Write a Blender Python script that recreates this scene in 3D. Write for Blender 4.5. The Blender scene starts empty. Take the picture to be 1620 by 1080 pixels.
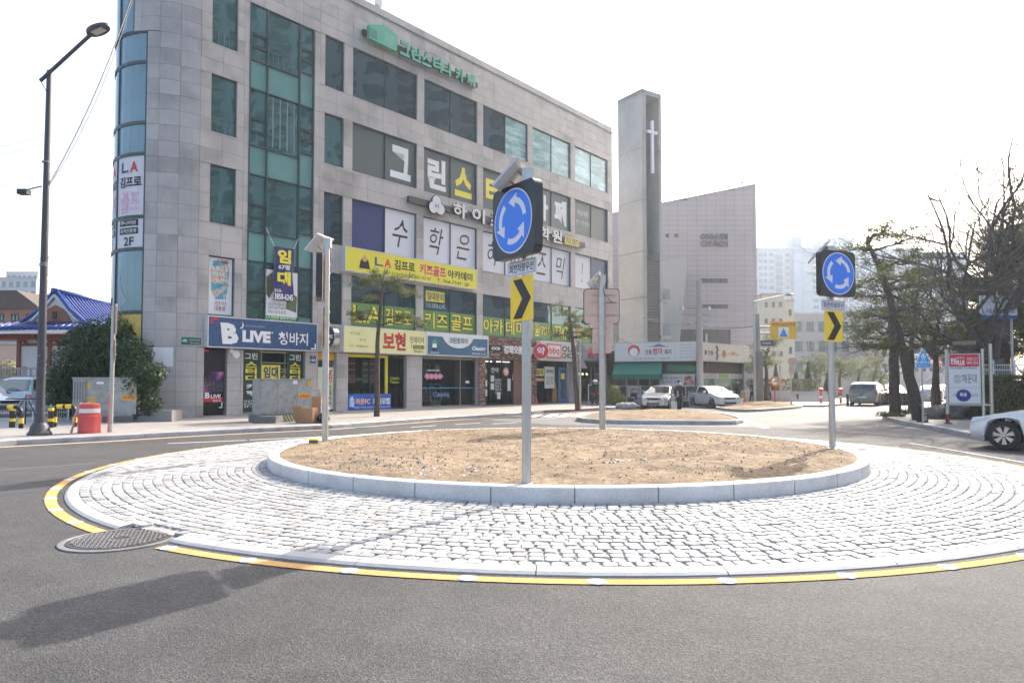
import bpy, math, random
from mathutils import Vector, Matrix, noise
rnd = random.Random(7)
sc = bpy.context.scene
col = sc.collection
# ------------------------------------------------ camera, sky, sun, exposure
FPX = 1080.0; PITCH = math.radians(2.0); HCAM = 1.6
CY = 606 - FPX * math.tan(PITCH)
cam_d = bpy.data.cameras.new('camera'); cam = bpy.data.objects.new('camera', cam_d); col.objects.link(cam)
cam.location = (0, 0, HCAM); cam.rotation_euler = (math.pi / 2 + PITCH, 0, 0)
cam_d.sensor_width = 36; cam_d.lens = 36 * FPX / 1620; cam_d.shift_y = (CY - 540) / 1620
cam_d.clip_start = 0.1; cam_d.clip_end = 2000
sc.camera = cam
SUN_EL = math.radians(37.8); SUN_AZ = math.radians(36.5)
w = bpy.data.worlds.new('World'); sc.world = w; w.use_nodes = True
nt = w.node_tree; nt.nodes.clear()
sky = nt.nodes.new('ShaderNodeTexSky'); sky.sky_type = 'NISHITA'; sky.sun_disc = False
sky.sun_elevation = SUN_EL; sky.sun_rotation = SUN_AZ; sky.air_density = 1.0; sky.dust_density = 5.5; sky.ozone_density = 0.6
bg = nt.nodes.new('ShaderNodeBackground'); bg.inputs[1].default_value = 0.15
wo = nt.nodes.new('ShaderNodeOutputWorld')
nt.links.new(sky.outputs[0], bg.inputs[0]); nt.links.new(bg.outputs[0], wo.inputs[0])
sl = bpy.data.lights.new('sun', 'SUN'); sl.energy = 2.55; sl.angle = math.radians(0.5); sl.color = (1.0, 0.95, 0.87)
so = bpy.data.objects.new('sun', sl); col.objects.link(so)
sd = Vector((math.sin(SUN_AZ) * math.cos(SUN_EL), math.cos(SUN_AZ) * math.cos(SUN_EL), math.sin(SUN_EL)))
so.rotation_euler = sd.to_track_quat('Z', 'Y').to_euler(); so.location = (30, 30, 60)
sc.view_settings.view_transform = 'Standard'; sc.view_settings.look = 'None'
sc.view_settings.gamma = 1; sc.view_settings.use_curve_mapping = False
sc.view_settings.exposure = 1.6
HAZE = 0.0006

# ------------------------------------------------ helpers
def ray(x, y):
    u = (x - 810) / FPX; v = (CY - y) / FPX
    return u, math.cos(PITCH) - v * math.sin(PITCH), math.sin(PITCH) + v * math.cos(PITCH)
def G(x, y, z=0.0):                    # survey: ground point under a picture point
    X, Y, Z = ray(x, y); t = (z - HCAM) / Z
    return Vector((t * X, t * Y, z))
def A(x, y, D):                        # survey: point of a picture point at depth D
    X, Y, Z = ray(x, y); t = D / Y
    return Vector((t * X, D, HCAM + t * Z))
Vv = Vector
MATS = {}
def mat(name, c, rough=0.6, metal=0.0, var=0.0, scale=4.0, bump=0.0, bscale=60.0, spec=0.5, var2=0.0, scale2=0.6, alpha=1.0, coat=0.0, emit=0.0, stretch=None, tint=None):
    if name in MATS: return MATS[name]
    m = bpy.data.materials.new(name); m.use_nodes = True; MATS[name] = m
    n = m.node_tree; p = n.nodes['Principled BSDF']; L = n.links.new
    p.inputs['Base Color'].default_value = (*c, 1); p.inputs['Roughness'].default_value = rough
    p.inputs['Metallic'].default_value = metal; p.inputs['Specular IOR Level'].default_value = spec
    p.inputs['Coat Weight'].default_value = coat; p.inputs['Coat Roughness'].default_value = 0.05
    m.diffuse_color = (*c, 1)
    if emit: p.inputs['Emission Color'].default_value = (*c, 1); p.inputs['Emission Strength'].default_value = emit
    if var or var2 or bump:
        tc = n.nodes.new('ShaderNodeTexCoord'); src = tc.outputs['Object']
        if stretch:
            mp = n.nodes.new('ShaderNodeMapping'); mp.inputs['Scale'].default_value = stretch
            L(src, mp.inputs[0]); src = mp.outputs[0]
    last = None
    def vary(prev, amt, s, det, src_):
        nz = n.nodes.new('ShaderNodeTexNoise'); nz.inputs['Scale'].default_value = s; nz.inputs['Detail'].default_value = det; nz.inputs['Roughness'].default_value = .65
        L(src_, nz.inputs['Vector'])
        mr = n.nodes.new('ShaderNodeMapRange'); mr.inputs[1].default_value = .3; mr.inputs[2].default_value = .7
        mr.inputs[3].default_value = 1 - amt; mr.inputs[4].default_value = 1 + amt; L(nz.outputs[0], mr.inputs[0])
        mx = n.nodes.new('ShaderNodeMix'); mx.data_type = 'RGBA'; mx.blend_type = 'MULTIPLY'; mx.inputs[0].default_value = 1
        if prev is None: mx.inputs[6].default_value = (*c, 1)
        else: L(prev, mx.inputs[6])
        L(mr.outputs[0], mx.inputs[7]); return mx.outputs[2]
    if var: last = vary(last, var, scale, 5, src)
    if var2: last = vary(last, var2, scale2, 4, tc.outputs['Object'])
    if tint:
        tcol, ts, tamt = tint
        nz = n.nodes.new('ShaderNodeTexNoise'); nz.inputs['Scale'].default_value = ts; nz.inputs['Detail'].default_value = 5; L(tc.outputs['Object'], nz.inputs['Vector'])
        cr = n.nodes.new('ShaderNodeMapRange'); cr.inputs[1].default_value = .5; cr.inputs[2].default_value = .66; cr.inputs[4].default_value = tamt; L(nz.outputs[0], cr.inputs[0])
        mx = n.nodes.new('ShaderNodeMix'); mx.data_type = 'RGBA'; L(cr.outputs[0], mx.inputs[0]); L(last, mx.inputs[6]); mx.inputs[7].default_value = (*tcol, 1); last = mx.outputs[2]
    if last is not None: L(last, p.inputs['Base Color'])
    if bump:
        nb = n.nodes.new('ShaderNodeTexNoise'); nb.inputs['Scale'].default_value = bscale; nb.inputs['Detail'].default_value = 3; L(tc.outputs['Object'], nb.inputs['Vector'])
        bp = n.nodes.new('ShaderNodeBump'); bp.inputs['Strength'].default_value = bump; bp.inputs['Distance'].default_value = .02
        L(nb.outputs[0], bp.inputs['Height']); L(bp.outputs[0], p.inputs['Normal'])
    if alpha < 1:                       # clear glass: part transparent, part mirror-like by viewing angle
        out = n.nodes['Material Output']; tr = n.nodes.new('ShaderNodeBsdfTransparent'); tr.inputs[0].default_value = (.75, .82, .8, 1)
        fr = n.nodes.new('ShaderNodeFresnel'); fr.inputs[0].default_value = 1.5
        ad = n.nodes.new('ShaderNodeMath'); ad.operation = 'ADD'; ad.inputs[1].default_value = alpha; ad.use_clamp = True; L(fr.outputs[0], ad.inputs[0])
        ms = n.nodes.new('ShaderNodeMixShader'); L(ad.outputs[0], ms.inputs[0]); L(tr.outputs[0], ms.inputs[1]); L(p.outputs[0], ms.inputs[2]); L(ms.outputs[0], out.inputs[0])
    return m
def asphalt_mat(name, dark, light, scale, mix=.35):
    m = bpy.data.materials.new(name); m.use_nodes = True; n = m.node_tree; p = n.nodes['Principled BSDF']; L = n.links.new; MATS[name] = m
    tc = n.nodes.new('ShaderNodeTexCoord'); vo = n.nodes.new('ShaderNodeTexVoronoi'); vo.inputs['Scale'].default_value = scale; L(tc.outputs['Object'], vo.inputs['Vector'])
    cr = n.nodes.new('ShaderNodeValToRGB'); e = cr.color_ramp.elements; e[0].position = .05; e[0].color = (*dark, 1); e[1].position = .95; e[1].color = (*light, 1); e.new(.6); e[1].color = tuple((dark[i] * (1 - mix) + light[i] * mix) for i in range(3)) + (1,)
    L(vo.outputs['Color'], cr.inputs[0]); last = cr.outputs[0]
    for s_, amt in ((.4, .16), (2.2, .14), (28, .16)):
        nz = n.nodes.new('ShaderNodeTexNoise'); nz.inputs['Scale'].default_value = s_; nz.inputs['Detail'].default_value = 4; L(tc.outputs['Object'], nz.inputs['Vector'])
        mr = n.nodes.new('ShaderNodeMapRange'); mr.inputs[1].default_value = .3; mr.inputs[2].default_value = .7; mr.inputs[3].default_value = 1 - amt; mr.inputs[4].default_value = 1 + amt; L(nz.outputs[0], mr.inputs[0])
        mx = n.nodes.new('ShaderNodeMix'); mx.data_type = 'RGBA'; mx.blend_type = 'MULTIPLY'; mx.inputs[0].default_value = 1; L(last, mx.inputs[6]); L(mr.outputs[0], mx.inputs[7]); last = mx.outputs[2]
    L(last, p.inputs['Base Color']); p.inputs['Roughness'].default_value = .78; p.inputs['Specular IOR Level'].default_value = .3
    bp = n.nodes.new('ShaderNodeBump'); bp.inputs['Strength'].default_value = .9; bp.inputs['Distance'].default_value = .006; L(vo.outputs['Distance'], bp.inputs['Height']); L(bp.outputs[0], p.inputs['Normal'])
    return m
def mirror_glass(name, c, metal=.75, wave=.25):
    m = mat(name, c, .03, metal, var=.15, scale=.4, spec=.8); n = m.node_tree; p = n.nodes['Principled BSDF']; L = n.links.new
    tc = n.nodes.new('ShaderNodeTexCoord'); nz = n.nodes.new('ShaderNodeTexNoise'); nz.inputs['Scale'].default_value = .9; nz.inputs['Detail'].default_value = 1; L(tc.outputs['Object'], nz.inputs['Vector'])
    bp = n.nodes.new('ShaderNodeBump'); bp.inputs['Strength'].default_value = wave; bp.inputs['Distance'].default_value = .03; L(nz.outputs[0], bp.inputs['Height']); L(bp.outputs[0], p.inputs['Normal'])
    return m
def leafy(m, k=.45):
    """thin leaves let light through"""
    n = m.node_tree; p = n.nodes['Principled BSDF']; L = n.links.new; out = n.nodes['Material Output']; t = n.nodes.new('ShaderNodeBsdfTranslucent'); ms = n.nodes.new('ShaderNodeMixShader'); ms.inputs[0].default_value = k
    bc = p.inputs['Base Color']
    if bc.links: L(bc.links[0].from_socket, t.inputs[0])
    else: t.inputs[0].default_value = bc.default_value
    L(p.outputs[0], ms.inputs[1]); L(t.outputs[0], ms.inputs[2]); L(ms.outputs[0], out.inputs[0]); return m
def ramp_mat(name, stops, scale=3.0, rough=.6, detail=3, stretch=None, axis=None):
    """a printed picture: noise run through a colour ramp"""
    if name in MATS: return MATS[name]
    m = bpy.data.materials.new(name); m.use_nodes = True; MATS[name] = m
    n = m.node_tree; p = n.nodes['Principled BSDF']; L = n.links.new; p.inputs['Roughness'].default_value = rough
    tc = n.nodes.new('ShaderNodeTexCoord'); src = tc.outputs['Object']
    if stretch:
        mp = n.nodes.new('ShaderNodeMapping'); mp.inputs['Scale'].default_value = stretch; L(src, mp.inputs[0]); src = mp.outputs[0]
    nz = n.nodes.new('ShaderNodeTexNoise'); nz.inputs['Scale'].default_value = scale; nz.inputs['Detail'].default_value = detail; L(src, nz.inputs['Vector'])
    cr = n.nodes.new('ShaderNodeValToRGB'); e = cr.color_ramp.elements
    while len(e) < len(stops): e.new(.5)
    for k, (t, c) in enumerate(stops): e[k].position = t; e[k].color = (*c, 1)
    L(nz.outputs[0], cr.inputs[0]); L(cr.outputs[0], p.inputs['Base Color'])
    return m

def tag(o, label=None, cat=None, group=None, kind=None):
    if label: o['label'] = label
    if cat: o['category'] = cat
    if group: o['group'] = group
    if kind: o['kind'] = kind
    return o
def thing(name, label, cat, loc=(0, 0, 0), group=None, rz=0.0):
    o = bpy.data.objects.new(name, None); col.objects.link(o); o.empty_display_size = .3
    o.location = loc; o.rotation_euler = (0, 0, rz)
    o['_inv'] = 1
    return tag(o, label, cat, group)
def attach(o, parent, local=False):
    o.parent = parent
    if not local and parent.type == 'EMPTY':
        o.matrix_parent_inverse = (Matrix.Translation(parent.location) @ parent.rotation_euler.to_matrix().to_4x4()).inverted()
def copy_tree(o, loc=None, rz=None, label=None, group=None, mats=None):
    c = o.copy(); col.objects.link(c)
    if loc is not None: c.location = loc
    if rz is not None: c.rotation_euler = (0, 0, rz)
    if label: c['label'] = label
    if group: c['group'] = group
    kids = [k for k in o.children]
    for ch in kids:
        d = ch.copy(); col.objects.link(d); d.parent = c
        if mats and ch.data:
            nm = ch.data.materials[0].name if ch.data.materials else ''
            if nm in mats:
                d.data = ch.data.copy(); d.data.materials[0] = mats[nm]
        for g in list(ch.children):
            e = g.copy(); col.objects.link(e); e.parent = d
    return c
class MB:
    def __init__(s): s.v = []; s.f = []; s.mi = []; s.cur = 0
    def face(s, pts):
        k = len(s.v); s.v += [tuple(p) for p in pts]; s.f.append(tuple(range(k, k + len(pts)))); s.mi.append(s.cur); return s
    def hexa(s, p):     # 8 points: 0-3 bottom loop, 4-7 top loop
        k = len(s.v); s.v += [tuple(q) for q in p]
        for f in ((0, 3, 2, 1), (4, 5, 6, 7), (0, 1, 5, 4), (1, 2, 6, 5), (2, 3, 7, 6), (3, 0, 4, 7)):
            s.f.append(tuple(k + i for i in f)); s.mi.append(s.cur)
        return s
    def box(s, c, size, rz=0.0):
        x, y, z = (q / 2 for q in size); ca, sa = math.cos(rz), math.sin(rz); P = []
        for dz in (-z, z):
            for dx, dy in ((-x, -y), (x, -y), (x, y), (-x, y)):
                P.append((c[0] + dx * ca - dy * sa, c[1] + dx * sa + dy * ca, c[2] + dz))
        return s.hexa(P)
    def fbox(s, fn, u0, u1, v0, v1, d0, d1, n=1):   # box in a mapped frame (u right, v up, d out)
        for i in range(n):
            a = u0 + (u1 - u0) * i / n; b = u0 + (u1 - u0) * (i + 1) / n
            if n == 1 or True:
                s.hexa([fn(a, v0, d0), fn(b, v0, d0), fn(b, v0, d1), fn(a, v0, d1), fn(a, v1, d0), fn(b, v1, d0), fn(b, v1, d1), fn(a, v1, d1)])
        return s
    def fquad(s, fn, u0, u1, v0, v1, d):
        return s.face([fn(u0, v0, d), fn(u1, v0, d), fn(u1, v1, d), fn(u0, v1, d)])
    def tube(s, pts, r, n=8, caps=True):
        pts = [Vector(p) for p in pts]
        if not hasattr(r, '__len__'): r = [r] * len(pts)
        k0 = len(s.v); up = Vector((0, 0, 1))
        a = None
        for i, p in enumerate(pts):
            t = (pts[min(i + 1, len(pts) - 1)] - pts[max(i - 1, 0)]).normalized()
            if a is None:
                a = t.cross(up)
                if a.length < 1e-3: a = t.cross(Vector((1, 0, 0)))
                a.normalize()
            else:
                a = (a - t * a.dot(t))
                if a.length < 1e-4: a = t.cross(Vector((1, .3, 0)))
                a.normalize()
            b = t.cross(a)
            for j in range(n):
                q = 2 * math.pi * j / n; s.v.append(tuple(p + (a * math.cos(q) + b * math.sin(q)) * r[i]))
        for i in range(len(pts) - 1):
            for j in range(n):
                j2 = (j + 1) % n; s.f.append((k0 + i * n + j, k0 + i * n + j2, k0 + (i + 1) * n + j2, k0 + (i + 1) * n + j)); s.mi.append(s.cur)
        if caps:
            s.f.append(tuple(k0 + j for j in range(n))[::-1]); s.mi.append(s.cur)
            s.f.append(tuple(k0 + (len(pts) - 1) * n + j for j in range(n))); s.mi.append(s.cur)
        return s
    def lathe(s, o, prof, n=20, axis='z', rot=None):   # prof: (r, h)
        k0 = len(s.v); o = Vector(o)
        for r, h in prof:
            for j in range(n):
                q = 2 * math.pi * j / n; p = Vector((r * math.cos(q), r * math.sin(q), h))
                if rot is not None: p = rot @ p
                s.v.append(tuple(o + p))
        for i in range(len(prof) - 1):
            for j in range(n):
                j2 = (j + 1) % n; s.f.append((k0 + i * n + j, k0 + i * n + j2, k0 + (i + 1) * n + j2, k0 + (i + 1) * n + j)); s.mi.append(s.cur)
        s.f.append(tuple(k0 + j for j in range(n))[::-1]); s.mi.append(s.cur)
        s.f.append(tuple(k0 + (len(prof) - 1) * n + j for j in range(n))); s.mi.append(s.cur)
        return s
    def prism(s, fn, poly, d0, d1):     # poly (u,v) in mapped frame
        k = len(s.v); n = len(poly)
        s.v += [tuple(fn(u, v, d0)) for u, v in poly] + [tuple(fn(u, v, d1)) for u, v in poly]
        s.f.append(tuple(range(k, k + n))[::-1]); s.f.append(tuple(range(k + n, k + 2 * n))); s.mi += [s.cur] * 2
        for i in range(n):
            j = (i + 1) % n; s.f.append((k + i, k + j, k + n + j, k + n + i)); s.mi.append(s.cur)
        return s
    def build(s, name, m, parent=None, smooth=False, label=None, kind=None, local=False):
        me = bpy.data.meshes.new(name); me.from_pydata(s.v, [], s.f)
        ms = m if isinstance(m, (list, tuple)) else [m]
        for q in ms: me.materials.append(q)
        if len(ms) > 1: me.polygons.foreach_set('material_index', s.mi)
        if smooth:
            me.polygons.foreach_set('use_smooth', [True] * len(me.polygons))
            if smooth != 'all': me.set_sharp_from_angle(angle=math.radians(38))
        me.update()
        o = bpy.data.objects.new(name, me); col.objects.link(o)
        if parent is not None: attach(o, parent, local)
        if label: o['label'] = label
        if kind: o['kind'] = kind
        return o
def plane(O, R, U=(0, 0, 1)):
    O = Vector(O); R = Vector(R).normalized(); U = Vector(U).normalized(); N = R.cross(U)
    return lambda u, v, d=0.0: O + R * u + U * v + N * d
_tc = {}
def text(txt, u0, u1, v0, v1, fn, m, parent, d=0.004, name='lettering', bold=0.0, extr=0.0, vertical=False, shear=0.0):
    """lettering filling a rectangle of a mapped frame"""
    V = []; Fc = []
    rows = list(txt) if vertical else txt.split('\n')
    nr = len(rows)
    for i, row in enumerate(rows):
        key = (row, bold, shear)
        if key not in _tc:
            c = bpy.data.curves.new('glyphs', 'FONT'); c.body = row; c.size = 1; c.offset = bold; c.resolution_u = 2; c.shear = shear; c.fill_mode = 'BOTH'
            o = bpy.data.objects.new('glyphs', c); me = bpy.data.meshes.new_from_object(o)
            vs = [v.co.copy() for v in me.vertices]; fs = [tuple(p.vertices) for p in me.polygons]
            bpy.data.objects.remove(o); bpy.data.curves.remove(c); bpy.data.meshes.remove(me)
            _tc[key] = (vs, fs)
        vs, fs = _tc[key]
        if not vs: continue
        x0 = min(v.x for v in vs); x1 = max(v.x for v in vs); y0 = min(v.y for v in vs); y1 = max(v.y for v in vs)
        h = (v1 - v0) / nr; gap = 0.12 * h if nr > 1 else 0
        a0 = v1 - (i + 1) * h + gap / 2; a1 = v1 - i * h - gap / 2
        sx = (u1 - u0) / max(x1 - x0, 1e-6); sy = (a1 - a0) / max(y1 - y0, 1e-6)
        k = len(V)
        V += [tuple(fn(u0 + (v.x - x0) * sx, a0 + (v.y - y0) * sy, d + extr)) for v in vs]; Fc += [tuple(k + q for q in f) for f in fs]
        if extr > 0:
            from collections import Counter
            ec = Counter()
            for f in fs:
                for q in range(len(f)): ec[tuple(sorted((f[q], f[(q + 1) % len(f)])))] += 1
            k2 = len(V)
            V += [tuple(fn(u0 + (v.x - x0) * sx, a0 + (v.y - y0) * sy, d)) for v in vs]
            Fc += [(k + a, k + b, k2 + b, k2 + a) for (a, b), n_ in ec.items() if n_ == 1]
    me = bpy.data.meshes.new(name); me.from_pydata(V, [], Fc); me.materials.append(m); me.update()
    o = bpy.data.objects.new(name, me); col.objects.link(o)
    if parent is not None: attach(o, parent)
    return o
# shared plain colours
WHITE = mat('white_paint', (.8, .8, .8), .5); BLACK = mat('black_plastic', (.012, .012, .014), .45); NAVY = mat('navy_print', (.03, .06, .2), .5)
RED = mat('red_print', (.62, .03, .04), .5); YEL = mat('yellow_print', (.85, .72, .06), .5); GREY = mat('grey_metal', (.3, .3, .3), .45, .3)
DARK = mat('dark_print', (.02, .02, .025), .5); LYEL = mat('pale_yellow_print', (.78, .76, .36), .5)
STEEL = mat('brushed_steel', (.55, .55, .54), .28, .9, var=.08, scale=3, stretch=(30, 30, 1)); 
# ------------------------------------------------ ground, roads, pavements
asphalt = asphalt_mat('asphalt', (.036, .036, .037), (.122, .118, .113), 105, .42)
glare_road = mat('glare_pale_asphalt', (.125, .122, .118), .8, var=.12, scale=60, bump=.3, bscale=120, spec=.4, var2=.12, scale2=.35)  # paler far asphalt, sun glare put into its colour
def sheet(name, poly, z, m, **k):
    b = MB(); b.face([(p[0], p[1], z) for p in poly]); return b.build(name, m, **k)
sheet('road', [(-420, -60), (420, -60), (420, 420), (-420, 420)], 0, asphalt, kind='structure')
far_road = [G(760, 664), G(830, 659), G(1000, 651), G(1090, 642), G(1240, 632), G(1340, 626), G(1480, 626), G(1700, 640), G(1700, 690), G(1550, 700), G(1425, 690), G(1330, 683), G(1180, 676), G(1000, 673), G(880, 672)]
b = MB(); b.face([(p.x, p.y, .004) for p in far_road]); b.build('glare_pale_road', glare_road, kind='structure')  # lighter sheet over the far roads, painted for the glare
def poly_solid(name, pts, z0, z1, m, **k):
    b = MB(); b.prism(lambda u, v, d: Vector((u, v, d)), [(p[0], p[1]) for p in pts], z0, z1); return b.build(name, m, **k)
paver = None
def paver_mat(name, c, bs=.25, mortar=(.2, .19, .18)):
    m = bpy.data.materials.new(name); m.use_nodes = True; n = m.node_tree; p = n.nodes['Principled BSDF']; L = n.links.new
    tc = n.nodes.new('ShaderNodeTexCoord'); br = n.nodes.new('ShaderNodeTexBrick'); L(tc.outputs['Object'], br.inputs['Vector'])
    br.inputs['Scale'].default_value = 1; br.inputs['Brick Width'].default_value = bs; br.inputs['Row Height'].default_value = bs * .5; br.inputs['Mortar Size'].default_value = .006
    br.inputs['Color1'].default_value = (*c, 1); br.inputs['Color2'].default_value = (c[0] * .78, c[1] * .78, c[2] * .78, 1); br.inputs['Mortar'].default_value = (*mortar, 1)
    nz = n.nodes.new('ShaderNodeTexNoise'); nz.inputs['Scale'].default_value = 1.3; nz.inputs['Detail'].default_value = 6; L(tc.outputs['Object'], nz.inputs['Vector'])
    mr = n.nodes.new('ShaderNodeMapRange'); mr.inputs[3].default_value = .72; mr.inputs[4].default_value = 1.2; L(nz.outputs[0], mr.inputs[0])
    mx = n.nodes.new('ShaderNodeMix'); mx.data_type = 'RGBA'; mx.blend_type = 'MULTIPLY'; mx.inputs[0].default_value = 1; L(br.outputs[0], mx.inputs[6]); L(mr.outputs[0], mx.inputs[7])
    L(mx.outputs[2], p.inputs['Base Color']); p.inputs['Roughness'].default_value = .75; return m
pave_m = paver_mat('pavement_blocks', (.36, .33, .3)); pave_r = paver_mat('red_crossing_blocks', (.42, .2, .17))
granite = mat('kerb_granite', (.36, .36, .37), .55, var=.14, scale=14, bump=.15, bscale=60, var2=.16, scale2=1.2, tint=((.16, .14, .12), 2.3, .35))
white_granite = mat('white_granite', (.58, .575, .57), .55, var=.13, scale=40, var2=.1, scale2=1.5, bump=.12, bscale=70, tint=((.26, .23, .2), 2.2, .22))
conc = mat('concrete', (.4, .395, .385), .7, var=.1, scale=8, bump=.15, bscale=40, var2=.12, scale2=.8)
# pavement along the main building
kerb_px = [(-420, 735), (-60, 711), (0, 706), (170, 697), (330, 687.5), (520, 678.5), (694, 665), (826, 657)]
kerbL = [G(*p) for p in kerb_px]
kerbL[0] = Vector((-22, 15.2, 0))
def offset_poly(pts, d):
    out = []
    for i, p in enumerate(pts):
        t = (pts[min(i + 1, len(pts) - 1)] - pts[max(i - 1, 0)]).normalized(); out.append(p + Vector((-t.y, t.x, 0)) * d)
    return out
inner = offset_poly(kerbL, .2)
far_edge = [G(826, 657), G(860, 653), G(905, 651.5), G(975, 647), G(1010, 646), G(1040, 640)]
walk_poly = [(p.x, p.y) for p in inner[:-1]] + [(p.x, p.y) for p in far_edge] + [(12, 62), (-10, 80), (-60, 80), (-60, 15.2)]
poly_solid('pavement', walk_poly, -.1, .15, pave_m, kind='structure')
def kerb_run(name, pts, wid, h, m, L=1.0, gap=.012, z0=-.05, smooth_top=.02, kindS=True):
    """kerbstones laid one by one along a line; each stone its own part"""
    root = bpy.data.objects.new(name, None); col.objects.link(root); root['kind'] = 'structure'
    cum = [0]
    for i in range(len(pts) - 1): cum.append(cum[-1] + (pts[i + 1] - pts[i]).length)
    def at(s):
        s = max(0, min(cum[-1], s))
        for i in range(len(pts) - 1):
            if s <= cum[i + 1]:
                f = (s - cum[i]) / max(cum[i + 1] - cum[i], 1e-6); return pts[i].lerp(pts[i + 1], f)
        return pts[-1]
    n = max(1, round(cum[-1] / L)); L = cum[-1] / n
    for i in range(n):
        a, c = at(i * L + gap / 2), at((i + 1) * L - gap / 2); t = (c - a).normalized(); q = Vector((-t.y, t.x, 0)) * wid
        e = rnd.uniform(-.003, .003); cz = smooth_top
        sec = [(0, z0), (0.004, h - cz + e), (cz / wid, h + e), (1 - cz / wid * .6, h + e), (1, z0)]
        b = MB(); k = 0
        b.v = [tuple(P + q * u + Vector((0, 0, z))) for P in (a, c) for u, z in sec]; m_ = len(sec)
        b.f = [tuple(range(m_)), tuple(range(m_, 2 * m_))[::-1]] + [(j, (j + 1) % m_, m_ + (j + 1) % m_, m_ + j) for j in range(m_)]; b.mi = [0] * len(b.f)
        b.build('kerbstone', m, root, local=True)
    return root
kerb_run('kerb', kerbL, .2, .155, granite)
kerb_run('kerb', far_edge[1:], .2, .15, granite, L=1.2)
# bed under kerb joints
b = MB()
for i in range(len(kerbL) - 1):
    t = (kerbL[i + 1] - kerbL[i]).normalized(); q = Vector((-t.y, t.x, 0)) * .19; o_ = Vector((-t.y, t.x, 0)) * .012
    b.hexa([kerbL[i] + o_ - Vector((0, 0, .05)), kerbL[i + 1] + o_ - Vector((0, 0, .05)), kerbL[i + 1] + q - Vector((0, 0, .05)), kerbL[i] + q - Vector((0, 0, .05)), kerbL[i] + o_ + Vector((0, 0, .13)), kerbL[i + 1] + o_ + Vector((0, 0, .13)), kerbL[i + 1] + q + Vector((0, 0, .13)), kerbL[i] + q + Vector((0, 0, .13))])
b.build('kerb_bed', mat('mortar', (.3, .28, .25), .9), kind='structure')
# right-hand pavement
kerbR = [G(1396, 663), G(1428.6, 671.5), G(1490, 683), G(1553, 697), G(1640, 716), G(1800, 745)]
kr = [p.copy() for p in kerbR]
innerR = offset_poly(kr, .2)
poly_solid('pavement', [(p.x, p.y) for p in innerR] + [(60, 12), (70, 60), (36, 62), G(1440, 646)[:2], G(1400, 652)[:2]], -.1, .15, pave_m, kind='structure')
kerb_run('kerb', kr, .2, .155, granite)
# far plaza in front of restaurant and church, pavements beyond
poly_solid('plaza', [(11.5, 44.3), (17.2, 46.8), (21, 46), (26, 52), (34, 66), (40, 110), (-5, 110), (5, 60)], -.1, .12, pave_m, kind='structure')
poly_solid('pavement', [(46, 70), (90, 66), (130, 200), (44, 130), (38, 96)], -.1, .12, pave_m, kind='structure')
soil_m = mat('dry_soil', (.255, .192, .13), .95, var=.34, scale=9, bump=1.0, bscale=24, spec=.1, var2=.24, scale2=.9, tint=((.13, .105, .08), 2.6, .75))
def splitter(pts, name='traffic_island'):
    pts = [Vector((p.x, p.y, 0)) for p in pts]; c = sum(pts, Vector()) / len(pts)
    if sum((pts[i].x - pts[i - 1].x) * (pts[i].y + pts[i - 1].y) for i in range(len(pts))) > 0: pts = pts[::-1]
    # round corners (Chaikin)
    for _ in range(2):
        q = []
        for i in range(len(pts)):
            a, b_ = pts[i], pts[(i + 1) % len(pts)]; q += [a.lerp(b_, .2), a.lerp(b_, .8)]
        pts = q
    loop = pts + [pts[0]]
    kerb_run('island_kerb', loop, .2, .17, granite, L=.9)
    inn = [p + (c - p).normalized() * .18 for p in pts]
    b = MB(); n = len(inn); ring = 6; b.v.append((c.x, c.y, .36))
    for k in range(1, ring + 1):
        f = k / ring
        for p in inn:
            q = c.lerp(p, f); z = .12 + .26 * (1 - f ** 2.2); z += .09 * noise.noise(q * 1.7) * (1 - f ** 4) + .04 * noise.noise(q * 5)* (1 - f ** 4)
            b.v.append((q.x, q.y, z))
    for j in range(n): b.f.append((0, 1 + j, 1 + (j + 1) % n))
    for k in range(ring - 1):
        for j in range(n): j2 = (j + 1) % n; b.f.append((1 + k * n + j, 1 + (k + 1) * n + j, 1 + (k + 1) * n + j2, 1 + k * n + j2))
    b.mi = [0] * len(b.f); b.build('island_soil', soil_m, smooth='all', kind='structure')
splitter([G(897, 670), G(1169, 673), G(1180, 668), G(1150, 658.5), G(1040, 654.5), G(935, 656.5)])
splitter([G(1172, 653.5), G(1275, 645.8), G(1262, 641), G(1200, 639.5), G(1120, 646)])
# painted markings
wpaint = mat('road_paint_white', (.62, .62, .6), .85, spec=.15, var=.14, scale=30, bump=.2, bscale=150); ypaint = mat('road_paint_yellow', (.53, .32, .13), .9, spec=.1, var=.1, scale=25, bump=.25, bscale=150, var2=.08, scale2=3)
def strip(name, pts, wid, m, z=.008):
    pts = [Vector((p.x, p.y, 0)) for p in pts]; L_ = offset_poly(pts, wid / 2); R_ = offset_poly(pts, -wid / 2); b = MB()
    for i in range(len(pts) - 1): b.face([(q.x, q.y, z) for q in (R_[i], R_[i + 1], L_[i + 1], L_[i])])
    return b.build(name, m, kind='structure')
strip('yellow_line', offset_poly(kerbL, -.42), .14, ypaint); strip('white_edge_line', offset_poly(kerbL, -.2), .16, mat('gutter_concrete', (.42, .41, .39), .8, var=.1, scale=10), .006)
for a_, b_ in (((265, 701.5), (390, 696.5)), ((395, 696), (512, 690.5)), ((560, 677), (596, 674.5)), ((650, 676), (690, 673)), ((720, 671.5), (760, 669)), ((780, 670.5), (818, 668.5)), ((836, 664), (880, 661.5))):
    strip('lane_dash', [G(*a_), G(*b_)], .13, wpaint)
strip('lane_dash', [G(-60, 748), G(150, 733)], .05, mat('road_paint_faded', (.2, .2, .2), .7))
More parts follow.
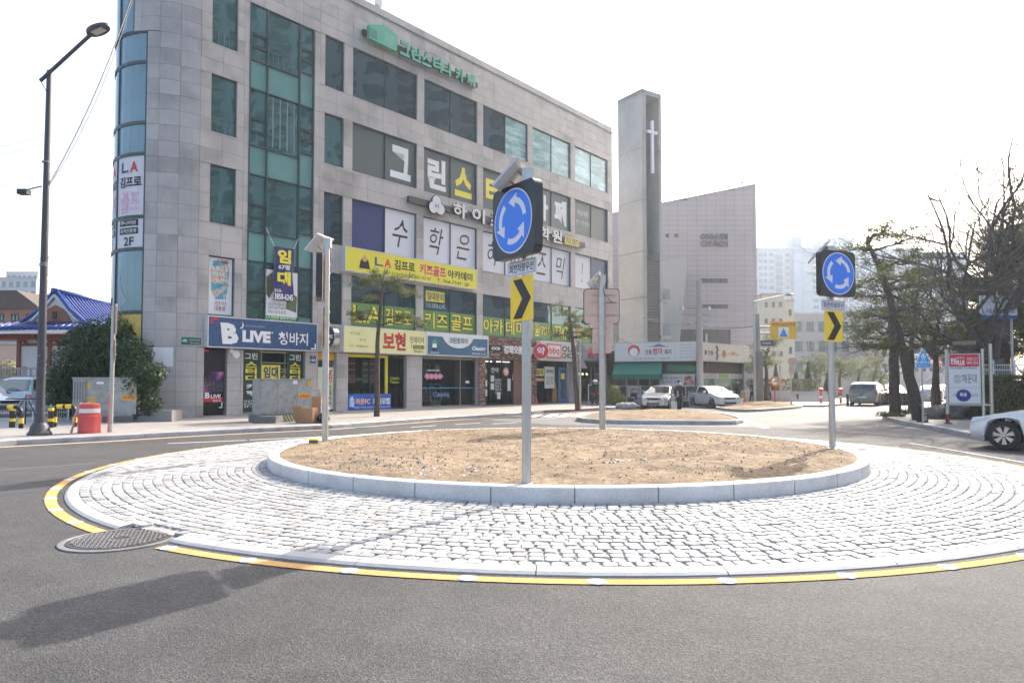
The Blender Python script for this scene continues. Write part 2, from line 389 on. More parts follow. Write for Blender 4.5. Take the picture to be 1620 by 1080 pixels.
for k in range(7):      # pedestrian crossing by the corner
    x = 838 + k * 24; strip('crossing_stripe', [G(x, 660.5 - k * .5), G(x + 16, 655.5 - k * .5)], .5, wpaint)
sheet('red_crossing', [G(845, 654.5), G(930, 655.5), G(1010, 651.5), G(960, 650)], .006, pave_r, kind='structure')
strip('yellow_line', [G(1010, 661), G(1100, 653), G(1172, 649)], .12, ypaint); 
strip('white_edge_line', [G(1180, 674), G(1155, 661)][::-1], .3, wpaint); strip('white_edge_line', [G(1170, 661), G(1212, 677)], .3, wpaint)
strip('yellow_line', [G(1200, 668), G(1290, 650)], .14, ypaint); pass
strip('white_edge_line', [G(1440, 701), G(1530, 716), G(1640, 735)], .1, wpaint)

# ------------------------------------------------ roundabout
CX, CYR = 1.0, 14.4; R_IN, R_CB, R_OUT = 5.78, 8.53, 8.70
def pol(r, th, z=0.0): return Vector((CX + r * math.cos(th), CYR + r * math.sin(th), z))
def apron_z(r): return .035 + (.088 - .035) * (R_CB - r) / (R_CB - R_IN)
def ring(name, r0, r1, z0, z1, m, n=180, skip=None, **k):
    b = MB()
    for i in range(n):
        t0, t1 = 2 * math.pi * i / n, 2 * math.pi * (i + 1) / n
        if skip and skip((t0 + t1) / 2): continue
        b.face([pol(r0, t0, z0), pol(r1, t0, z1), pol(r1, t1, z1), pol(r0, t1, z0)])
    return b.build(name, m, **k)
MH = G(190, 854); 
def near_mh(th, r, pad=.52):
    p = pol(r, th); return (p.x - MH.x) ** 2 + (p.y - MH.y) ** 2 < pad * pad
mortar_sand = mat('sand_joint', (.33, .31, .285), .95, var=.25, scale=25, spec=.1)
bed = ring('truck_apron', R_CB + .01, R_IN - .05, apron_z(R_CB) - .014, apron_z(R_IN) - .014, mortar_sand, kind='structure')
# cobbles: nearest 300 parts, rest one stuff part
cob_m = []
for k, c in enumerate(((.39, .385, .375), (.3, .3, .295), (.45, .445, .435), (.36, .34, .315))):
    cob_m.append(mat('cobble_granite_%s' % 'abcd'[k], c, .7, var=.14, scale=28, bump=.3, bscale=45, spec=.3, var2=.12, scale2=.9))
def cobble_shape(dr, dt, h, seed):
    """one hewn block, top face domed and uneven, local frame: x along ring, y radial, z up"""
    r_ = random.Random(seed); V = []
    def corner(sx, sy, f, z): return (sx * dt / 2 * f + r_.uniform(-.003, .003), sy * dr / 2 * f + r_.uniform(-.003, .003), z + r_.uniform(-.002, .002))
    def loop(f, z, cut):
        L = []
        for sx, sy in ((-1, -1), (1, -1), (1, 1), (-1, 1)):
            x, y, zz = corner(sx, sy, f, z); cx, cy = cut * dt * sx, cut * dr * sy
            if sx * sy > 0: L += [(x, y - cy, zz), (x - cx, y, zz)]
            else: L += [(x - cx, y, zz), (x, y - cy, zz)]
        return L
    V = loop(1.0, -.03, .08) + loop(.99, h - .016, .12) + loop(.91, h - .002, .15) + [(r_.uniform(-.01, .01), r_.uniform(-.01, .01), h + .0015)]
    F_ = []
    for a in (0, 8):
        for j in range(8): j2 = (j + 1) % 8; F_.append((a + j, a + j2, a + 8 + j2, a + 8 + j))
    for j in range(8): F_.append((16 + j, 16 + (j + 1) % 8, 24))
    return V, F_
N_RING = 20; pitch = (R_CB - R_IN) / N_RING
shapes = [cobble_shape(pitch - .008, .139, .008, 50 + k) for k in range(10)]
cob_mesh = []
for k, (V_, F_) in enumerate(shapes):
    me = bpy.data.meshes.new('cobblestone'); me.from_pydata(V_, [], F_); me.materials.append(cob_m[k % 4]); me.polygons.foreach_set('use_smooth', [False] * len(me.polygons)); cob_mesh.append(me)
stones = []
for i in range(N_RING):
    r = R_IN + pitch * (i + .5); n = int(2 * math.pi * r / .146); off = rnd.random()
    for j in range(n):
        th = 2 * math.pi * (j + off + rnd.uniform(-.07, .07)) / n
        if near_mh(th, r, .575): continue
        p = pol(r + rnd.uniform(-.006, .006), th, apron_z(r) + rnd.uniform(-.0035, .004)); stones.append((p, th, rnd.randrange(10), rnd.uniform(.86, 1.02), rnd.uniform(-.03, .03)))
def on_screen(p): return p.y > .5 and abs(p.x / p.y) < .75
stones.sort(key=lambda q: (not on_screen(q[0]), q[0].length))
for p, th, k, sx, rz in stones[:300]:
    o = bpy.data.objects.new('cobblestone', cob_mesh[k]); col.objects.link(o); o.parent = bed
    o.location = p; o.rotation_euler = (rnd.uniform(-.02, .02), rnd.uniform(-.02, .02), th - math.pi / 2 + rz); o.scale = (sx, 1, 1)
b = MB()
for p, th, k, sx, rz in stones[300:]:
    V_, F_ = shapes[k]; a = th - math.pi / 2 + rz; ca, sa = math.cos(a), math.sin(a); n0 = len(b.v)
    tx, ty = rnd.uniform(-.03, .03), rnd.uniform(-.03, .03)
    b.v += [(p.x + v[0] * sx * ca - v[1] * sa, p.y + v[0] * sx * sa + v[1] * ca, p.z + v[2] + tx * v[0] + ty * v[1]) for v in V_]
    b.f += [tuple(n0 + q for q in f) for f in F_]; b.mi += [k % 4] * len(F_)
b.build('cobblestones', cob_m, bed, kind='stuff', local=True)
# concrete edging, split in lengths; kerb ring, stones one by one
def arc_stone(name, r0, r1, t0, t1, sec, m, parent, seg=3):
    b = MB(); n = len(sec)
    for i in range(seg + 1):
        t = t0 + (t1 - t0) * i / seg
        for f, z in sec: b.v.append(tuple(pol(r0 + (r1 - r0) * f, t, z)))
    for i in range(seg):
        for j in range(n): j2 = (j + 1) % n; b.f.append((i * n + j, i * n + j2, (i + 1) * n + j2, (i + 1) * n + j))
    b.f.append(tuple(range(n))[::-1]); b.f.append(tuple(range(seg * n, seg * n + n))); b.mi = [0] * len(b.f)
    return b.build(name, m, parent, local=True)
edge = bpy.data.objects.new('apron_edging', None); col.objects.link(edge); edge['kind'] = 'structure'
nE = 34
for i in range(nE):
    t0, t1 = 2 * math.pi * i / nE + .0006, 2 * math.pi * (i + 1) / nE - .0006
    pieces = [(t0, t1)]
    steps = [t0 + (t1 - t0) * k / 20 for k in range(21)]; ok = [not near_mh(t, 8.62, .545) for t in steps]
    if not all(ok):
        good = [t for t, o_ in zip(steps, ok) if o_]
        if not good: continue
        pieces = [(min(good), max(good))]
    for a0, a1 in pieces:
        arc_stone('edging_block', R_CB, R_OUT, a0, a1, [(0, -.03), (0, .042), (.12, .046), (.8, .032), (1, .012), (1, -.03)], conc, edge, 4)
kring = bpy.data.objects.new('roundabout_kerb', None); col.objects.link(kring); kring['kind'] = 'structure'
nK = 34
for i in range(nK):
    t0, t1 = 2 * math.pi * (i + .3) / nK + .0016, 2 * math.pi * (i + 1.3) / nK - .0016; e = rnd.uniform(-.003, .003)
    arc_stone('kerbstone', R_IN - .2, R_IN, t0, t1, [(0, 0), (0, .29 + e), (.04, .298 + e), (.86, .298 + e), (.97, .288 + e), (1, .268 + e), (1, .02)], white_granite, kring, 5)
ring('kerb_bed', R_IN - .19, R_IN - .012, .28, .28, mortar_sand, kind='structure'); ring('kerb_bed', R_IN - .0121, R_IN - .012, .02, .28, mortar_sand, kind='structure')
# yellow ring with glass road studs
ring('yellow_ring_line', 8.79, 8.93, .008, .008, ypaint, 240, skip=lambda t: near_mh(t, 8.86, .545), kind='structure')
stud_m = mat('road_stud_glass', (.62, .62, .68), .2, var=.3, scale=40, coat=.5)
stud0 = None
th0 = math.atan2(G(946, 926).y - CYR, G(946, 926).x - CX)
for k in range(53):
    t = th0 + 2 * math.pi * k / 53
    if near_mh(t, 8.86, .6): continue
    p = pol(8.86, t, .008)
    if stud0 is None:
        b = MB(); b.lathe((0, 0, 0), [(.082, 0), (.08, .005), (.062, .009), (.058, .006), (.04, .0065), (.001, .009)], 20); me_o = b.build('road_stud', stud_m, smooth=True); stud0 = me_o; o = me_o
    else: o = stud0.copy(); col.objects.link(o)
    o.location = p; tag(o, 'round glass road stud set in the yellow line round the roundabout', 'road stud', 'road studs along the yellow roundabout line')
# soil mound
soil_pts = MB(); nr, ns = 46, 150
def soil_h(x, y):
    dx, dy = x - CX, y - CYR; r = math.hypot(dx, dy) / (R_IN - .2); p = Vector((x, y, 0))
    return .285 + .10 * (1 - r ** 3) + (.05 * noise.noise(p * 1.1) + .045 * noise.noise(p * 3.1) + .045 * abs(noise.noise(p * 7.3)) + .012 * noise.noise(p * 19)) * (1 - r ** 10)
soil_pts.v.append((CX, CYR, soil_h(CX, CYR)))
for i in range(1, nr + 1):
    for j in range(ns):
        q = pol((R_IN - .205) * i / nr, 2 * math.pi * j / ns); soil_pts.v.append((q.x, q.y, soil_h(q.x, q.y)))
for j in range(ns): soil_pts.f.append((0, 1 + j, 1 + (j + 1) % ns))
for i in range(nr - 1):
    for j in range(ns): j2 = (j + 1) % ns; soil_pts.f.append((1 + i * ns + j, 1 + (i + 1) * ns + j, 1 + (i + 1) * ns + j2, 1 + i * ns + j2))
soil_pts.mi = [0] * len(soil_pts.f)
soil_pts.build('island_soil', soil_m, smooth='all', kind='structure')
def scatter_clods(n, r0, r1, size, m, name, cen=None, spread=None, flat=.6):
    b = MB()
    for _ in range(n):
        if cen is None: q = pol((R_IN - .3) * math.sqrt(rnd.random()), rnd.uniform(0, 2 * math.pi))
        else: q = Vector((rnd.gauss(cen.x, spread[0]), rnd.gauss(cen.y, spread[1]), 0))
        if (q.x - CX) ** 2 + (q.y - CYR) ** 2 > (R_IN - .3) ** 2: continue
        s_ = rnd.uniform(*size); z = soil_h(q.x, q.y); k = len(b.v)
        for a in range(5):
            t = a * 2 * math.pi / 5 + rnd.uniform(-.3, .3); b.v.append((q.x + s_ * math.cos(t) * rnd.uniform(.6, 1.2), q.y + s_ * math.sin(t) * rnd.uniform(.6, 1.2), z - .01))
        b.v.append((q.x + rnd.uniform(-.3, .3) * s_, q.y + rnd.uniform(-.3, .3) * s_, z + s_ * flat * rnd.uniform(.5, 1.2)))
        for a in range(5): b.f.append((k + a, k + (a + 1) % 5, k + 5)); b.mi.append(0)
    return b.build(name, m, kind='stuff')
scatter_clods(5000, 0, 0, (.008, .028), mat('soil_clod', (.22, .17, .115), .95, var=.3, scale=6, spec=.1), 'soil_clods')
scatter_clods(150, 0, 0, (.015, .05), mat('dark_stone', (.2, .18, .165), .8, var=.3, scale=9), 'gravel', G(610, 730, .35), (.55, .35))
scatter_clods(90, 0, 0, (.015, .05), mat('white_rubble', (.6, .58, .55), .8, var=.2, scale=9), 'gravel', G(700, 742, .35), (.5, .2), .4)
scatter_clods(40, 0, 0, (.02, .05), mat('white_rubble', (.6, .58, .55), .8), 'gravel', G(985, 730, .35), (.25, .2), .4)
# dead grass
b = MB()
for _ in range(9000):
    q = pol((R_IN - .35) * math.sqrt(rnd.random()), rnd.uniform(0, 2 * math.pi))
    if noise.noise(Vector((q.x, q.y, 3)) * .9) < -.15: continue
    z = soil_h(q.x, q.y); a = rnd.uniform(0, 6.28); l = rnd.uniform(.03, .09); wv = .003; h = rnd.uniform(.005, .035); dx, dy = math.cos(a), math.sin(a)
    b.face([(q.x - dy * wv, q.y + dx * wv, z + .004), (q.x + dy * wv, q.y - dx * wv, z + .004), (q.x + dx * l, q.y + dy * l, z + h)])
b.build('dead_grass', mat('dead_grass', (.38, .3, .18), .9, var=.3, scale=3), kind='stuff')
# manhole cover
mh = thing('manhole_cover', 'round cast iron manhole cover with studded top cutting the edge of the cobbled apron', 'manhole cover', (MH.x, MH.y, 0))
iron = mat('cast_iron', (.3, .285, .27), .4, .55, var=.25, scale=12, bump=.25, bscale=60)
b = MB(); b.lathe((MH.x, MH.y, 0), [(.54, 0), (.54, .014), (.5, .018), (.485, .018), (.48, .008), (.001, .008)], 48); b.build('frame', iron, mh, smooth=True)
b = MB(); b.lathe((MH.x, MH.y, 0), [(.472, .006), (.472, .02), (.44, .021), (.435, .013), (.001, .013)], 48); b.build('lid', mat('iron_recess', (.07, .065, .06), .6, .4, var=.3, scale=10), mh, smooth=True)
b = MB()
for i in range(-10, 11):
    for j in range(-10, 11):
        x, y = i * .041, j * .041; r = math.hypot(x, y)
        if r > .42 or (r < .09): continue
        a = (i + j) % 2 * math.pi / 2 + .4; c, s_ = math.cos(.4), math.sin(.4)
        b.box((MH.x + x * c - y * s_, MH.y + x * s_ + y * c, .018), (.034, .02, .012), a)
for r in (.1, .12):
    for k in range(16):
        t = k * math.pi / 8; b.box((MH.x + r * math.cos(t), MH.y + r * math.sin(t), .017), (.012, .03, .01), t)
b.build('stud_pattern', iron, mh, kind='stuff')
# ------------------------------------------------ main building
FA = math.radians(41.0); FD = Vector((math.sin(FA), math.cos(FA), 0)); FN = Vector((math.cos(FA), -math.sin(FA), 0))
FP0 = Vector(((560 - 810) / FPX * 35, 35, 0)); SCV = -7.8; RV = 2.63; S_END = SCV - RV * 2.2
FC = FP0 + FD * SCV - FN * RV
def FP(s, z, d=0.0):
    if s >= SCV: p = FP0 + FD * s + FN * d
    else:
        ph = (SCV - max(s, S_END)) / RV; n = FN * math.cos(ph) - FD * math.sin(ph); p = FC + n * (RV + d)
        if s < S_END:
            t = -FD * math.cos(ph) - FN * math.sin(ph); p += t * (S_END - s)
    return Vector((p.x, p.y, z))
ROOF = 21.35; S1 = 24.45; S0 = S_END - 11
tile_m = mat('granite_cladding', (.41, .385, .365), .5, var=.09, scale=55, var2=.13, scale2=.7, bump=.05, bscale=90, tint=((.2, .19, .18), .45, .3))
tile_streak = mat('granite_cladding_streaked', (.345, .325, .312), .5, var=.11, scale=5, stretch=(5, 5, .5), var2=.1, scale2=.9, tint=((.19, .18, .17), .5, .35))
joint_m = mat('dark_joint', (.15, .14, .13), .9)
frame_m = mat('window_frame_green', (.05, .075, .075), .4, .3, spec=.5)
teal = mirror_glass('teal_glass', (.17, .32, .31))
teal_dark = mirror_glass('dark_teal_glass', (.14, .2, .225), .8)
teal_light = mat('spandrel_glass', (.16, .33, .3), .08, spec=.8, var=.12, scale=.5, coat=.3)
blue_glass = mat('blue_glass', (.12, .24, .29), .05, spec=.9, var=.18, scale=.5, coat=.3)
bld = thing('commercial_building', 'grey granite clad five storey corner building with round glass corner and shop signs', 'building', (FP0.x, FP0.y, .15))
OPEN = []     # (s0,s1,z0,z1,depth)
def opening(s0, s1, z0, z1, dep=.2): OPEN.append((s0, s1, z0, z1, dep)); return (s0, s1, z0, z1)
ZW = [(16.45, 19.05), (12.55, 15.1), (8.56, 11.12), (4.55, 7.13)]
bays = [(4.9 * i - .2, 4.9 * i + 4.17) for i in range(5)]
for z0, z1 in ZW:
    for a, c in bays: opening(a, c, z0, z1)
    opening(-1.87, -.75, z0, z1); opening(-7.58, -6.42, z0, z1)
opening(-5.82, -2.5, 4.35, 19.0, .12)                      # curtain wall
opening(-13.5, -10.15, .15, 16.42, .08); opening(-13.5, -10.8, 16.42, ROOF - .4, .08)   # round glass corner
SHOPS = [(-7.72, -6.7), (-5.95, -2.83), (-2.12, -1.05), (-.36, 3.5), (4.63, 9.2), (9.8, 14.0), (14.9, 18.6), (19.8, 23.7)]
for a, c in SHOPS: opening(a, c, .2, 3.12, .5)
def in_open(s, z):
    return any(a < s < c and z0 < z < z1 for a, c, z0, z1, _ in OPEN)
ss = sorted(set([S_END, S1, SCV] + [v for o in OPEN for v in o[:2]] + [SCV - RV * 2.2 * k / 16 for k in range(17)])); zs = sorted(set([0, ROOF] + [v for o in OPEN for v in o[2:4]]))
ss = [s for s in ss if s >= S_END]
b = MB()
for i in range(len(ss) - 1):
    for j in range(len(zs) - 1):
        if not in_open((ss[i] + ss[i + 1]) / 2, (zs[j] + zs[j + 1]) / 2): b.fquad(FP, ss[i], ss[i + 1], zs[j], zs[j + 1], -.025)
b.build('wall', joint_m, bld)
b = MB()
for s0, s1, z0, z1, dep in OPEN:          # reveals
    n = 1 if s0 >= SCV else 10
    for (za, up) in ((z0, 1), (z1, -1)):
        for k in range(n):
            a, c = s0 + (s1 - s0) * k / n, s0 + (s1 - s0) * (k + 1) / n
            b.face([FP(a, za, -.005), FP(c, za, -.005), FP(c, za, -dep - .05), FP(a, za, -dep - .05)])
    for sa in (s0, s1): b.face([FP(sa, z0, -.005), FP(sa, z1, -.005), FP(sa, z1, -dep - .05), FP(sa, z0, -dep - .05)])
b.build('opening_reveals', tile_m, bld)
# body behind: side, back and roof, so that the building is solid and shades properly
bp = [FP(S_END, 0, -.05), FP(S_END - 11, 0, -.05), FP(S1, 0, -16), FP(S1, 0, -.03)]
b = MB()
for i in range(3): b.face([(bp[i].x, bp[i].y, 0), (bp[i + 1].x, bp[i + 1].y, 0), (bp[i + 1].x, bp[i + 1].y, ROOF), (bp[i].x, bp[i].y, ROOF)])
b.build('side_wall', tile_m, bld)
roofp = [FP(s, 20.9, -.04) for s in [S1, SCV] + [SCV - RV * 2.2 * k / 12 for k in range(1, 13)]] + [Vector((bp[1].x, bp[1].y, 20.9)), Vector((bp[2].x, bp[2].y, 20.9))]
b = MB(); b.face(roofp); b.build('roof', mat('roof_felt', (.15, .15, .15), .9), bld)
b = MB()      # interior shell behind the panes
for s0, s1, z0, z1, dep in OPEN:
    if z0 < 1: continue
    n = 1 if s0 >= SCV else 10
    for k in range(n):
        a, c = s0 + (s1 - s0) * k / n, s0 + (s1 - s0) * (k + 1) / n; b.fquad(FP, a, c, z0, z1, -dep - .045)
b.build('window_backing', mat('dark_room', (.02, .022, .024), .9), bld)
# coping
cop = mat('coping_metal', (.16, .17, .175), .45, .4)
sg = [S_END + (SCV - S_END) * k / 12 for k in range(12)] + [SCV, S1 + .05]
b = MB()
for i in range(len(sg) - 1): b.fbox(FP, sg[i], sg[i + 1], ROOF, ROOF + .07, -.4, .04)
b.build('coping', cop, bld)
# cladding tiles
rows = [.15, .62, 1.25, 1.88, 2.51, 3.14, 3.84]
z = 4.55
rows.append(z)
for fl in range(4):
    for k in range(4): z += .645; rows.append(round(z, 3))
    if fl < 3:
        for k in range(2): z += .6835; rows.append(round(z, 3))
top = rows[-1]
while top < ROOF - .01: top += (ROOF - 19.07) / 4; rows.append(round(top, 3))
colsx = []; s = -.2
while s > S_END: s -= .98 if s > SCV + .5 else .8; colsx.append(s)
colsx = [max(c, S_END) for c in colsx][::-1]
s = -.2
while s < S1: colsx.append(round(s, 3)); s += .98
colsx.append(S1)
def subtract(rects, hole):
    a0, a1, b0, b1 = hole; out = []
    for s0, s1, z0, z1 in rects:
        if a1 <= s0 or a0 >= s1 or b1 <= z0 or b0 >= z1: out.append((s0, s1, z0, z1)); continue
        if b1 < z1: out.append((s0, s1, b1, z1))
        if b0 > z0: out.append((s0, s1, z0, b0))
        m0, m1 = max(z0, b0), min(z1, b1)
        if a0 > s0: out.append((s0, a0, m0, m1))
        if a1 < s1: out.append((a1, s1, m0, m1))
    return [r for r in out if r[1] - r[0] > .04 and r[3] - r[2] > .04]
tiles = []
BRICK = (9.22, 14.86, .15, 4.52)
for i in range(len(colsx) - 1):
    for j in range(len(rows) - 1):
        R = [(colsx[i], colsx[i + 1], rows[j], rows[j + 1])]
        for o in OPEN: R = subtract(R, o[:4])
        R = subtract(R, BRICK)
        tiles += R
def dist_tile(t): 
    p = FP((t[0] + t[1]) / 2, (t[2] + t[3]) / 2); vis = p.z < 1.6 + p.y * .52 and t[0] > -11
    return (not vis, p.length / math.sqrt((t[1] - t[0]) * (t[3] - t[2]) * (.4 if t[0] > SCV else .9)))
tiles.sort(key=dist_tile)
def tile_geo(b, t):
    g = .0055; e = rnd.uniform(-.0025, .0025); n = 1 if t[0] >= SCV - .01 else 3
    sub = [t[0] + g + (t[1] - t[0] - 2 * g) * k / n for k in range(n + 1)]; k0 = len(b.v)
    for s_ in sub:
        for zz, d in ((t[2] + g, -.02), (t[2] + g, e), (t[3] - g, e), (t[3] - g, -.02)): b.v.append(tuple(FP(s_, zz, d)))
    for k in range(n):
        for q in range(3): b.f.append((k0 + k * 4 + q, k0 + k * 4 + q + 1, k0 + k * 4 + q + 5, k0 + k * 4 + q + 4)); b.mi.append(b.cur)
    b.f.append((k0, k0 + 1, k0 + 2, k0 + 3)[::-1]); b.f.append(tuple(k0 + n * 4 + q for q in range(4))); b.mi += [b.cur] * 2
tmats = []
for k in range(4):
    f = (1, .98, 1.02, .99)[k]; tmats.append(mat('granite_tile_%s' % 'abcd'[k], (.46 * f, .43 * f, .41 * f), .5, var=.13, scale=60, var2=.12, scale2=.55, bump=.06, bscale=80, tint=((.2, .19, .18), .5, .45)) if k % 2 == 0 else
                 mat('granite_tile_%s' % 'abcd'[k], (.46 * f, .43 * f, .41 * f), .5, var=.11, scale=4.5, stretch=(6, 6, .45), var2=.1, scale2=.7, bump=.06, bscale=80, tint=((.18, .17, .16), .42, .55)))
for t in tiles[:300]:
    b = MB(); tile_geo(b, t); b.build('tile', rnd.choice(tmats), bld)
b = MB()
for t in tiles[300:]: b.cur = rnd.randrange(4); tile_geo(b, t)
b.build('tiles', tmats, bld, kind='stuff')

# windows
def window(s0, s1, z0, z1, vs=(), hs=(), pane=teal, dep=.14, fw=.05, panes=None, parent=None, hpart=None):
    """frame with mullions; one pane mesh per light"""
    b = MB(); n = 1 if s0 >= SCV else 8
    def seg(a, c, y0, y1):
        m = max(1, int((c - a) / .45)) if s0 < SCV else 1
        for k in range(m): b.fbox(FP, a + (c - a) * k / m, a + (c - a) * (k + 1) / m, y0, y1, -dep - .04, -dep + .045)
    seg(s0, s1, z0, z0 + fw); seg(s0, s1, z1 - fw, z1); b.fbox(FP, s0, s0 + fw, z0 + fw, z1 - fw, -dep - .04, -dep + .045); b.fbox(FP, s1 - fw, s1, z0 + fw, z1 - fw, -dep - .04, -dep + .045)
    xs = [s0] + list(vs) + [s1]
    for v in vs: b.fbox(FP, v - fw * .5, v + fw * .5, z0 + fw, z1 - fw, -dep - .035, -dep + .05)
    for h in hs: seg(s0 + fw, s1 - fw, h - fw * .5, h + fw * .5)
    fr = b.build('window', frame_m, parent or bld)
    ys = [z0] + sorted(hs) + [z1]; k = 0
    for i in range(len(xs) - 1):
        for j in range(len(ys) - 1):
            pm = panes[k % len(panes)] if panes else pane; k += 1
            if pm is None: continue
            q = MB(); m = max(1, int((xs[i + 1] - xs[i]) / .4)) if s0 < SCV else 1
            tx = rnd.uniform(-.004, .004)
            for u in range(m):
                a, c = xs[i] + (xs[i + 1] - xs[i]) * u / m, xs[i] + (xs[i + 1] - xs[i]) * (u + 1) / m
                q.face([FP(a, ys[j], -dep + tx), FP(c, ys[j], -dep - tx), FP(c, ys[j + 1], -dep - tx * .5), FP(a, ys[j + 1], -dep + tx * .5)])
            q.build('pane', pm, fr)
    return fr
bright_room = mat('bright_room_glass', (.42, .62, .58), .12, spec=.8, var=.5, scale=.8, stretch=(.6, .6, 3.5), var2=.3, scale2=.5)  # pale pane colour stands in for the bright room behind
grey_film = mat('grey_green_film', (.1, .125, .12), .45); navy_film = mat('navy_film', (.03, .05, .16), .45); white_film = mat('white_banner', (.68, .68, .72), .55)
green_film = mat('green_gradient_film', (.13, .27, .08), .45, var=.12, scale=1.2)
mid = [(a + c) / 2 for a, c in bays]
for i, (a, c) in enumerate(bays):
    z0, z1 = ZW[0]; window(a, c, z0, z1, [mid[i]], panes=[[teal_dark], [teal_dark], [teal_dark, bright_room], [bright_room], [bright_room]][i])
    z0, z1 = ZW[1]; wf = window(a, c, z0, z1, [mid[i]], pane=grey_film)
    letters = {0: [(None, None), ('그', 0)], 1: [('린', 0), ('스', 1)], 2: [('터', 1), ('디', 1)], 3: [('카', 0), ('페', 0)]}.get(i)
    if letters:
        for k, (ch, yel) in enumerate(letters):
            if ch:
                u0 = (a if k == 0 else mid[i]) + .38; text(ch, u0, u0 + 1.45, z0 + .32, z1 - .42, FP, YEL if yel else WHITE, wf, d=-.13, bold=.045)
    else: text('해운대점', a + .45, mid[i] - .35, z1 - 1.05, z1 - .65, FP, WHITE, wf, d=-.13); text('051-702-9225', a + .3, mid[i] - .15, z0 + .85, z0 + 1.12, FP, WHITE, wf, d=-.13)
    z0, z1 = ZW[2]
    pm = [[navy_film, white_film], [white_film], [white_film], [white_film], [white_film, navy_film]][i]
    wf = window(a, c, z0, z1, [mid[i]], panes=pm)
    for k, ch in enumerate([(None, '수'), ('학', '은'), ('하', '이'), ('즈', '믹'), ('!', None)][i]):
        if ch:
            u0 = (a if k == 0 else mid[i]) + (.55 if ch != '!' else .95); text(ch, u0, u0 + (1.1 if ch != '!' else .2), z0 + .5, z1 - .5, FP, DARK, wf, d=-.13, bold=.0, shear=.3)
    z0, z1 = ZW[3]
    wf = window(a, c, z0, z1, [mid[i]], hs=[], pane=teal_dark)
    for k in (0, 1):
        q = MB(); q.fquad(FP, (a + .05 if k == 0 else mid[i] + .03), (mid[i] - .03 if k == 0 else c - .05), z0 + .05, z0 + 1.22, -.132); q.build('film', green_film, wf)
    tx = [('L.A', '김프로'), ('키즈', '골프'), ('아카', '데미'), ('☎704', '-7747'), ('☎704', '-7747')][i]
    for k, t in enumerate(tx):
        u0 = a + .2 if k == 0 else mid[i] + .12; text(t, u0, u0 + 1.8, z0 + .2, z0 + 1.1, FP, BLACK, wf, d=-.125, bold=.05); text(t, u0, u0 + 1.8, z0 + .2, z0 + 1.1, FP, YEL, wf, d=-.12, bold=.012)
    if i == 1:
        q = MB(); q.fquad(FP, a + .3, a + 1.75, z0 + 1.75, z1 - .22, -.128); q.build('film', YEL, wf); text('임대문의', a + .38, a + 1.67, z0 + 1.82, z1 - .3, FP, NAVY, wf, d=-.12, bold=.02)
        text('010.3858.6245', a + .3, a + 1.8, z0 + 1.38, z0 + 1.66, FP, mat('pale_blue_print', (.35, .5, .6), .5), wf, d=-.12, bold=.01)
for k, (z0, z1) in enumerate(ZW):
    window(-1.87, -.75, z0, z1, pane=teal_dark if k in (0, 2, 3) else teal)
    if k < 3: window(-7.58, -6.42, z0, z1, pane=teal)
# wall poster in the lowest narrow window
wf = window(-7.58, -6.42, *ZW[3], pane=mat('poster_white', (.72, .74, .76), .4))
q = MB(); q.prism(FP, [(-7.4, 5.6), (-7.2, 5.25), (-6.75, 5.3), (-6.62, 5.9), (-6.6, 6.7), (-6.7, 6.95), (-7.3, 6.95), (-7.42, 6.5)], -.137, -.134)
q.build('printed_picture', ramp_mat('cartoon_print', [(.35, (.08, .3, .42)), (.5, (.12, .42, .5)), (.56, (.7, .5, .4)), (.66, (.5, .12, .1))], 3.5), wf)
text('온 리더필드', -7.15, -6.62, 6.85, 7.02, FP, RED, wf, d=-.12, bold=.02); text('노래교실\n경제카페드\n가요잔치', -7.4, -6.65, 5.95, 6.75, FP, mat('cream_print', (.8, .75, .6), .5), wf, d=-.12, bold=.02); text('선이\n대통합', -7.25, -6.75, 4.75, 5.2, FP, mat('brown_print', (.35, .1, .08), .5), wf, d=-.12, bold=.01)
# curtain wall: three columns, five storeys of lights
cw = MB(); vs = [-5.82, -4.95, -3.27, -2.5]
fl = [19.0, 15.05, 11.1, 7.13]
sub = {0: [(0, -1.36), (-1.36, -1.99), (-1.99, -2.62), (-2.62, -3.95)], 1: [(0, -2.62), (-2.62, -3.95)], 2: [(0, -1.14), (-1.14, -1.7), (-1.7, -2.33), (-2.33, -3.95)]}
cwf = MB()
def fb(a, c, y0, y1, dd=.05): cwf.fbox(FP, a, c, y0, y1, -.1, -.1 + dd + .05)
for v in vs: fb(v - .035, v + .035, 4.35, 19.0, .06)
panes_cw = []
for ft in fl:
    for c_ in range(3):
        for (t, bo) in sub[c_]:
            zt, zb = ft + t, max(ft + bo, 4.35)
            if zb >= zt - .1: continue
            fb(vs[c_], vs[c_ + 1], zt - .03, zt + .03, .045)
            light = abs(bo + 3.95) < .01
            panes_cw.append((vs[c_], vs[c_ + 1], zb, zt, light, c_ != 1 and .5 < zt - zb < .75 and ((c_ == 0 and t == -1.36) or (c_ == 2 and t == -1.14))))
fb(-5.82, -2.5, 4.35, 4.42)
CWF = cwf.build('window', frame_m, bld)
for a, c, zb, zt, light, op in panes_cw:
    q = MB(); tx = rnd.uniform(-.004, .004); q.face([FP(a, zb, -.08 + tx), FP(c, zb, -.08 - tx), FP(c, zt, -.08), FP(a, zt, -.08)]); q.build('pane', teal_light if light else teal, CWF)
    if op:
        q = MB()
        for (x0, x1, y0, y1) in ((a + .06, c - .06, zb + .05, zb + .1), (a + .06, c - .06, zt - .1, zt - .05), (a + .06, a + .11, zb + .1, zt - .1), (c - .11, c - .06, zb + .1, zt - .1)): q.fbox(FP, x0, x1, y0, y1, -.08, -.02)
        q.build('sash', frame_m, CWF)
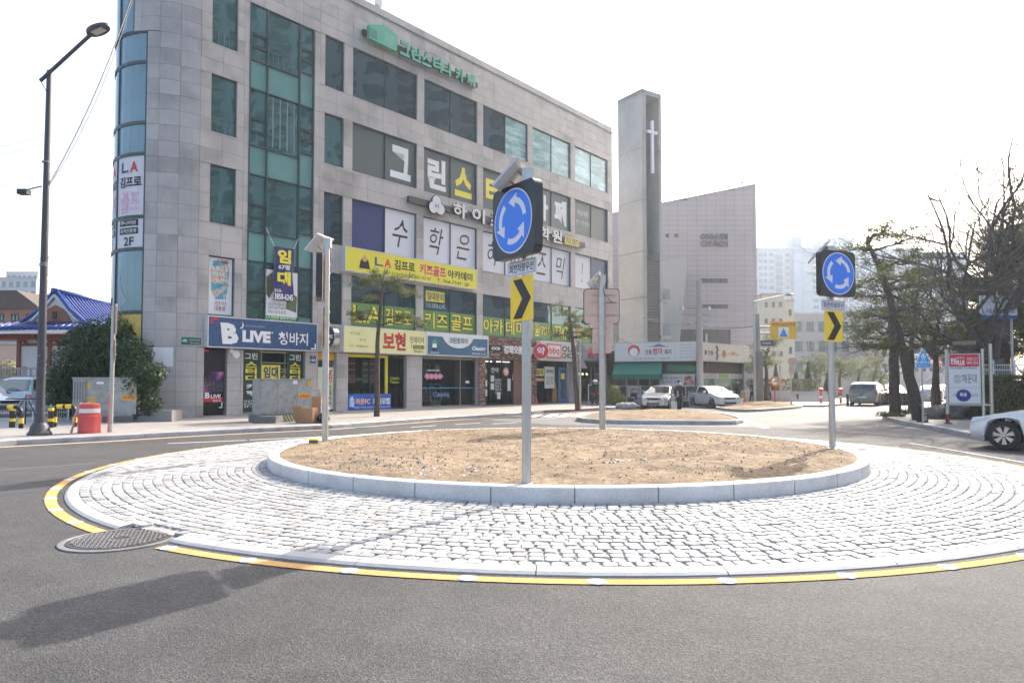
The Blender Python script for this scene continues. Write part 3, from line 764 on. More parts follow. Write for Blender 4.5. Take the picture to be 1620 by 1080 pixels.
# grey blinds behind the 4th floor centre glass and bars drawn as a balcony reflection
q = MB()
for k in range(4): q.fbox(FP, -4.65 + k * .37, -4.6 + k * .37, 12.6, 15.0, -.079, -.072)
q.build('blind_seam', mat('pale_seam', (.2, .3, .29), .5), CWF)
def rail(a, c, z0, z1, dep=-.075, n=5, par=None):  # thin bars standing in for balcony railings reflected in the panes
    q = MB(); q.fbox(FP, a, c, z1 - .03, z1, dep, dep + .02)
    for k in range(n): u = a + (c - a) * k / (n - 1); q.fbox(FP, u - .01, u + .01, z0, z1 - .03, dep, dep + .02)
    q.build('rail', mat('balcony_reflection', (.13, .2, .2), .5), par or bld)
rail(-4.9, -3.9, 16.45, 17.1)
for (z0, z1) in ZW[:3]: rail(-7.5, -6.5, z0 + .06, z0 + .68, -.135)
# round glass corner
rings = [(16.42, ROOF - .4, -10.8), (15.1, 16.42, -10.15), (12.52, 15.1, -10.15), (11.2, 12.52, -10.15), (8.55, 11.2, -10.15), (7.2, 8.55, -10.15), (4.55, 7.2, -10.15), (2.6, 4.55, -10.15), (.2, 2.6, -10.15)]
for k, (z0, z1, sR) in enumerate(rings):
    pm = blue_glass
    if k in (4, 5): pm = white_film
    if k == 7: pm = mat('yellow_picture_film', (.72, .5, .12), .5, var=.15, scale=3)
    wf = window(-13.5, sR, z0, z1, [-11.8, ], pane=pm, dep=.06, fw=.07)
    if k == 4:
        for o_, w_ in ((-11.62, 1.28), (-13.2, 1.28)):
            text('L.', o_ + .15, o_ + .6, 10.45, 10.9, FP, NAVY, wf, d=-.045, bold=.03); text('A', o_ + .68, o_ + 1.1, 10.45, 10.9, FP, RED, wf, d=-.045, bold=.03)
            text('김프로', o_ + .05, o_ + 1.28, 9.82, 10.28, FP, BLACK, wf, d=-.045, bold=.03); text('골프', o_ + .1, o_ + 1.2, 8.75, 9.65, FP, mat('pink_print', (.75, .45, .6), .5), wf, d=-.045, bold=.03)
    if k == 5:
        for o_ in (-11.62, -13.2):
            for y, t in ((8.2, '주니어반'), (7.86, '외국인환영')):
                q = MB(); q.fbox(FP, o_ + .1, o_ + 1.15, y - .02, y + .25, -.055, -.05, 4); q.build('film', BLACK, wf); text(t, o_ + .18, o_ + 1.07, y + .03, y + .2, FP, WHITE, wf, d=-.04, bold=.01)
            text('2F', o_ + .4, o_ + .95, 7.35, 7.72, FP, BLACK, wf, d=-.045, bold=.02)
    if k == 7: text('수', -11.0, -10.4, 3.0, 4.0, FP, BLACK, wf, d=-.045, bold=.0); text('고', -11.7, -11.2, 3.2, 3.9, FP, WHITE, wf, d=-.045)
q = MB()       # frost marks on the low glass
q.prism(FP, [(-11.5, 6.2), (-11.3, 5.5), (-11.0, 5.0), (-11.35, 4.75), (-11.6, 5.1)], -.055, -.052); q.build('peeled_film', mat('frost', (.3, .4, .45), .6), bld)
# roof equipment
q = thing('mobile_antenna', 'white mobile phone antenna on the roof edge above the green letters', 'antenna', tuple(FP(1.6, ROOF, -.3)))
b = MB(); b.tube([FP(1.6, ROOF, -.3), FP(1.6, ROOF + 1.0, -.3)], .035); b.build('mast', GREY, q); b = MB(); b.fbox(FP, 1.45, 1.85, ROOF + .75, ROOF + 2.6, -.42, -.25); b.build('antenna_panel', WHITE, q)
for s_, h in ((.2, 1.6), (12.5, .5)):
    b = MB(); b.tube([FP(s_, ROOF, -.3), FP(s_, ROOF + h, -.3)], .02, 6); o = b.build('lightning_rod', GREY); tag(o, 'thin rod on the roof edge %s' % ('left of the white antenna' if s_ < 1 else 'halfway along the long grey parapet'), 'rod')
# downpipe / end corner strip and small wall fittings
b = MB(); b.tube([FP(S1 + .12, .2, .05), FP(S1 + .12, 7.2, .05)], .05, 8); b.build('downpipe', GREY, bld)

# ---------------- shop signs
def shop_sign(label, s0, s1, z0, z1, dep, face, side=None, d0=.0, name='shop_sign', cat='shop sign', lip=True):
    r = thing(name, label, cat, tuple(FP((s0 + s1) / 2, z0, d0)))
    b = MB(); b.fbox(FP, s0, s1, z0, z1, d0, d0 + dep - .004); b.build('cabinet', side or mat('sign_side', (.6, .6, .6), .45), r)
    b = MB(); b.fbox(FP, s0 + .015, s1 - .015, z0 + .015, z1 - .015, d0 + dep - .004, d0 + dep); b.build('face', face, r)
    if lip:
        b = MB(); t = .035
        for (a, c, y0, y1) in ((s0 - .01, s1 + .01, z0 - .01, z0 + t), (s0 - .01, s1 + .01, z1 - t, z1 + .01), (s0 - .01, s0 + t, z0 + t, z1 - t), (s1 - t, s1 + .01, z0 + t, z1 - t)): b.fbox(FP, a, c, y0, y1, d0 + dep - .03, d0 + dep + .006)
        b.build('frame', side or mat('sign_side', (.6, .6, .6), .45), r)
    return r, d0 + dep + .004
denim = mat('denim_print', (.035, .085, .2), .7, var=.55, scale=14)
r, d = shop_sign('denim blue sign reading B LIVE over the corner entrance', -7.74, -2.4, 3.14, 4.47, .35, denim)
text('B', -7.2, -6.38, 3.3, 4.22, FP, WHITE, r, d, bold=.06, shear=-.1); text('♪', -6.3, -6.12, 4.0, 4.3, FP, WHITE, r, d); text('BLUE JEAN BANG', -6.05, -5.15, 4.07, 4.2, FP, mat('dim_print', (.3, .35, .45), .5), r, d)
text('LIVE', -6.2, -4.85, 3.42, 3.95, FP, WHITE, r, d, bold=.06); text('®', -4.83, -4.72, 3.85, 3.96, FP, WHITE, r, d); text('청바지', -4.45, -2.92, 3.38, 3.98, FP, WHITE, r, d, bold=.015)
b = MB()
for q_ in ((-7.62, -7.3, 4.3, 4.38), (-7.62, -7.52, 4.15, 4.3)): b.fquad(FP, *q_, d)
b.build('corner_mark', RED, r); b = MB()
for q_ in ((-2.75, -2.48, 3.22, 3.29), (-2.55, -2.48, 3.29, 3.5)): b.fquad(FP, *q_, d)
b.build('corner_mark', WHITE, r)
# round projecting sign
c0 = FP(-1.95, 3.85, .0); r = thing('round_sign', 'round dark blue projecting sign between the denim sign and the pale yellow sign', 'sign', tuple(c0))
rot = (-FD).to_track_quat('Z', 'Y').to_matrix(); cc = FP(-1.75, 3.85, .55)
b = MB(); b.lathe(cc, [(.5, -.16), (.52, -.14), (.52, .14), (.5, .16)], 28, rot=rot); b.build('drum', STEEL, r, smooth=True)
b = MB(); b.lathe(cc, [(.49, .155), (.49, .17)], 28, rot=rot); b.build('face', mat('deep_navy', (.02, .04, .09), .4), r)
fr_ = plane(cc + (-FD) * .175, FN * -1.0); 
fr_ = plane(cc - FD * .178, Vector((FN.x, FN.y, 0)) if ((-FD).cross(Vector((0, 0, 1)))).dot(FN) < 0 else -FN)
text('LIVE', -.38, .38, -.08, .1, fr_, WHITE, r, .0, bold=.04); text('청바지', -.2, .2, -.3, -.16, fr_, WHITE, r, .0)
b = MB(); b.fbox(FP, -1.8, -1.7, 3.8, 3.9, 0, .12); b.build('bracket', GREY, r)
# bohyeon interior decorator
ysf = mat('cream_yellow_face', (.74, .72, .36), .5, var=.04, scale=.6)
r, d = shop_sign('pale yellow sign with red lettering 보현 over the interior decorator', -.86, 4.62, 3.18, 4.5, .32, ysf)
text('보현', 1.6, 3.15, 3.36, 4.3, FP, BLACK, r, d, bold=.035); text('보현', 1.58, 3.12, 3.38, 4.33, FP, RED, r, d + .006, bold=.02)
text('인테리어', 3.45, 4.45, 3.8, 4.18, FP, BLACK, r, d, bold=.01); text('704-8415', 3.7, 4.4, 3.28, 3.44, FP, BLACK, r, d, bold=.01)
b = MB(); b.fquad(FP, 3.68, 4.48, 3.5, 3.7, d); b.build('plate', BLACK, r); text('704-8415', 3.72, 4.44, 3.53, 3.67, FP, YEL, r, d + .006); text('T.', 3.5, 3.66, 3.5, 3.7, FP, BLACK, r, d)
gp = mat('olive_print', (.2, .3, .08), .5); text('바닥 재료', -.5, .15, 4.05, 4.22, FP, gp, r, d); text('홈 시공', .1, .5, 3.76, 3.88, FP, BLACK, r, d); text('시공', -.55, -.3, 3.42, 3.58, FP, mat('orange_print', (.6, .2, .04), .5), r, d); text('자연놀이시', -.1, .6, 3.42, 3.56, FP, BLACK, r, d)
# laundry
lblue = mat('laundry_blue', (.03, .12, .22), .5)
r, d = shop_sign('white and blue laundry sign with a round green hatted head and Cleaning lettering', 4.7, 9.8, 3.2, 4.52, .28, mat('off_white_face', (.68, .68, .68), .5))
arc = [(4.78, 3.24), (9.72, 3.24), (9.72, 4.3), (8.5, 4.28)] + [(7.2 + 1.25 * math.cos(t), 4.38 - .72 * math.sin(t)) for t in [math.pi * k / 12 for k in range(1, 12)]] + [(5.9, 4.28), (4.78, 4.28)]
b = MB(); b.prism(FP, arc, d - .003, d); b.build('blue_panel', lblue, r)
text('크린토피아', 6.45, 8.0, 3.92, 4.28, FP, lblue, r, d + .004, bold=.03); text('Cleaning', 8.35, 9.55, 3.52, 3.84, FP, WHITE, r, d + .004, bold=.03, shear=.2); text('해운대우동점 731-1402', 8.35, 9.55, 3.32, 3.44, FP, WHITE, r, d + .004)
b = MB(); b.lathe(FP(5.3, 3.72, d), [(.17, 0), (.17, .006)], 16, rot=FN.to_track_quat('Z', 'Y').to_matrix()); b.build('head_badge', WHITE, r)
b = MB(); b.prism(FP, [(5.08, 3.86)] + [(5.3 + .24 * math.cos(t), 3.86 + .24 * math.sin(t)) for t in [math.pi - math.pi * k / 8 for k in range(9)]], d + .006, d + .012); b.build('cap_badge', mat('green_badge', (.05, .3, .15), .5), r)
b = MB(); b.prism(FP, [(5.18, 3.62), (5.42, 3.62), (5.45, 3.45), (5.15, 3.45)], d + .006, d + .01); b.build('collar_badge', BLACK, r); text('세탁편의점', 4.95, 5.65, 3.28, 3.38, FP, WHITE, r, d + .004)
# pharmacy: brick cladding with individual bricks
brick_ms = [mat('brick_%s' % n_, c, .85, var=.2, scale=12) for n_, c in (('a', (.16, .08, .06)), ('b', (.22, .11, .085)), ('c', (.1, .06, .05)), ('d', (.3, .2, .17)))]
bf = bpy.data.objects.new('brick_front', None); bf.location = FP(12, .15, 0)
bricks = []
zz = .18; rw = 0
while zz < 4.5:
    s_ = 9.24 - (.12 if rw % 2 else 0)
    while s_ < 14.85:
        a, c = max(s_, 9.24), min(s_ + .235, 14.85); s_ += .245
        if c - a > .05:
            for q_ in subtract([(a, c, zz, zz + .07)], (9.8, 14.0, .15, 3.14)): bricks.append(q_)
    zz += .08; rw += 1
b = MB()
for q_ in bricks:
    b.cur = rnd.choice((0, 0, 1, 1, 2, 3) if rnd.random() < .8 else (3,)); e = rnd.uniform(.0, .018); b.fbox(FP, q_[0], q_[1], q_[2], min(q_[3], 4.52), -.02, .03 + e)
b.build('bricks', brick_ms, bld, kind='stuff')
b = MB(); b.fquad(FP, 9.22, 9.8, .15, 4.52, .005); b.fquad(FP, 14.0, 14.86, .15, 4.52, .005); b.fquad(FP, 9.8, 14.0, 3.14, 4.52, .005); b.build('mortar', mat('mortar_dark', (.2, .18, .17), .9), bld)
r = thing('shop_sign', 'white channel letters of the pharmacy on the red brick front', 'shop sign', tuple(FP(12, 3.6, .05)))
b = MB(); b.fbox(FP, 10.1, 11.2, 3.6, 3.98, .05, .12); b.build('panel', BLACK, r); text('CCS', 10.25, 11.05, 3.7, 3.88, FP, WHITE, r, .125, bold=.05)
text('경희오름한약국', 11.35, 14.7, 3.48, 4.02, FP, mat('channel_letter_white', (.7, .7, .7), .4), r, .12, bold=.04, extr=.08); text('한방 약국 카페', 10.3, 11.1, 3.36, 3.45, FP, WHITE, r, .06)
b = MB(); b.fbox(FP, 11.3, 14.75, 3.7, 3.8, .05, .12); b.build('bar', BLACK, r)
# round red sign
r = thing('round_sign', 'round red illuminated sign with the white syllable 약', 'sign', tuple(FP(14.9, 3.7, .4)))
cc = FP(14.75, 3.75, .5); n2 = (FN * .62 - FD * .78).normalized(); rot = n2.to_track_quat('Z', 'Y').to_matrix()
b = MB(); b.lathe(cc, [(.5, -.12), (.52, -.1), (.52, .1), (.5, .12)], 28, rot=rot); b.build('drum', mat('white_drum', (.7, .65, .65), .4), r, smooth=True)
b = MB(); b.lathe(cc, [(.49, .12), (.49, .13)], 28, rot=rot); b.build('face', RED, r)
rr = Vector((0, 0, 1)).cross(n2); text('약', -.26, .26, -.25, .27, plane(cc + n2 * .135, rr), WHITE, r, .0, bold=.03)
b = MB(); b.fbox(FP, 14.6, 14.66, 3.7, 3.76, 0, .5); b.build('bracket', GREY, r)
# fried chicken
r, d = shop_sign('light grey sign reading bbq OLIVE CHICKEN beside the brick front', 14.95, 19.7, 3.15, 4.45, .3, mat('chicken_face', (.5, .49, .46), .5))
b = MB(); b.fbox(FP, 15.6, 17.2, 3.35, 4.3, d - .004, d + .05); b.build('red_panel', RED, r); b = MB(); b.fbox(FP, 15.7, 17.1, 3.42, 4.22, d + .05, d + .055); b.build('white_panel', mat('pinkish_white', (.7, .62, .62), .5), r)
text('bbq', 15.85, 16.95, 3.5, 4.1, FP, RED, r, d + .06, bold=.02); text('OLIVE\nCHICKEN', 17.35, 19.5, 3.32, 4.25, FP, BLACK, r, d, bold=.03)
# red lettered grey fascia
r, d = shop_sign('grey fascia with tall red letters at the far end of the building', 19.85, 24.8, 3.25, 4.5, .3, mat('grey_fascia', (.24, .24, .25), .5), mat('grey_fascia', (.24, .24, .25), .5), lip=False)
text('옷 누리', 20.6, 23.2, 3.5, 4.25, FP, RED, r, d, bold=.05, extr=.05); text('옷누리', 23.6, 24.5, 3.42, 3.6, FP, RED, r, d)
# yellow academy sign over the second floor
r, d = shop_sign('long yellow golf academy sign above the second floor windows', -.83, 8.72, 7.27, 8.5, .35, mat('academy_yellow', (.74, .66, .05), .5))
text('L.', 1.0, 1.55, 7.75, 8.2, FP, NAVY, r, d, bold=.03); text('A', 1.62, 2.1, 7.75, 8.2, FP, RED, r, d, bold=.03); text('김프로', 2.3, 3.75, 7.72, 8.25, FP, BLACK, r, d, bold=.03)
text('키즈골프', 4.1, 6.1, 7.68, 8.28, FP, mat('crimson_print', (.6, .04, .12), .5), r, d, bold=.035); text('아카데미', 6.25, 8.3, 7.72, 8.2, FP, BLACK, r, d, bold=.03)
text('주니어반 / 외국인환영', 1.6, 4.9, 7.4, 7.56, FP, BLACK, r, d); text('T. 704-7747  2F', 5.4, 8.0, 7.38, 7.58, FP, BLACK, r, d, bold=.01)
# small plain emblem in place of the mascot
b = MB(); b.prism(FP, [(0, 7.5), (.7, 7.5), (.6, 7.9), (.35, 8.2), (.1, 7.9)], d, d + .003); b.build('emblem', BLACK, r); b = MB(); b.lathe(FP(.35, 8.0, d), [(.15, 0), (.15, .008)], 14, rot=FN.to_track_quat('Z', 'Y').to_matrix()); b.build('emblem_disc', mat('tan_print', (.6, .35, .15), .5), r)
# academy bar sign with channel letters
bar_m = mat('sign_bar', (.045, .05, .055), .5)
r = thing('shop_sign', 'dark bar with white channel letters of the maths academy and a yellow number box', 'shop sign', tuple(FP(12, 11.6, 0)))
b = MB(); b.fbox(FP, 3.45, 20.4, 11.62, 11.98, .02, .2); b.build('bar', bar_m, r)
ring_m = mat('emblem_white', (.7, .7, .72), .4); rot = FN.to_track_quat('Z', 'Y').to_matrix()
for k in range(3):
    t = math.pi / 2 + k * 2 * math.pi / 3; o_ = FP(5.45 + .3 * math.cos(t), 11.78 + .26 * math.sin(t), .2)
    b = MB(); b.lathe(o_, [(.38, 0), (.38, .06 + k * .004)], 24, rot=rot); b.build('emblem_lobe', BLACK, r); b = MB(); b.lathe(o_, [(.33, .06), (.33, .075 + k * .004)], 24, rot=rot); b.build('emblem_lobe', ring_m, r)
text('H', 5.33, 5.57, 11.65, 11.9, FP, BLACK, r, .29)
cw_ = mat('channel_letter_white', (.7, .7, .7), .4)
for ch, s_ in zip('하이즈수학학원', (6.75, 8.35, 10.0, 11.9, 13.4, 14.9, 16.3)):
    w_ = 1.15; text(ch, s_, s_ + w_, 11.42, 12.3, FP, BLACK, r, .2, bold=.05, extr=.06); text(ch, s_, s_ + w_, 11.42, 12.3, FP, cw_, r, .27, bold=.03)
b = MB(); b.fbox(FP, 17.75, 19.5, 11.5, 12.05, .2, .3); b.build('number_box', mat('amber_face', (.7, .52, .1), .5), r); text('703.7877', 17.85, 19.4, 11.58, 11.97, FP, BLACK, r, .305, bold=.01)
# green study cafe letters at the parapet
grn = mat('sign_green', (.09, .4, .27), .45); 
r = thing('shop_sign', 'green channel letters and house emblem on a dark bar below the parapet', 'shop sign', tuple(FP(5, 19.9, 0)))
b = MB(); b.fbox(FP, .3, 8.9, 19.85, 20.12, .02, .2); b.build('bar', bar_m, r)
b = MB(); b.prism(FP, [(.5, 19.62), (2.35, 19.6), (2.35, 20.5), (1.45, 20.72), (.5, 20.35)], .2, .42); b.build('house_emblem', grn, r)
b = MB(); b.fbox(FP, .55, .98, 19.72, 20.2, .42, .43); b.build('door_mark', mat('dark_green', (.04, .24, .16), .5), r); text('THE\nGREEN\nSTUDY', 1.5, 2.15, 19.8, 20.35, FP, mat('light_green', (.3, .6, .5), .5), r, .425)
dg = mat('dark_green_side', (.03, .2, .13), .5)
for ch, s_ in zip('그린스터디카페', (2.65, 3.45, 4.25, 5.1, 5.8, 6.9, 7.85)):
    text(ch, s_, s_ + .7, 19.62, 20.42, FP, dg, r, .2, bold=.05, extr=.11); text(ch, s_, s_ + .7, 19.62, 20.42, FP, grn, r, .316, bold=.04)
# small green plate, white board, address plate
r, d = shop_sign('small dark green name plate on the granite wall left of the denim sign', -8.66, -7.86, 3.2, 3.55, .03, mat('dark_green_plate', (.02, .12, .09), .5), name='name_plate', cat='plate', lip=False)
text('그린스터디 독서실', -8.35, -7.92, 3.38, 3.47, FP, WHITE, r, d); text('051-702-9225', -8.3, -7.95, 3.26, 3.32, FP, WHITE, r, d); b = MB(); b.prism(FP, [(-8.6, 3.33), (-8.42, 3.33), (-8.42, 3.42), (-8.51, 3.47), (-8.6, 3.42)], d, d + .002); b.build('house_mark', mat('light_green', (.3, .6, .5), .5), r)
r, d = shop_sign('blank white board on the granite wall above the bush', -9.75, -8.93, 2.28, 3.1, .03, WHITE, name='board', cat='board', lip=False)
r, d = shop_sign('small blue address plate reading 104 beside the corner entrance', -2.62, -2.24, 2.55, 2.95, .03, mat('plate_blue', (.02, .08, .2), .45), name='address_plate', cat='plate', lip=False)
text('104', -2.55, -2.3, 2.65, 2.79, FP, WHITE, r, d, bold=.02); text('우동', -2.5, -2.36, 2.84, 2.9, FP, WHITE, r, d)
# hanging banner and poster on the curtain wall
r = thing('poster', 'white golf academy poster with green foot behind the purple banner', 'poster', tuple(FP(-4, 4.5, -.02)))
b = MB(); b.fbox(FP, -4.97, -3.3, 4.72, 6.85, -.03, .01); b.build('sheet', mat('poster_white2', (.7, .7, .7), .5), r)
b = MB(); b.fbox(FP, -4.97, -3.3, 4.42, 4.715, -.03, .012); b.build('green_foot', mat('poster_green', (.03, .25, .08), .5), r); text('L.A 김프로 골프아카데미', -4.9, -3.38, 4.6, 4.7, FP, WHITE, r, .016, bold=.02); text('상담문의 : T. 704-7747', -4.7, -3.6, 4.46, 4.56, FP, YEL, r, .016, bold=.01)
b = MB(); b.prism(FP, [(-4.9, 6.5), (-4.6, 6.75), (-4.55, 5.9), (-4.75, 5.5), (-4.9, 5.7)], .011, .013); b.build('printed_picture', mat('dark_olive_print', (.08, .09, .05), .6, var=.4, scale=6), r)
b = MB(); b.prism(FP, [(-3.9, 5.1), (-3.35, 4.95), (-3.32, 5.7), (-3.6, 5.9), (-3.85, 5.6)], .011, .013); b.build('printed_picture', mat('green_photo_print', (.1, .14, .06), .6, var=.5, scale=7), r)
text('스윙 진단부터 클럽피팅까지\nJUNIOR & KIDS TRAINING\n레슨 문의 환영', -4.8, -3.9, 4.82, 5.35, FP, DARK, r, .014)
purple = mat('banner_purple', (.035, .03, .15), .6, var=.1, scale=3)
r = thing('banner', 'hanging purple banner with yellow 임대 lettering and a phone number', 'banner', tuple(FP(-4, 5.4, .1)))
b = MB(); n_ = 14
for k in range(n_ + 1):
    for j in range(5):
        u = -4.6 + 1.0 * j / 4; zz = 7.95 - 2.5 * k / n_; b.v.append(tuple(FP(u + .02 * math.sin(k * .7), zz, .12 + .035 * math.sin(j * 1.9 + k * .5))))
for k in range(n_):
    for j in range(4): b.f.append((k * 5 + j, k * 5 + j + 1, k * 5 + j + 6, k * 5 + j + 5)); b.mi.append(0)
b.build('cloth', purple, r, smooth='all')
text('임', -4.45, -3.75, 7.2, 7.85, FP, YEL, r, .17, bold=.05); text('67평', -4.4, -3.8, 6.9, 7.15, FP, WHITE, r, .17, bold=.03); text('대', -4.45, -3.75, 6.18, 6.82, FP, YEL, r, .17, bold=.05); text('010-', -4.58, -4.2, 5.82, 5.98, FP, WHITE, r, .17, bold=.02); text('3858-6245', -4.58, -3.62, 5.48, 5.78, FP, WHITE, r, .17, bold=.03)
b = MB(); b.tube([FP(-4.98, 8.75, .05), FP(-4.6, 7.95, .12)], .012, 5); b.tube([FP(-3.3, 8.5, .05), FP(-3.6, 7.95, .12)], .012, 5); b.build('cord', WHITE, r)

# ---------------- ground floor shop fronts
clear = mat('shop_glass', (.05, .08, .08), .03, alpha=.1, spec=.8)
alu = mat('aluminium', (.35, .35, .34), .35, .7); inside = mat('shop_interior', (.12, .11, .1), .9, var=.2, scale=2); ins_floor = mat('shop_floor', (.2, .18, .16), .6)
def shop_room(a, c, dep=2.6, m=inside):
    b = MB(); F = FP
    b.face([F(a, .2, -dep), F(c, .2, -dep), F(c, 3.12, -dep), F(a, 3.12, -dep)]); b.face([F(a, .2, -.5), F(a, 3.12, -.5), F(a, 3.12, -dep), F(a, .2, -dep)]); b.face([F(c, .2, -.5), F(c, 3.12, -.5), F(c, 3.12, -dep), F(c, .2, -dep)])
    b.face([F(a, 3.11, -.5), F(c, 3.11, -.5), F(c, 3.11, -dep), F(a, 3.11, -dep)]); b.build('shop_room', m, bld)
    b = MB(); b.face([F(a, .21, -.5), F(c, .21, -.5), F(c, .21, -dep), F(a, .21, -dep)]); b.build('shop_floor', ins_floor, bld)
def shopfront(a, c, vs, fm=alu, z1=3.1, dep=.3, hs=(), glass=clear, room=True, fw=.06, name='shop_window'):
    b = MB()
    def q(x0, x1, y0, y1): b.fbox(FP, x0, x1, y0, y1, -dep - .05, -dep + .05)
    q(a, c, .2, .3); q(a, c, z1 - .1, z1); q(a, a + fw, .3, z1 - .1); q(c - fw, c, .3, z1 - .1)
    for v in vs: q(v - fw / 2, v + fw / 2, .3, z1 - .1)
    xs = [a] + list(vs) + [c]
    for h in hs: q(a + fw, c - fw, h - .03, h + .03)
    fr = b.build(name, fm, bld)
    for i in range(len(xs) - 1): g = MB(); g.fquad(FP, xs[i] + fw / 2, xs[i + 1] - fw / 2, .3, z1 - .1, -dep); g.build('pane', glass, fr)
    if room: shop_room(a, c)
    return fr
# concert poster bay
stage = ramp_mat('concert_print', [(.3, (.01, .008, .015)), (.45, (.05, .02, .04)), (.55, (.1, .08, .35)), (.62, (.6, .08, .07)), (.75, (.3, .4, .6))], 2.2, detail=6)
b = MB(); b.fquad(FP, -7.72, -6.7, .2, 3.1, -.3); b.build('backing', DARK, bld)
r = thing('poster', 'tall dark concert poster with B LIVE logo by the corner entrance', 'poster', tuple(FP(-7.2, .45, -.2)))
b = MB(); b.fbox(FP, -7.68, -6.75, .45, 3.08, -.2, -.15); b.build('frame', BLACK, r); b = MB(); b.fquad(FP, -7.64, -6.79, 1.2, 2.1, -.146); b.build('printed_picture', stage, r)
b = MB()
for k in range(9):
    u = -7.6 + k * .092; hh = rnd.uniform(.45, .62); b.prism(FP, [(u, 1.25), (u + .07, 1.25), (u + .065, 1.25 + hh * .75), (u + .05, 1.25 + hh * .8), (u + .05, 1.25 + hh), (u + .02, 1.25 + hh), (u + .02, 1.25 + hh * .8), (u + .005, 1.25 + hh * .75)], -.145, -.143)
b.build('printed_people', mat('people_print', (.09, .07, .1), .6, var=.9, scale=9), r)
b = MB(); b.fquad(FP, -7.64, -6.79, 2.1, 2.95, -.146); b.build('printed_picture', mat('dark_purple_print', (.02, .012, .02), .4), r); b = MB(); b.fquad(FP, -7.64, -6.79, .8, .98, -.142); b.build('red_band', RED, r)
b = MB(); b.fquad(FP, -7.66, -7.45, 2.96, 3.04, -.142); b.build('corner_mark', RED, r)
text('B', -7.6, -7.38, .95, 1.2, FP, WHITE, r, -.138, bold=.05); text('LIVE', -7.34, -6.9, .95, 1.12, FP, WHITE, r, -.138, bold=.04); text('청바지', -7.25, -6.9, .77, .9, FP, WHITE, r, -.138, bold=.01)
b = MB(); b.fquad(FP, -6.98, -6.82, .52, .57, -.14); b.fquad(FP, -6.87, -6.82, .57, .78, -.14); b.build('corner_mark', WHITE, r)
# study cafe entrance
fr = shopfront(-5.95, -2.83, [-5.05, -4.95, -3.75, -3.55], hs=[2.55]); 
dgb = mat('dark_green_banner', (.012, .05, .035), .5)
for a, lab in ((-5.92, 'left tall dark green study cafe banner beside the entrance'), (-3.7, 'right tall dark green study cafe banner beside the entrance')):
    r = thing('banner', lab, 'banner', tuple(FP(a, .4, -.2))); b = MB(); b.fbox(FP, a, a + .85, .35, 3.08, -.2, -.17); b.build('sheet', dgb, r)
    text('그린', a + .12, a + .73, 2.68, 2.98, FP, WHITE, r, -.166, bold=.02); text('스터디', a + .16, a + .7, 1.68, 2.6, FP, YEL, r, -.166, bold=.03, vertical=True); text('카페', a + .2, a + .66, 1.0, 1.6, FP, WHITE, r, -.166, bold=.03, vertical=True); text('해운대점\n051-702-9225\n2F-3F', a + .1, a + .75, .5, .85, FP, WHITE, r, -.166)
b = MB(); b.fbox(FP, -4.95, -4.0, 1.75, 2.45, -.26, -.25); o = b.build('film', YEL, fr); b = MB(); b.fbox(FP, -4.95, -4.0, 1.55, 1.745, -.26, -.25); b.build('film', mat('print_blue', (.08, .12, .4), .5), fr)
text('임대', -4.85, -4.1, 1.83, 2.38, FP, NAVY, fr, -.245, bold=.04); text('701-9339', -4.8, -4.15, 1.6, 1.7, FP, WHITE, fr, -.245)
b = MB(); b.fbox(FP, -3.98, -3.6, .5, 2.4, -.27, -.26); b.build('film', dgb, fr); text('그린', -3.95, -3.65, 2.1, 2.3, FP, WHITE, fr, -.25); text('스터디', -3.93, -3.67, 1.3, 2.0, FP, YEL, fr, -.25, vertical=True, bold=.03)
# dish fittings
r = thing('wall_lamp', 'two round white wall discs beside the concert poster', 'wall fitting', tuple(FP(-6.4, 2.9, 0)))
for u, zz, q_ in ((-6.33, 2.88, .18), (-6.55, 3.02, .11)): b = MB(); b.lathe(FP(u, zz, .05), [(q_, 0), (q_ * .9, .05), (.01, .08)], 18, rot=FN.to_track_quat('Z', 'Y').to_matrix()); b.tube([FP(u, zz, 0), FP(u, zz, .06)], .02, 6); b.build('disc', WHITE, r, smooth=True)
# narrow bay: yellow head, upright banner
b = MB(); b.fquad(FP, -2.12, -1.05, .2, 3.12, -.35); b.build('backing', inside, bld)
b = MB(); b.fbox(FP, -2.1, -1.07, 2.75, 3.1, -.25, -.2); b.build('head_panel', mat('amber_panel', (.7, .4, .05), .5), bld)
r = thing('banner', 'cream upright banner with 보현 in red and 인테리어 below', 'banner', tuple(FP(-1.6, .3, -.1)))
b = MB(); b.fbox(FP, -2.1, -1.1, .3, 2.4, -.2, -.17); b.build('sheet', mat('cream_banner', (.66, .65, .5), .5), r); text('보현', -1.5, -1.2, 1.65, 2.3, FP, RED, r, -.165, bold=.03, vertical=True); text('인테리어', -1.45, -1.24, .45, 1.5, FP, DARK, r, -.165, bold=.01, vertical=True)
text('도배장판', -2.0, -1.85, .5, 1.3, FP, DARK, r, -.165, vertical=True); text('홈인테리어', -1.8, -1.65, .5, 1.3, FP, DARK, r, -.165, vertical=True)
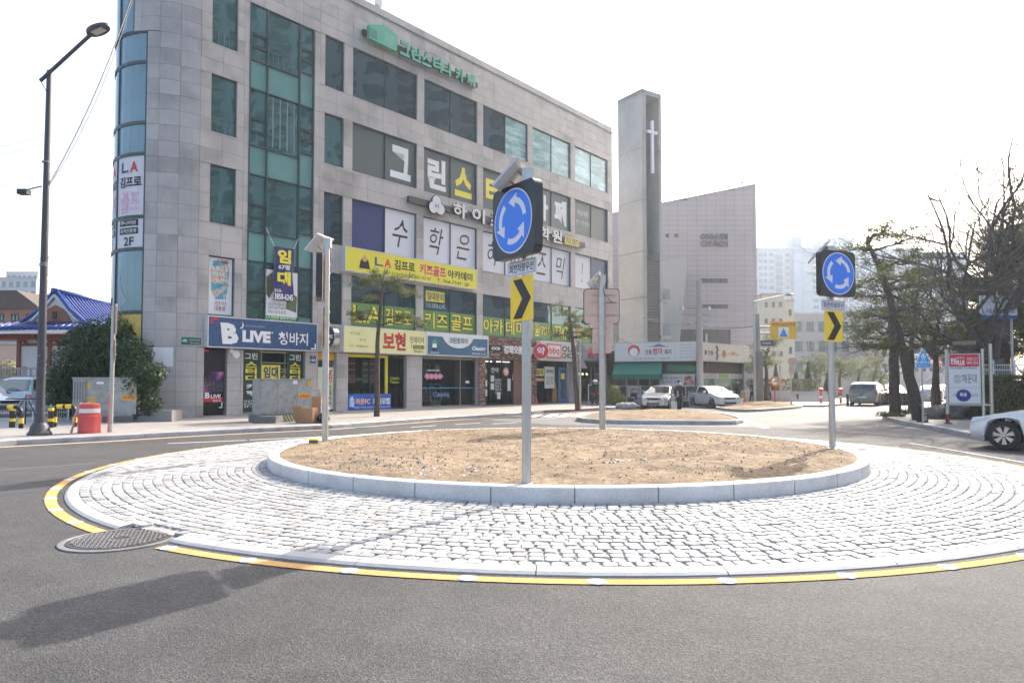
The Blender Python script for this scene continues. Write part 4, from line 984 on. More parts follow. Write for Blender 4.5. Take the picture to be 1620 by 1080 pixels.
# decorator shop
fr = shopfront(-.36, 3.5, [1.2, 2.15, 2.28], fm=mat('dark_frame', (.04, .04, .04), .4)); 
b = MB(); yf = mat('yellow_frame', (.68, .56, .03), .45); b.fbox(FP, -.36, 2.35, 2.95, 3.1, -.28, -.2); b.fbox(FP, 2.18, 2.35, .3, 2.95, -.28, -.2); b.build('yellow_frame', yf, fr)
for (a, c, m1) in ((-.1, .45, (.6, .25, .3)), (.9, 1.45, (.45, .45, .3)), (1.5, 2.05, (.35, .38, .2))):
    r = thing('roller_blind', {-.1: 'pink striped sample blind in the decorator window', .9: 'beige striped sample blind in the decorator window', 1.5: 'olive striped sample blind in the decorator window'}[a], 'blind', tuple(FP(a, 1.9, -.5)))
    for k in range(8): b = MB(); b.fbox(FP, a, c, 2.85 - k * .16 - .12, 2.85 - k * .16, -.52 - .01 * (k % 2), -.5); b.build('slat', mat('blind_%.1f_%d' % (a, k % 2), tuple(q * (1 if k % 2 else .55) for q in m1), .7), r)
b = MB()
for k in range(10): a = -.2 + k * .22; b.fbox(FP, a, a + .18, 1.72, 1.9, -.42, -.41)
b.build('photo_row', ramp_mat('photo_cards', [(.35, (.4, .1, .1)), (.5, (.6, .55, .5)), (.6, (.1, .1, .12)), (.7, (.5, .35, .2))], 7), fr)
r = thing('counter', 'cluttered display counter inside the decorator shop', 'counter', tuple(FP(.8, .2, -1.4))); b = MB(); b.fbox(FP, -.1, 1.9, .21, 1.0, -1.6, -1.1); b.build('body', mat('beige_wood', (.4, .33, .25), .6), r)
b = MB()
for k in range(8): u = rnd.uniform(0, 1.7); b.fbox(FP, u, u + rnd.uniform(.08, .25), 1.003, 1.0 + rnd.uniform(.1, .4), -1.5, -1.25)
b.build('clutter', mat('clutter', (.3, .25, .2), .7, var=.6, scale=3), r)
text('인테리어\nOpen', 2.55, 3.2, 1.55, 1.95, FP, mat('yellow_green_print', (.45, .5, .05), .5), fr, -.28, bold=.02)
r = thing('banner', 'blue football club recruitment banner at the foot of the decorator window', 'banner', tuple(FP(1, .2, -.1)))
b = MB(); b.fbox(FP, -.3, 2.5, .22, 1.05, -.15, -.1); b.build('sheet', mat('club_blue', (.03, .11, .42), .5, var=.2, scale=2), r); text('라온FC', .2, 1.1, .5, .82, FP, RED, r, -.092, bold=.07); text('라온FC', .2, 1.1, .5, .82, FP, WHITE, r, -.088, bold=.01); text('회원모집', 1.3, 2.4, .48, .82, FP, WHITE, r, -.092, bold=.03); text('초등부 취미반 선수반 모집 010-2354-1470', .1, 2.4, .3, .4, FP, WHITE, r, -.092)
b = MB(); b.prism(FP, [(-.2, .4), (.1, .35), (.12, .7), (-.02, .95), (-.2, .8)], -.098, -.093); b.build('printed_picture', mat('ball_print', (.4, .5, .7), .5, var=.6, scale=7), r)
# laundry front
fr = shopfront(4.63, 9.2, [7.9], hs=[1.32])
cloth_ms = [mat('garment_%d' % k, c, .7, var=.3, scale=6) for k, c in enumerate(((.5, .5, .5), (.3, .3, .32), (.12, .13, .15), (.42, .45, .5), (.2, .2, .2), (.35, .3, .28)))]
rk = thing('clothes_rail', 'rails of plastic wrapped clothes hanging in the laundry window', 'clothes rail', tuple(FP(5.6, .3, -.9)))
b = MB(); b.tube([FP(4.75, 2.75, -.9), FP(6.9, 2.75, -.9)], .02, 6); b.tube([FP(4.75, 1.55, -.8), FP(6.7, 1.55, -.8)], .02, 6); b.build('rail', alu, rk)
for row, (z1_, hh) in enumerate(((2.7, 1.0), (1.5, 1.0))):
    for k in range(15):
        u = 4.8 + k * .135; b = MB(); l_ = hh * rnd.uniform(.75, 1.0); dd = -.9 + rnd.uniform(-.15, .15)
        b.hexa([FP(u - .03, z1_ - l_, dd - .14), FP(u + .05, z1_ - l_, dd - .14), FP(u + .05, z1_ - l_, dd + .14), FP(u - .03, z1_ - l_, dd + .14), FP(u, z1_, dd - .05), FP(u + .02, z1_, dd - .05), FP(u + .03, z1_ - .04, dd + .1), FP(u, z1_ - .04, dd + .1)]); b.build('garment', rnd.choice(cloth_ms), rk)
b = MB(); b.fbox(FP, 4.7, 9.1, 1.29, 1.35, -.27, -.245); b.build('blue_tape', mat('tape_blue', (.03, .2, .45), .5), fr)
for k in range(4): b = MB(); b.lathe(FP(5.25 + k * .33, 2.0, -.27), [(.17, 0), (.17, .006)], 20, rot=FN.to_track_quat('Z', 'Y').to_matrix()); b.build('pink_disc', mat('pink_disc', (.75, .3, .42), .5), fr)
text('크린토피아 세탁', 5.2, 6.2, 2.28, 2.4, FP, WHITE, fr, -.26, bold=.03); text('Cleaning', 5.7, 7.0, .75, 1.1, FP, mat('film_blue', (.15, .25, .5), .5), fr, -.26, bold=.02); text('한번', 5.2, 6.5, 1.93, 2.07, FP, mat('pink_disc', (.75, .3, .42), .5), fr, -.259)
b = MB(); b.fbox(FP, 8.1, 9.1, .3, 3.0, -1.0, -.95); b.build('inner_door', mat('brown_panel', (.12, .07, .05), .6), bld); b = MB(); b.fbox(FP, 8.35, 8.65, 1.6, 1.75, -.26, -.25); b.build('notice', WHITE, fr)
r = thing('washing_machine', 'front loading machines inside the laundry', 'washing machine', tuple(FP(7.3, .2, -2.3))); b = MB(); b.fbox(FP, 6.9, 7.75, .21, 1.2, -2.4, -1.8); b.build('cabinet', mat('machine_grey', (.45, .45, .45), .5), r); b = MB(); b.lathe(FP(7.3, .75, -1.8), [(.25, 0), (.22, .05), (.01, .06)], 18, rot=FN.to_track_quat('Z', 'Y').to_matrix()); b.build('door', BLACK, r)
# pharmacy front
fr = shopfront(9.8, 14.0, [10.5, 11.7, 12.6], fm=BLACK); 
for u in (9.95, 12.05): b = MB(); b.lathe(FP(u, 2.35, -.26), [(.27, 0), (.27, .006)], 20, rot=FN.to_track_quat('Z', 'Y').to_matrix()); b.build('film', mat('salmon_disc', (.7, .35, .3), .5), fr); text('약', u - .15, u + .15, 2.2, 2.5, FP, WHITE, fr, -.25, bold=.02)
text('한약', 10.65, 11.35, 2.25, 2.6, FP, WHITE, fr, -.26, bold=.01); text('쌍화탕\n공진단\n경옥고\n처방조제\n건강상담', 11.0, 11.6, .9, 1.9, FP, WHITE, fr, -.26)
b = MB()
for u, z_ in ((9.95, 1.4), (9.95, .8), (10.6, 1.7), (10.6, 1.2), (12.2, 1.5), (12.2, 1.1), (12.7, 1.8), (11.2, .6)): b.fquad(FP, u, u + .32, z_, z_ + .4, -.262)
b.build('notice', mat('paper', (.6, .6, .6), .6), fr)
b = MB(); b.fbox(FP, 12.75, 14.0, .2, 3.1, -.28, -.2); b.build('brick_panel', brick_ms[1], bld)
b = MB()
for k in range(2): b.fbox(FP, 10.0 + k * 1.7, 11.2 + k * 1.7, 2.98, 3.02, -.8, -.7)
b.build('ceiling_lamp', mat('tube_light', (.9, .95, 1), .5, emit=2.0), bld)
# chicken shop
fr = shopfront(14.9, 18.6, [16.3, 16.9, 17.5], fm=mat('dark_frame', (.04, .04, .04), .4))
b = MB(); b.fbox(FP, 16.0, 17.1, .35 + .9, 2.75, -.2, -.17); b.build('notice_board', mat('notice_white', (.62, .62, .6), .5), fr); text('사장이미쳤어요', 16.1, 17.0, 2.3, 2.55, FP, DARK, fr, -.165, bold=.03); text('세마리 20,000원\n포장주문 할인\n배달 가능', 16.15, 16.95, 1.5, 2.1, FP, DARK, fr, -.165)
b = MB(); b.fbox(FP, 14.95, 15.9, 2.1, 2.6, -.2, -.18); b.build('film', YEL, fr); text('임대', 15.1, 15.8, 2.15, 2.55, FP, NAVY, fr, -.175, bold=.04); b = MB(); b.fbox(FP, 14.95, 15.9, 1.75, 1.95, -.2, -.18); b.build('film', mat('pale_red', (.6, .3, .28), .5), fr)
r = thing('door', 'sky blue door of the chicken shop with a yellow notice', 'door', tuple(FP(18, .2, -.2))); b = MB(); b.fbox(FP, 17.6, 18.5, .25, 2.75, -.24, -.18); b.build('panel', mat('door_blue', (.06, .2, .4), .5), r); b = MB(); b.fbox(FP, 17.8, 18.35, .5, 2.55, -.18, -.17); b.build('pane', mat('door_glass', (.05, .1, .14), .1), r); b = MB(); b.fquad(FP, 17.85, 18.3, 1.9, 2.3, -.165); b.build('notice', YEL, r); b = MB(); b.tube([FP(17.7, 1.0, -.12), FP(17.7, 1.6, -.12)], .02, 6); b.build('handle', alu, r)
b = MB(); b.prism(FP, [(16.9, .3), (17.4, .3), (17.42, 1.2), (17.2, 1.7), (16.95, 1.4)], -.22, -.2); b.build('printed_picture', mat('chicken_print', (.35, .15, .05), .5, var=.4, scale=4), fr)
# boutique at the end
fr = shopfront(19.8, 23.7, [21.8, 22.3], fm=mat('grey_fascia', (.24, .24, .25), .5))
for k in range(4): b = MB(); b.lathe(FP(20.6 + k * .55, 2.3, -1.0), [(.01, -.08), (.08, 0), (.01, .08)], 10); b.build('pendant_lamp', mat('warm_lamp', (1, .7, .35), .5, emit=3), bld)
for k in range(8):
    b = MB(); u = 20.0 + k * .22; b.hexa([FP(u, .9, -.9), FP(u + .12, .9, -.9), FP(u + .12, .9, -.6), FP(u, .9, -.6), FP(u + .03, 1.9, -.85), FP(u + .08, 1.9, -.85), FP(u + .08, 1.9, -.65), FP(u + .03, 1.9, -.65)]); b.build('garment', rnd.choice(cloth_ms), bld)
b = MB(); b.fquad(FP, 22.5, 23.4, 1.5, 2.4, -.28); b.build('film', mat('notice_white', (.62, .62, .6), .5), fr); text('의류\n세일', 22.6, 23.3, 1.6, 2.3, FP, RED, fr, -.27, bold=.04)
# base step along the front
b = MB(); b.fbox(FP, -.9, S1, .15, .2, 0, .35); b.fbox(FP, -7.8, -.95, .15, .19, 0, .18); b.build('step', conc, bld)
# ------------------------------------------------ roundabout signs
pole_m = mat('galvanised_pole', (.5, .5, .48), .38, .75, var=.14, scale=9, stretch=(9, 9, .8), var2=.08, scale2=2); box_m = mat('black_sign_box', (.016, .018, .022), .35); sblue = mat('sign_blue', (.02, .19, .8), .35)
swhite = mat('sign_white', (.72, .72, .78), .4); syel = mat('chevron_yellow', (.9, .6, .02), .4); back_m = mat('sign_back_aluminium', (.62, .47, .39), .6, .1, var=.1, scale=3, var2=.08)
solar_m = mat('solar_cell', (.03, .035, .05), .15, coat=.5); solar_back = mat('solar_back_white', (.6, .6, .6), .5)
def rrect(w, h, r, n=5):
    P = []
    for cx, cy, a0 in ((w - r, h - r, 0), (-w + r, h - r, 90), (-w + r, -h + r, 180), (w - r, -h + r, 270)):
        for k in range(n + 1): t = math.radians(a0 + 90 * k / n); P.append((cx + r * math.cos(t), cy + r * math.sin(t)))
    return P
def circ_arrow(a0, a1, R0, R1, hw, hl):
    """curved arrow from angle a0 to a1 (counter-clockwise), head at the end"""
    P = []; n = 10; am = a1 - hl
    for k in range(n + 1): t = a0 + (am - a0) * k / n; P.append((R1 * math.cos(t), R1 * math.sin(t)))
    rm = (R0 + R1) / 2
    P.append(((R1 + hw) * math.cos(am), (R1 + hw) * math.sin(am))); P.append((rm * .99 * math.cos(a1), rm * .99 * math.sin(a1))); P.append(((R0 - hw) * math.cos(am), (R0 - hw) * math.sin(am)))
    for k in range(n, -1, -1): t = a0 + (am - a0) * k / n; P.append((R0 * math.cos(t), R0 * math.sin(t)))
    return P
def roundabout_sign(base, nrm, label, zc=3.52, half=.47, pole_top=4.35, plate_z=2.98, chev=(2.15, 2.85), solar=(0, -1), pr=.062, back=back_m, chev_w=.5):
    base = Vector(base); n = Vector((*nrm, 0)).normalized(); R = Vector((0, 0, 1)).cross(n).normalized() * 1.0   # right as seen from the front
    fr = plane(base, R); fr = (lambda u, v, d=0.0, B=base, R=R, N=n: B + R * u + Vector((0, 0, v)) + N * d)
    r = thing('roundabout_sign', label, 'traffic sign', tuple(base))
    b = MB(); b.tube([fr(0, -.05), fr(0, 1.2), fr(0, pole_top)], pr, 18); b.build('pole', pole_m, r, smooth=True)
    b = MB(); b.lathe(fr(0, -.04), [(pr + .03, 0), (pr + .03, .02), (pr + .004, .03)], 16); b.build('base_flange', pole_m, r)
    zc0 = zc - base.z; d0, d1 = .09, .22
    b = MB(); outer = rrect(half, half, .1); b.prism(lambda u, v, d: fr(u, v + zc0, d), outer, d0, d1); b.build('sign_box', box_m, r)
    b = MB(); b.prism(lambda u, v, d: fr(u, v + zc0, d), rrect(half - .02, half - .02, .09), d0 - .012, d0 - .002); b.build('back_plate', back, r)
    b = MB(); b.lathe(fr(0, zc0, d1), [(.425, 0), (.425, .004)], 56, rot=n.to_track_quat('Z', 'Y').to_matrix()); b.build('white_rim', swhite, r)
    b = MB(); b.lathe(fr(0, zc0, d1 + .004), [(.405, 0), (.405, .004)], 56, rot=n.to_track_quat('Z', 'Y').to_matrix()); b.build('blue_disc', sblue, r)
    for k in range(3):
        a = math.radians(8 + 120 * k); b = MB(); P = circ_arrow(a, a + math.radians(100), .235, .31, .062, math.radians(34)); f2 = lambda u, v, d: fr(u, v + zc0, d); n_ = len(P)
        # strip faces so the curved shaft triangulates cleanly
        m_ = 11; 
        for q in range(m_ - 1): b.face([f2(*P[q], d1 + .0095), f2(*P[q + 1], d1 + .0095), f2(*P[n_ - 2 - q], d1 + .0095), f2(*P[n_ - 1 - q], d1 + .0095)])
        b.face([f2(*P[m_], d1 + .0095), f2(*P[m_ + 1], d1 + .0095), f2(*P[m_ + 2], d1 + .0095)]); b.build('arrow', swhite, r)
    pz = plate_z - base.z
    b = MB(); b.prism(lambda u, v, d: fr(u, v + pz, d), rrect(.32, .1, .02), .075, .083); b.build('text_plate', swhite, r)
    b = MB()
    for q in ((-.3, .3, .08, .086), (-.3, .3, -.086, -.08), (-.306, -.3, -.086, .086), (.3, .306, -.086, .086)): b.face([fr(q[0], q[2] + pz, .0845), fr(q[1], q[2] + pz, .0845), fr(q[1], q[3] + pz, .0845), fr(q[0], q[3] + pz, .0845)])
    b.build('plate_border', BLACK, r)
    text('회전차량우선', -.27, .27, pz - .058, pz + .058, fr, BLACK, r, .086, bold=.015)
    cz0, cz1 = chev[0] - base.z, chev[1] - base.z; cm = (cz0 + cz1) / 2; cw = chev_w / 2; ch = (cz1 - cz0) / 2
    b = MB(); b.fbox(fr, -cw, cw, cz0, cz1, .075, .081); b.build('chevron_plate', syel, r)
    b = MB(); b.fbox(fr, -cw, cw, cz0, cz1, .069, .0745); b.prism(lambda u, v, d: fr(u, v + pz, d), rrect(.32, .1, .02), .068, .0745); b.build('rear_plates', back, r)
    b = MB(); y = ch * .9; xt = cw * .98; t = cw * .78
    for s_ in (1, -1): b.face([fr(-cw * .75, cm + s_ * y, .0835), fr(-cw * .75 + t, cm + s_ * y, .0835), fr(cw * .85, cm, .0835), fr(cw * .85 - t, cm, .0835)])
    b.build('chevron', BLACK, r)
    b = MB()
    for zz in (zc0 + .3, zc0 + .1, zc0 - .25): b.fbox(fr, -.4, .4, zz - .02, zz + .02, pr, .078)
    for zz in (pz, cz1 - .1, cz0 + .12): b.fbox(fr, -.2, .2, zz - .015, zz + .015, pr - .01, .0685)
    for zz in (zc0 + .3, zc0 + .1, zc0 - .25, pz, cz1 - .1, cz0 + .12): b.lathe(fr(0, zz - .025, 0), [(pr + .012, 0), (pr + .012, .05)], 14)
    b.build('brackets', pole_m, r)
    # solar panel on top, tilted to the sun side
    sv = Vector((*solar, 0)).normalized(); up = Vector((0, 0, 1)); pt = pole_top - base.z + base.z
    c = Vector((base.x, base.y, pole_top + base.z - .02)) + sv * .2; tn = (sv * .7 + up * .7).normalized(); rr_ = up.cross(sv).normalized(); uu = tn.cross(rr_)
    pf = lambda u, v, d: c + rr_ * u + uu * v + tn * d
    b = MB(); b.fbox(pf, -.32, .32, -.24, .24, -.02, .012); b.build('solar_frame', solar_back, r); b = MB(); b.fbox(pf, -.29, .29, -.21, .21, .012, .016); b.build('solar_panel', solar_m, r)
    b = MB(); b.tube([pf(0, -.05, -.02), Vector((base.x, base.y, base.z + pole_top - .25))], .02, 6); b.tube([pf(0, .12, -.02), Vector((base.x, base.y, base.z + pole_top - .05))], .02, 6); b.box((base.x - sv.x * .02, base.y - sv.y * .02, base.z + pole_top - .02), (.16, .12, .2)); b.build('solar_bracket', pole_m, r)
    b = MB(); P = [pf(-.25, .18, -.03)] + [Vector((base.x, base.y, base.z + pole_top)) + R * (-.35 + .3 * math.sin(k * .8)) * .5 + Vector((0, 0, -.1 - k * .12)) - n * .08 for k in range(6)]; b.tube(P, .008, 5, caps=False); b.build('cable', BLACK, r)
    return r
zb = .3
g0 = G(833, 762, .31); g1 = G(1317, 707, .31); g2 = G(514, 697.5, .31); g3 = G(953, 681.5, .31)
def nang(deg): t = math.radians(deg); return (math.sin(t), -math.cos(t))
vdir = math.degrees(math.atan2(g0.x, g0.y))
SGN = mathutils_x = None
s1_ = roundabout_sign(g0, nang(-55), 'nearest roundabout sign with blue arrow disc, text plate and yellow chevron, left edge turned away', zc=3.72, half=.475, pole_top=4.05, plate_z=3.12, chev=(2.42, 3.0), solar=(-.95, .3), chev_w=.5)
s2_ = roundabout_sign(g1, nang(22), 'roundabout sign at the right end of the soil mound facing the camera', zc=3.8, half=.46, pole_top=4.0, plate_z=3.17, chev=(2.44, 3.07), solar=(-.95, .3), chev_w=.48)
s3_ = roundabout_sign(g2, (-.965, -.263), 'roundabout sign seen edge on at the left end of the soil mound', zc=3.97, half=.5, pole_top=4.45, plate_z=3.2, chev=(2.4, 3.05), solar=(-.95, .3), pr=.07)
s4_ = roundabout_sign(g3, (.05, 1), 'roundabout sign seen from behind with pinkish aluminium back plates', zc=3.7, half=.49, pole_top=4.15, plate_z=3.25 - .05, chev=(2.42, 3.08), solar=(-.95, .2), pr=.085)
r = thing('marker_box', 'small yellow topped box lying at the foot of the left roundabout sign', 'box', tuple(G(496, 699, .3)))
p = G(497, 700.5, .31); b = MB(); b.box((p.x, p.y, .34), (.2, .12, .06)); b.build('body', mat('grey_box', (.15, .15, .12), .7), r); b = MB(); b.box((p.x, p.y, .385), (.19, .12, .028)); b.build('lid', syel, r)

# ------------------------------------------------ street lamp
lamp_m = mat('lamp_post_paint', (.06, .06, .068), .5, var=.15, scale=6, var2=.1)
lp = G(62.5, 688, .15); r = thing('street_lamp', 'tall dark grey street lamp with a single raised arm at the left kerb', 'street lamp', tuple(lp))
tipx = lp + Vector((.03, 0, 10.35))
b = MB(); b.tube([lp, lp + Vector((.0, 0, .5))], [.14, .135], 16); b.tube([lp + Vector((0, 0, .5)), tipx], [.115, .065], 16); b.build('pole', lamp_m, r, smooth=True)
b = MB(); b.lathe(lp, [(.3, 0), (.3, .06), (.25, .12), (.23, .25), (.17, .32), (.16, .36)], 20); b.build('base', lamp_m, r, smooth=True)
a0 = A(64, 128, lp.y); a1 = A(147, 52, lp.y - .4); b = MB(); b.tube([a0, a1], [.05, .05], 10); b.build('arm', lamp_m, r, smooth=True)
b = MB(); c = a1; ux = (a1 - a0).normalized(); 
hd = []
hx = Vector((1, -.25, .28)).normalized(); hy = Vector((.25, 1, 0)).normalized(); hz = hx.cross(hy)
hf = lambda u, v, d=0.0: c + hx * (u + .17) + hy * v + hz * d
poly = [(.36 * math.cos(t) * (1.05 if math.cos(t) > 0 else .95), .21 * math.sin(t)) for t in [2 * math.pi * k / 24 for k in range(24)]]
b.prism(hf, poly, -.03, .05); b.build('lamp_head', lamp_m, r); b = MB(); b.prism(hf, [(-.16, -.1), (.2, -.1), (.2, .1), (-.16, .1)], -.045, -.031); b.build('lens', mat('lamp_lens', (.5, .5, .48), .3), r)
b = MB(); b.tube([a0, a0 + Vector((.2, 0, -.35)), lp + Vector((0, 0, 9.3))], .012, 5); b.build('cable', lamp_m, r)
b = MB(); 
for zz in (7.7, 4.8, 4.75, 2.2): b.lathe(lp + Vector((0, 0, zz)), [(.11, 0), (.11, .03)], 10)
b.build('bands', GREY, r); b = MB(); b.tube([lp + Vector((-.1, 0, 4.95)), lp + Vector((.12, -.1, 4.8)), lp + Vector((.2, -.1, 5.0))], .02, 6); b.build('hook', GREY, r)
q = A(38, 304, lp.y); r = thing('camera_housing', 'small black speaker box hanging beside the street lamp post', 'camera', tuple(q)); b = MB(); b.box(tuple(q), (.28, .2, .14)); b.build('housing', BLACK, r); b = MB(); b.tube([q + Vector((0, 0, .05)), lp + Vector((-.1, 0, q.z + .02))], .018, 6); b.build('bracket', BLACK, r); 
# cables
wire_m = mat('cable_black', (.03, .03, .035), .6); 
def wire(p, q, sag, name, label, rr=.012, n=14):
    P = [Vector(p).lerp(Vector(q), k / n) - Vector((0, 0, sag * 4 * (k / n) * (1 - k / n))) for k in range(n + 1)]
    b = MB(); b.tube(P, rr, 5); o = b.build(name, wire_m); tag(o, label, 'cable'); return o
wire(A(78, 292, 19.1), A(214, -20, 25.5), .5, 'cable', 'thick black cable rising from the street lamp to the roof of the corner building', .022)
wire(A(79, 292, 19.1), A(216, -20, 25.5), .75, 'cable', 'second slacker cable beside the thick black cable', .012)
for k, (y0, y1, l_) in enumerate(((228, 168, 'upper thin wire crossing the sky at far left'), (240, 183, 'middle thin wire crossing the sky at far left'), (290, 236, 'lower thin wire crossing the sky at far left'))): wire(A(-60, y0 + 18, 30), A(182, y1, 38), .3, 'cable', l_, .008)
# ------------------------------------------------ kerbside furniture, left
cab_m = mat('cabinet_grey', (.36, .37, .35), .55, var=.12, scale=3, var2=.1, scale2=9, tint=((.2, .18, .15), 5, .4))
def utility_cabinet(label, p0, p1, h, dep, doors, plinth=.0, stripes=False, extra=None):
    """p0,p1: front foot corners left/right"""
    p0, p1 = Vector(p0), Vector(p1); R = (p1 - p0).normalized(); W = (p1 - p0).length; U = Vector((0, 0, 1)); N = R.cross(U)
    fr = lambda u, v, d=0.0: p0 + R * u + U * v + N * d
    r = thing('utility_cabinet', label, 'utility cabinet', tuple(p0))
    if plinth:
        b = MB(); b.fbox(fr, -.12 if stripes else 0, W + .05, 0, plinth, -dep - .05, .1 if stripes else 0); b.build('plinth', mat('dark_concrete', (.16, .15, .14), .85, var=.2, scale=8), r)
    b = MB(); b.fbox(fr, 0, W, plinth, h, -dep, 0); b.build('body', cab_m, r); b = MB(); b.fbox(fr, -.03, W + .03, h, h + .05, -dep - .03, .04); b.build('top', cab_m, r)
    for a, c in doors: b = MB(); b.fbox(fr, a + .01, c - .01, plinth + .06, h - .05, .003, .022); b.build('door', cab_m, r); b = MB(); b.fbox(fr, c - .09, c - .06, (h + plinth) / 2 - .08, (h + plinth) / 2 + .05, .022, .04); b.build('handle', GREY, r)
    if extra: extra(r, fr, W)
    return r
def ex1(r, fr, W):
    for k in range(5): b = MB(); b.fbox(fr, .06 + k * .09, .1 + k * .09, .75, h1 - .1, .023, .032); b.build('louvre', mat('louvre', (.2, .2, .2), .6), r)
    ym = mat('amber_label', (.75, .42, .03), .5)
    for (a, c, y0, y1) in ((.5, .82, .86, .93), (.5, .82, .75, .82), (1.68, 2.18, .82, 1.02), (.5, .6, 1.25, 1.45), (2.02, 2.09, 1.28, 1.45)): b = MB(); b.fquad(fr, a, c, y0, y1, .026); b.build('label_sticker', ym, r)
    text('굴착 절대금지', 1.72, 2.14, .86, .97, fr, RED, r, .03, bold=.02); b = MB(); b.fquad(fr, .8, 1.05, 1.42, 1.5, .026); b.build('label_sticker', WHITE, r)
    b = MB()
    for k in range(14): u, v = rnd.uniform(.7, 1.9), rnd.uniform(1.1, 1.5); b.fquad(fr, u, u + rnd.uniform(.03, .12), v, v + rnd.uniform(.01, .03), .0245)
    b.build('scratches', mat('rust_scratch', (.13, .1, .08), .8), r)
cA, cB = G(114, 668, .15), G(209, 667, .15); h1 = 1.62
utility_cabinet('wide grey utility cabinet in front of the bush with amber warning stickers', cA, cB, h1, .9, [(.02, .5), (.5, 1.35), (1.35, 2.18)], .22, extra=ex1)
def ex2(r, fr, W):
    f_ = mat('hazard_yellow', (.75, .65, .25), .6)
    b = MB(); n = 10
    for k in range(n):
        u = .75 + k * (W - .75) / n; w_ = (W - .75) / n * .5; b.face([fr(u, .005, .104), fr(u + w_, .005, .104), fr(u + w_ - .14, .235, .104), fr(u - .14, .235, .104)])
    b.build('hazard_stripes', f_, r)
    ym = mat('amber_label', (.75, .42, .03), .5)
    for (a, c, y0, y1) in ((W - .17, W - .02, 1.35, 1.55), (W - .5, W - .05, .85, 1.06)): b = MB(); b.fquad(fr, a, c, y0, y1, .026); b.build('label_sticker', ym, r)
    text('굴착금지', W - .46, W - .1, .9, 1.01, fr, RED, r, .03, bold=.02); b = MB(); b.fquad(fr, 1.25, 1.43, 1.42, 1.56, .026); b.build('label_sticker', WHITE, r)
cA, cB = G(411, 667.5, .15), G(492, 664.5, .15)
utility_cabinet('grey three door street cabinet with hazard striped plinth before the corner entrance', cA, cB, 1.58, .8, [(.0, .66), (.66, 1.42), (1.42, (cB - cA).length)], .25, True, ex2)
b = MB(); q = G(396, 669.5, .15); b.prism(lambda u, v, d: Vector((q.x + u, q.y + d, .15 + v)), [(0, 0), (.88, 0), (.88, .24), (.2, .24)], .1, .9); o = b.build('concrete_block', mat('dark_concrete', (.16, .15, .14), .85)); tag(o, 'low dark concrete block at the left foot of the striped cabinet', 'block')
card = mat('cardboard', (.36, .2, .1), .8, var=.1, scale=6)
p = G(487, 669.5, .15); r = thing('cardboard_box', 'brown cardboard box standing beside the striped cabinet', 'box', tuple(p)); b = MB(); b.box((p.x, p.y + .25, .15 + .28), (.55, .45, .56), -.35); b.build('carton', card, r); b = MB(); b.box((p.x, p.y + .25, .715), (.56, .06, .004), -.35); b.build('tape', mat('tape_brown', (.42, .28, .15), .5), r)
b = MB(); b.box((0, 0, 0), (.45, .05, .62)); o = b.build('cardboard_sheet', card); o.location = (p.x - .45, p.y + .35, .46); o.rotation_euler = (.2, -.1, -.6); tag(o, 'flattened cardboard leaning left of the brown box', 'cardboard')
b = MB(); b.box((0, 0, 0), (.35, .3, .35)); o = b.build('cardboard_box', card); o.location = (p.x + .1, p.y + .8, .95 - .2); o.rotation_euler = (0, 0, .1); o.location.z = .15 + .175 + .6; tag(o, 'upper brown carton behind the cabinet edge', 'box')
b = MB(); b.box((0, 0, 0), (.4, .35, .6)); o = b.build('cardboard_box', card); o.location = (p.x + .1, p.y + .8, .45); tag(o, 'lower brown carton behind the front box', 'box')
def blob(o, c, r, seed=1, n=3, name='bag', m=BLACK, sq=(1, 1, 1), amp=.18):
    import bmesh
    bm = bmesh.new(); bmesh.ops.create_icosphere(bm, subdivisions=n, radius=1)
    for v in bm.verts: q_ = v.co * (1 + amp * noise.noise(v.co * 2.2 + Vector((seed, seed, 0)))); v.co = Vector((q_.x * sq[0], q_.y * sq[1], max(q_.z, -.8) * sq[2])) * r + Vector(c)
    me = bpy.data.meshes.new(name); bm.to_mesh(me); bm.free(); me.materials.append(m); me.polygons.foreach_set('use_smooth', [True] * len(me.polygons)); ob = bpy.data.objects.new(name, me); col.objects.link(ob)
    if o: attach(ob, o)
    return ob
o = blob(None, (p.x + .5, p.y + .2, .15 + .17), .22, 3, name='rubbish_bag', m=mat('bin_bag', (.015, .015, .018), .25), sq=(1, 1, .95)); tag(o, 'black rubbish bag right of the cardboard box', 'bag')
r = thing('scrap_heap', 'pale bent plastic scrap on top of the black rubbish bag', 'scrap', (p.x + .5, p.y + .4, .5)); b = MB()
for k in range(6): t = k; b.tube([(p.x + .45 + .1 * math.sin(t), p.y + .4, .45), (p.x + .5 + .2 * math.sin(t * 2), p.y + .4, .6 + .05 * k), (p.x + .5 + .15 * math.cos(t), p.y + .4, .75)], .02, 6)
b.build('strips', WHITE, r)
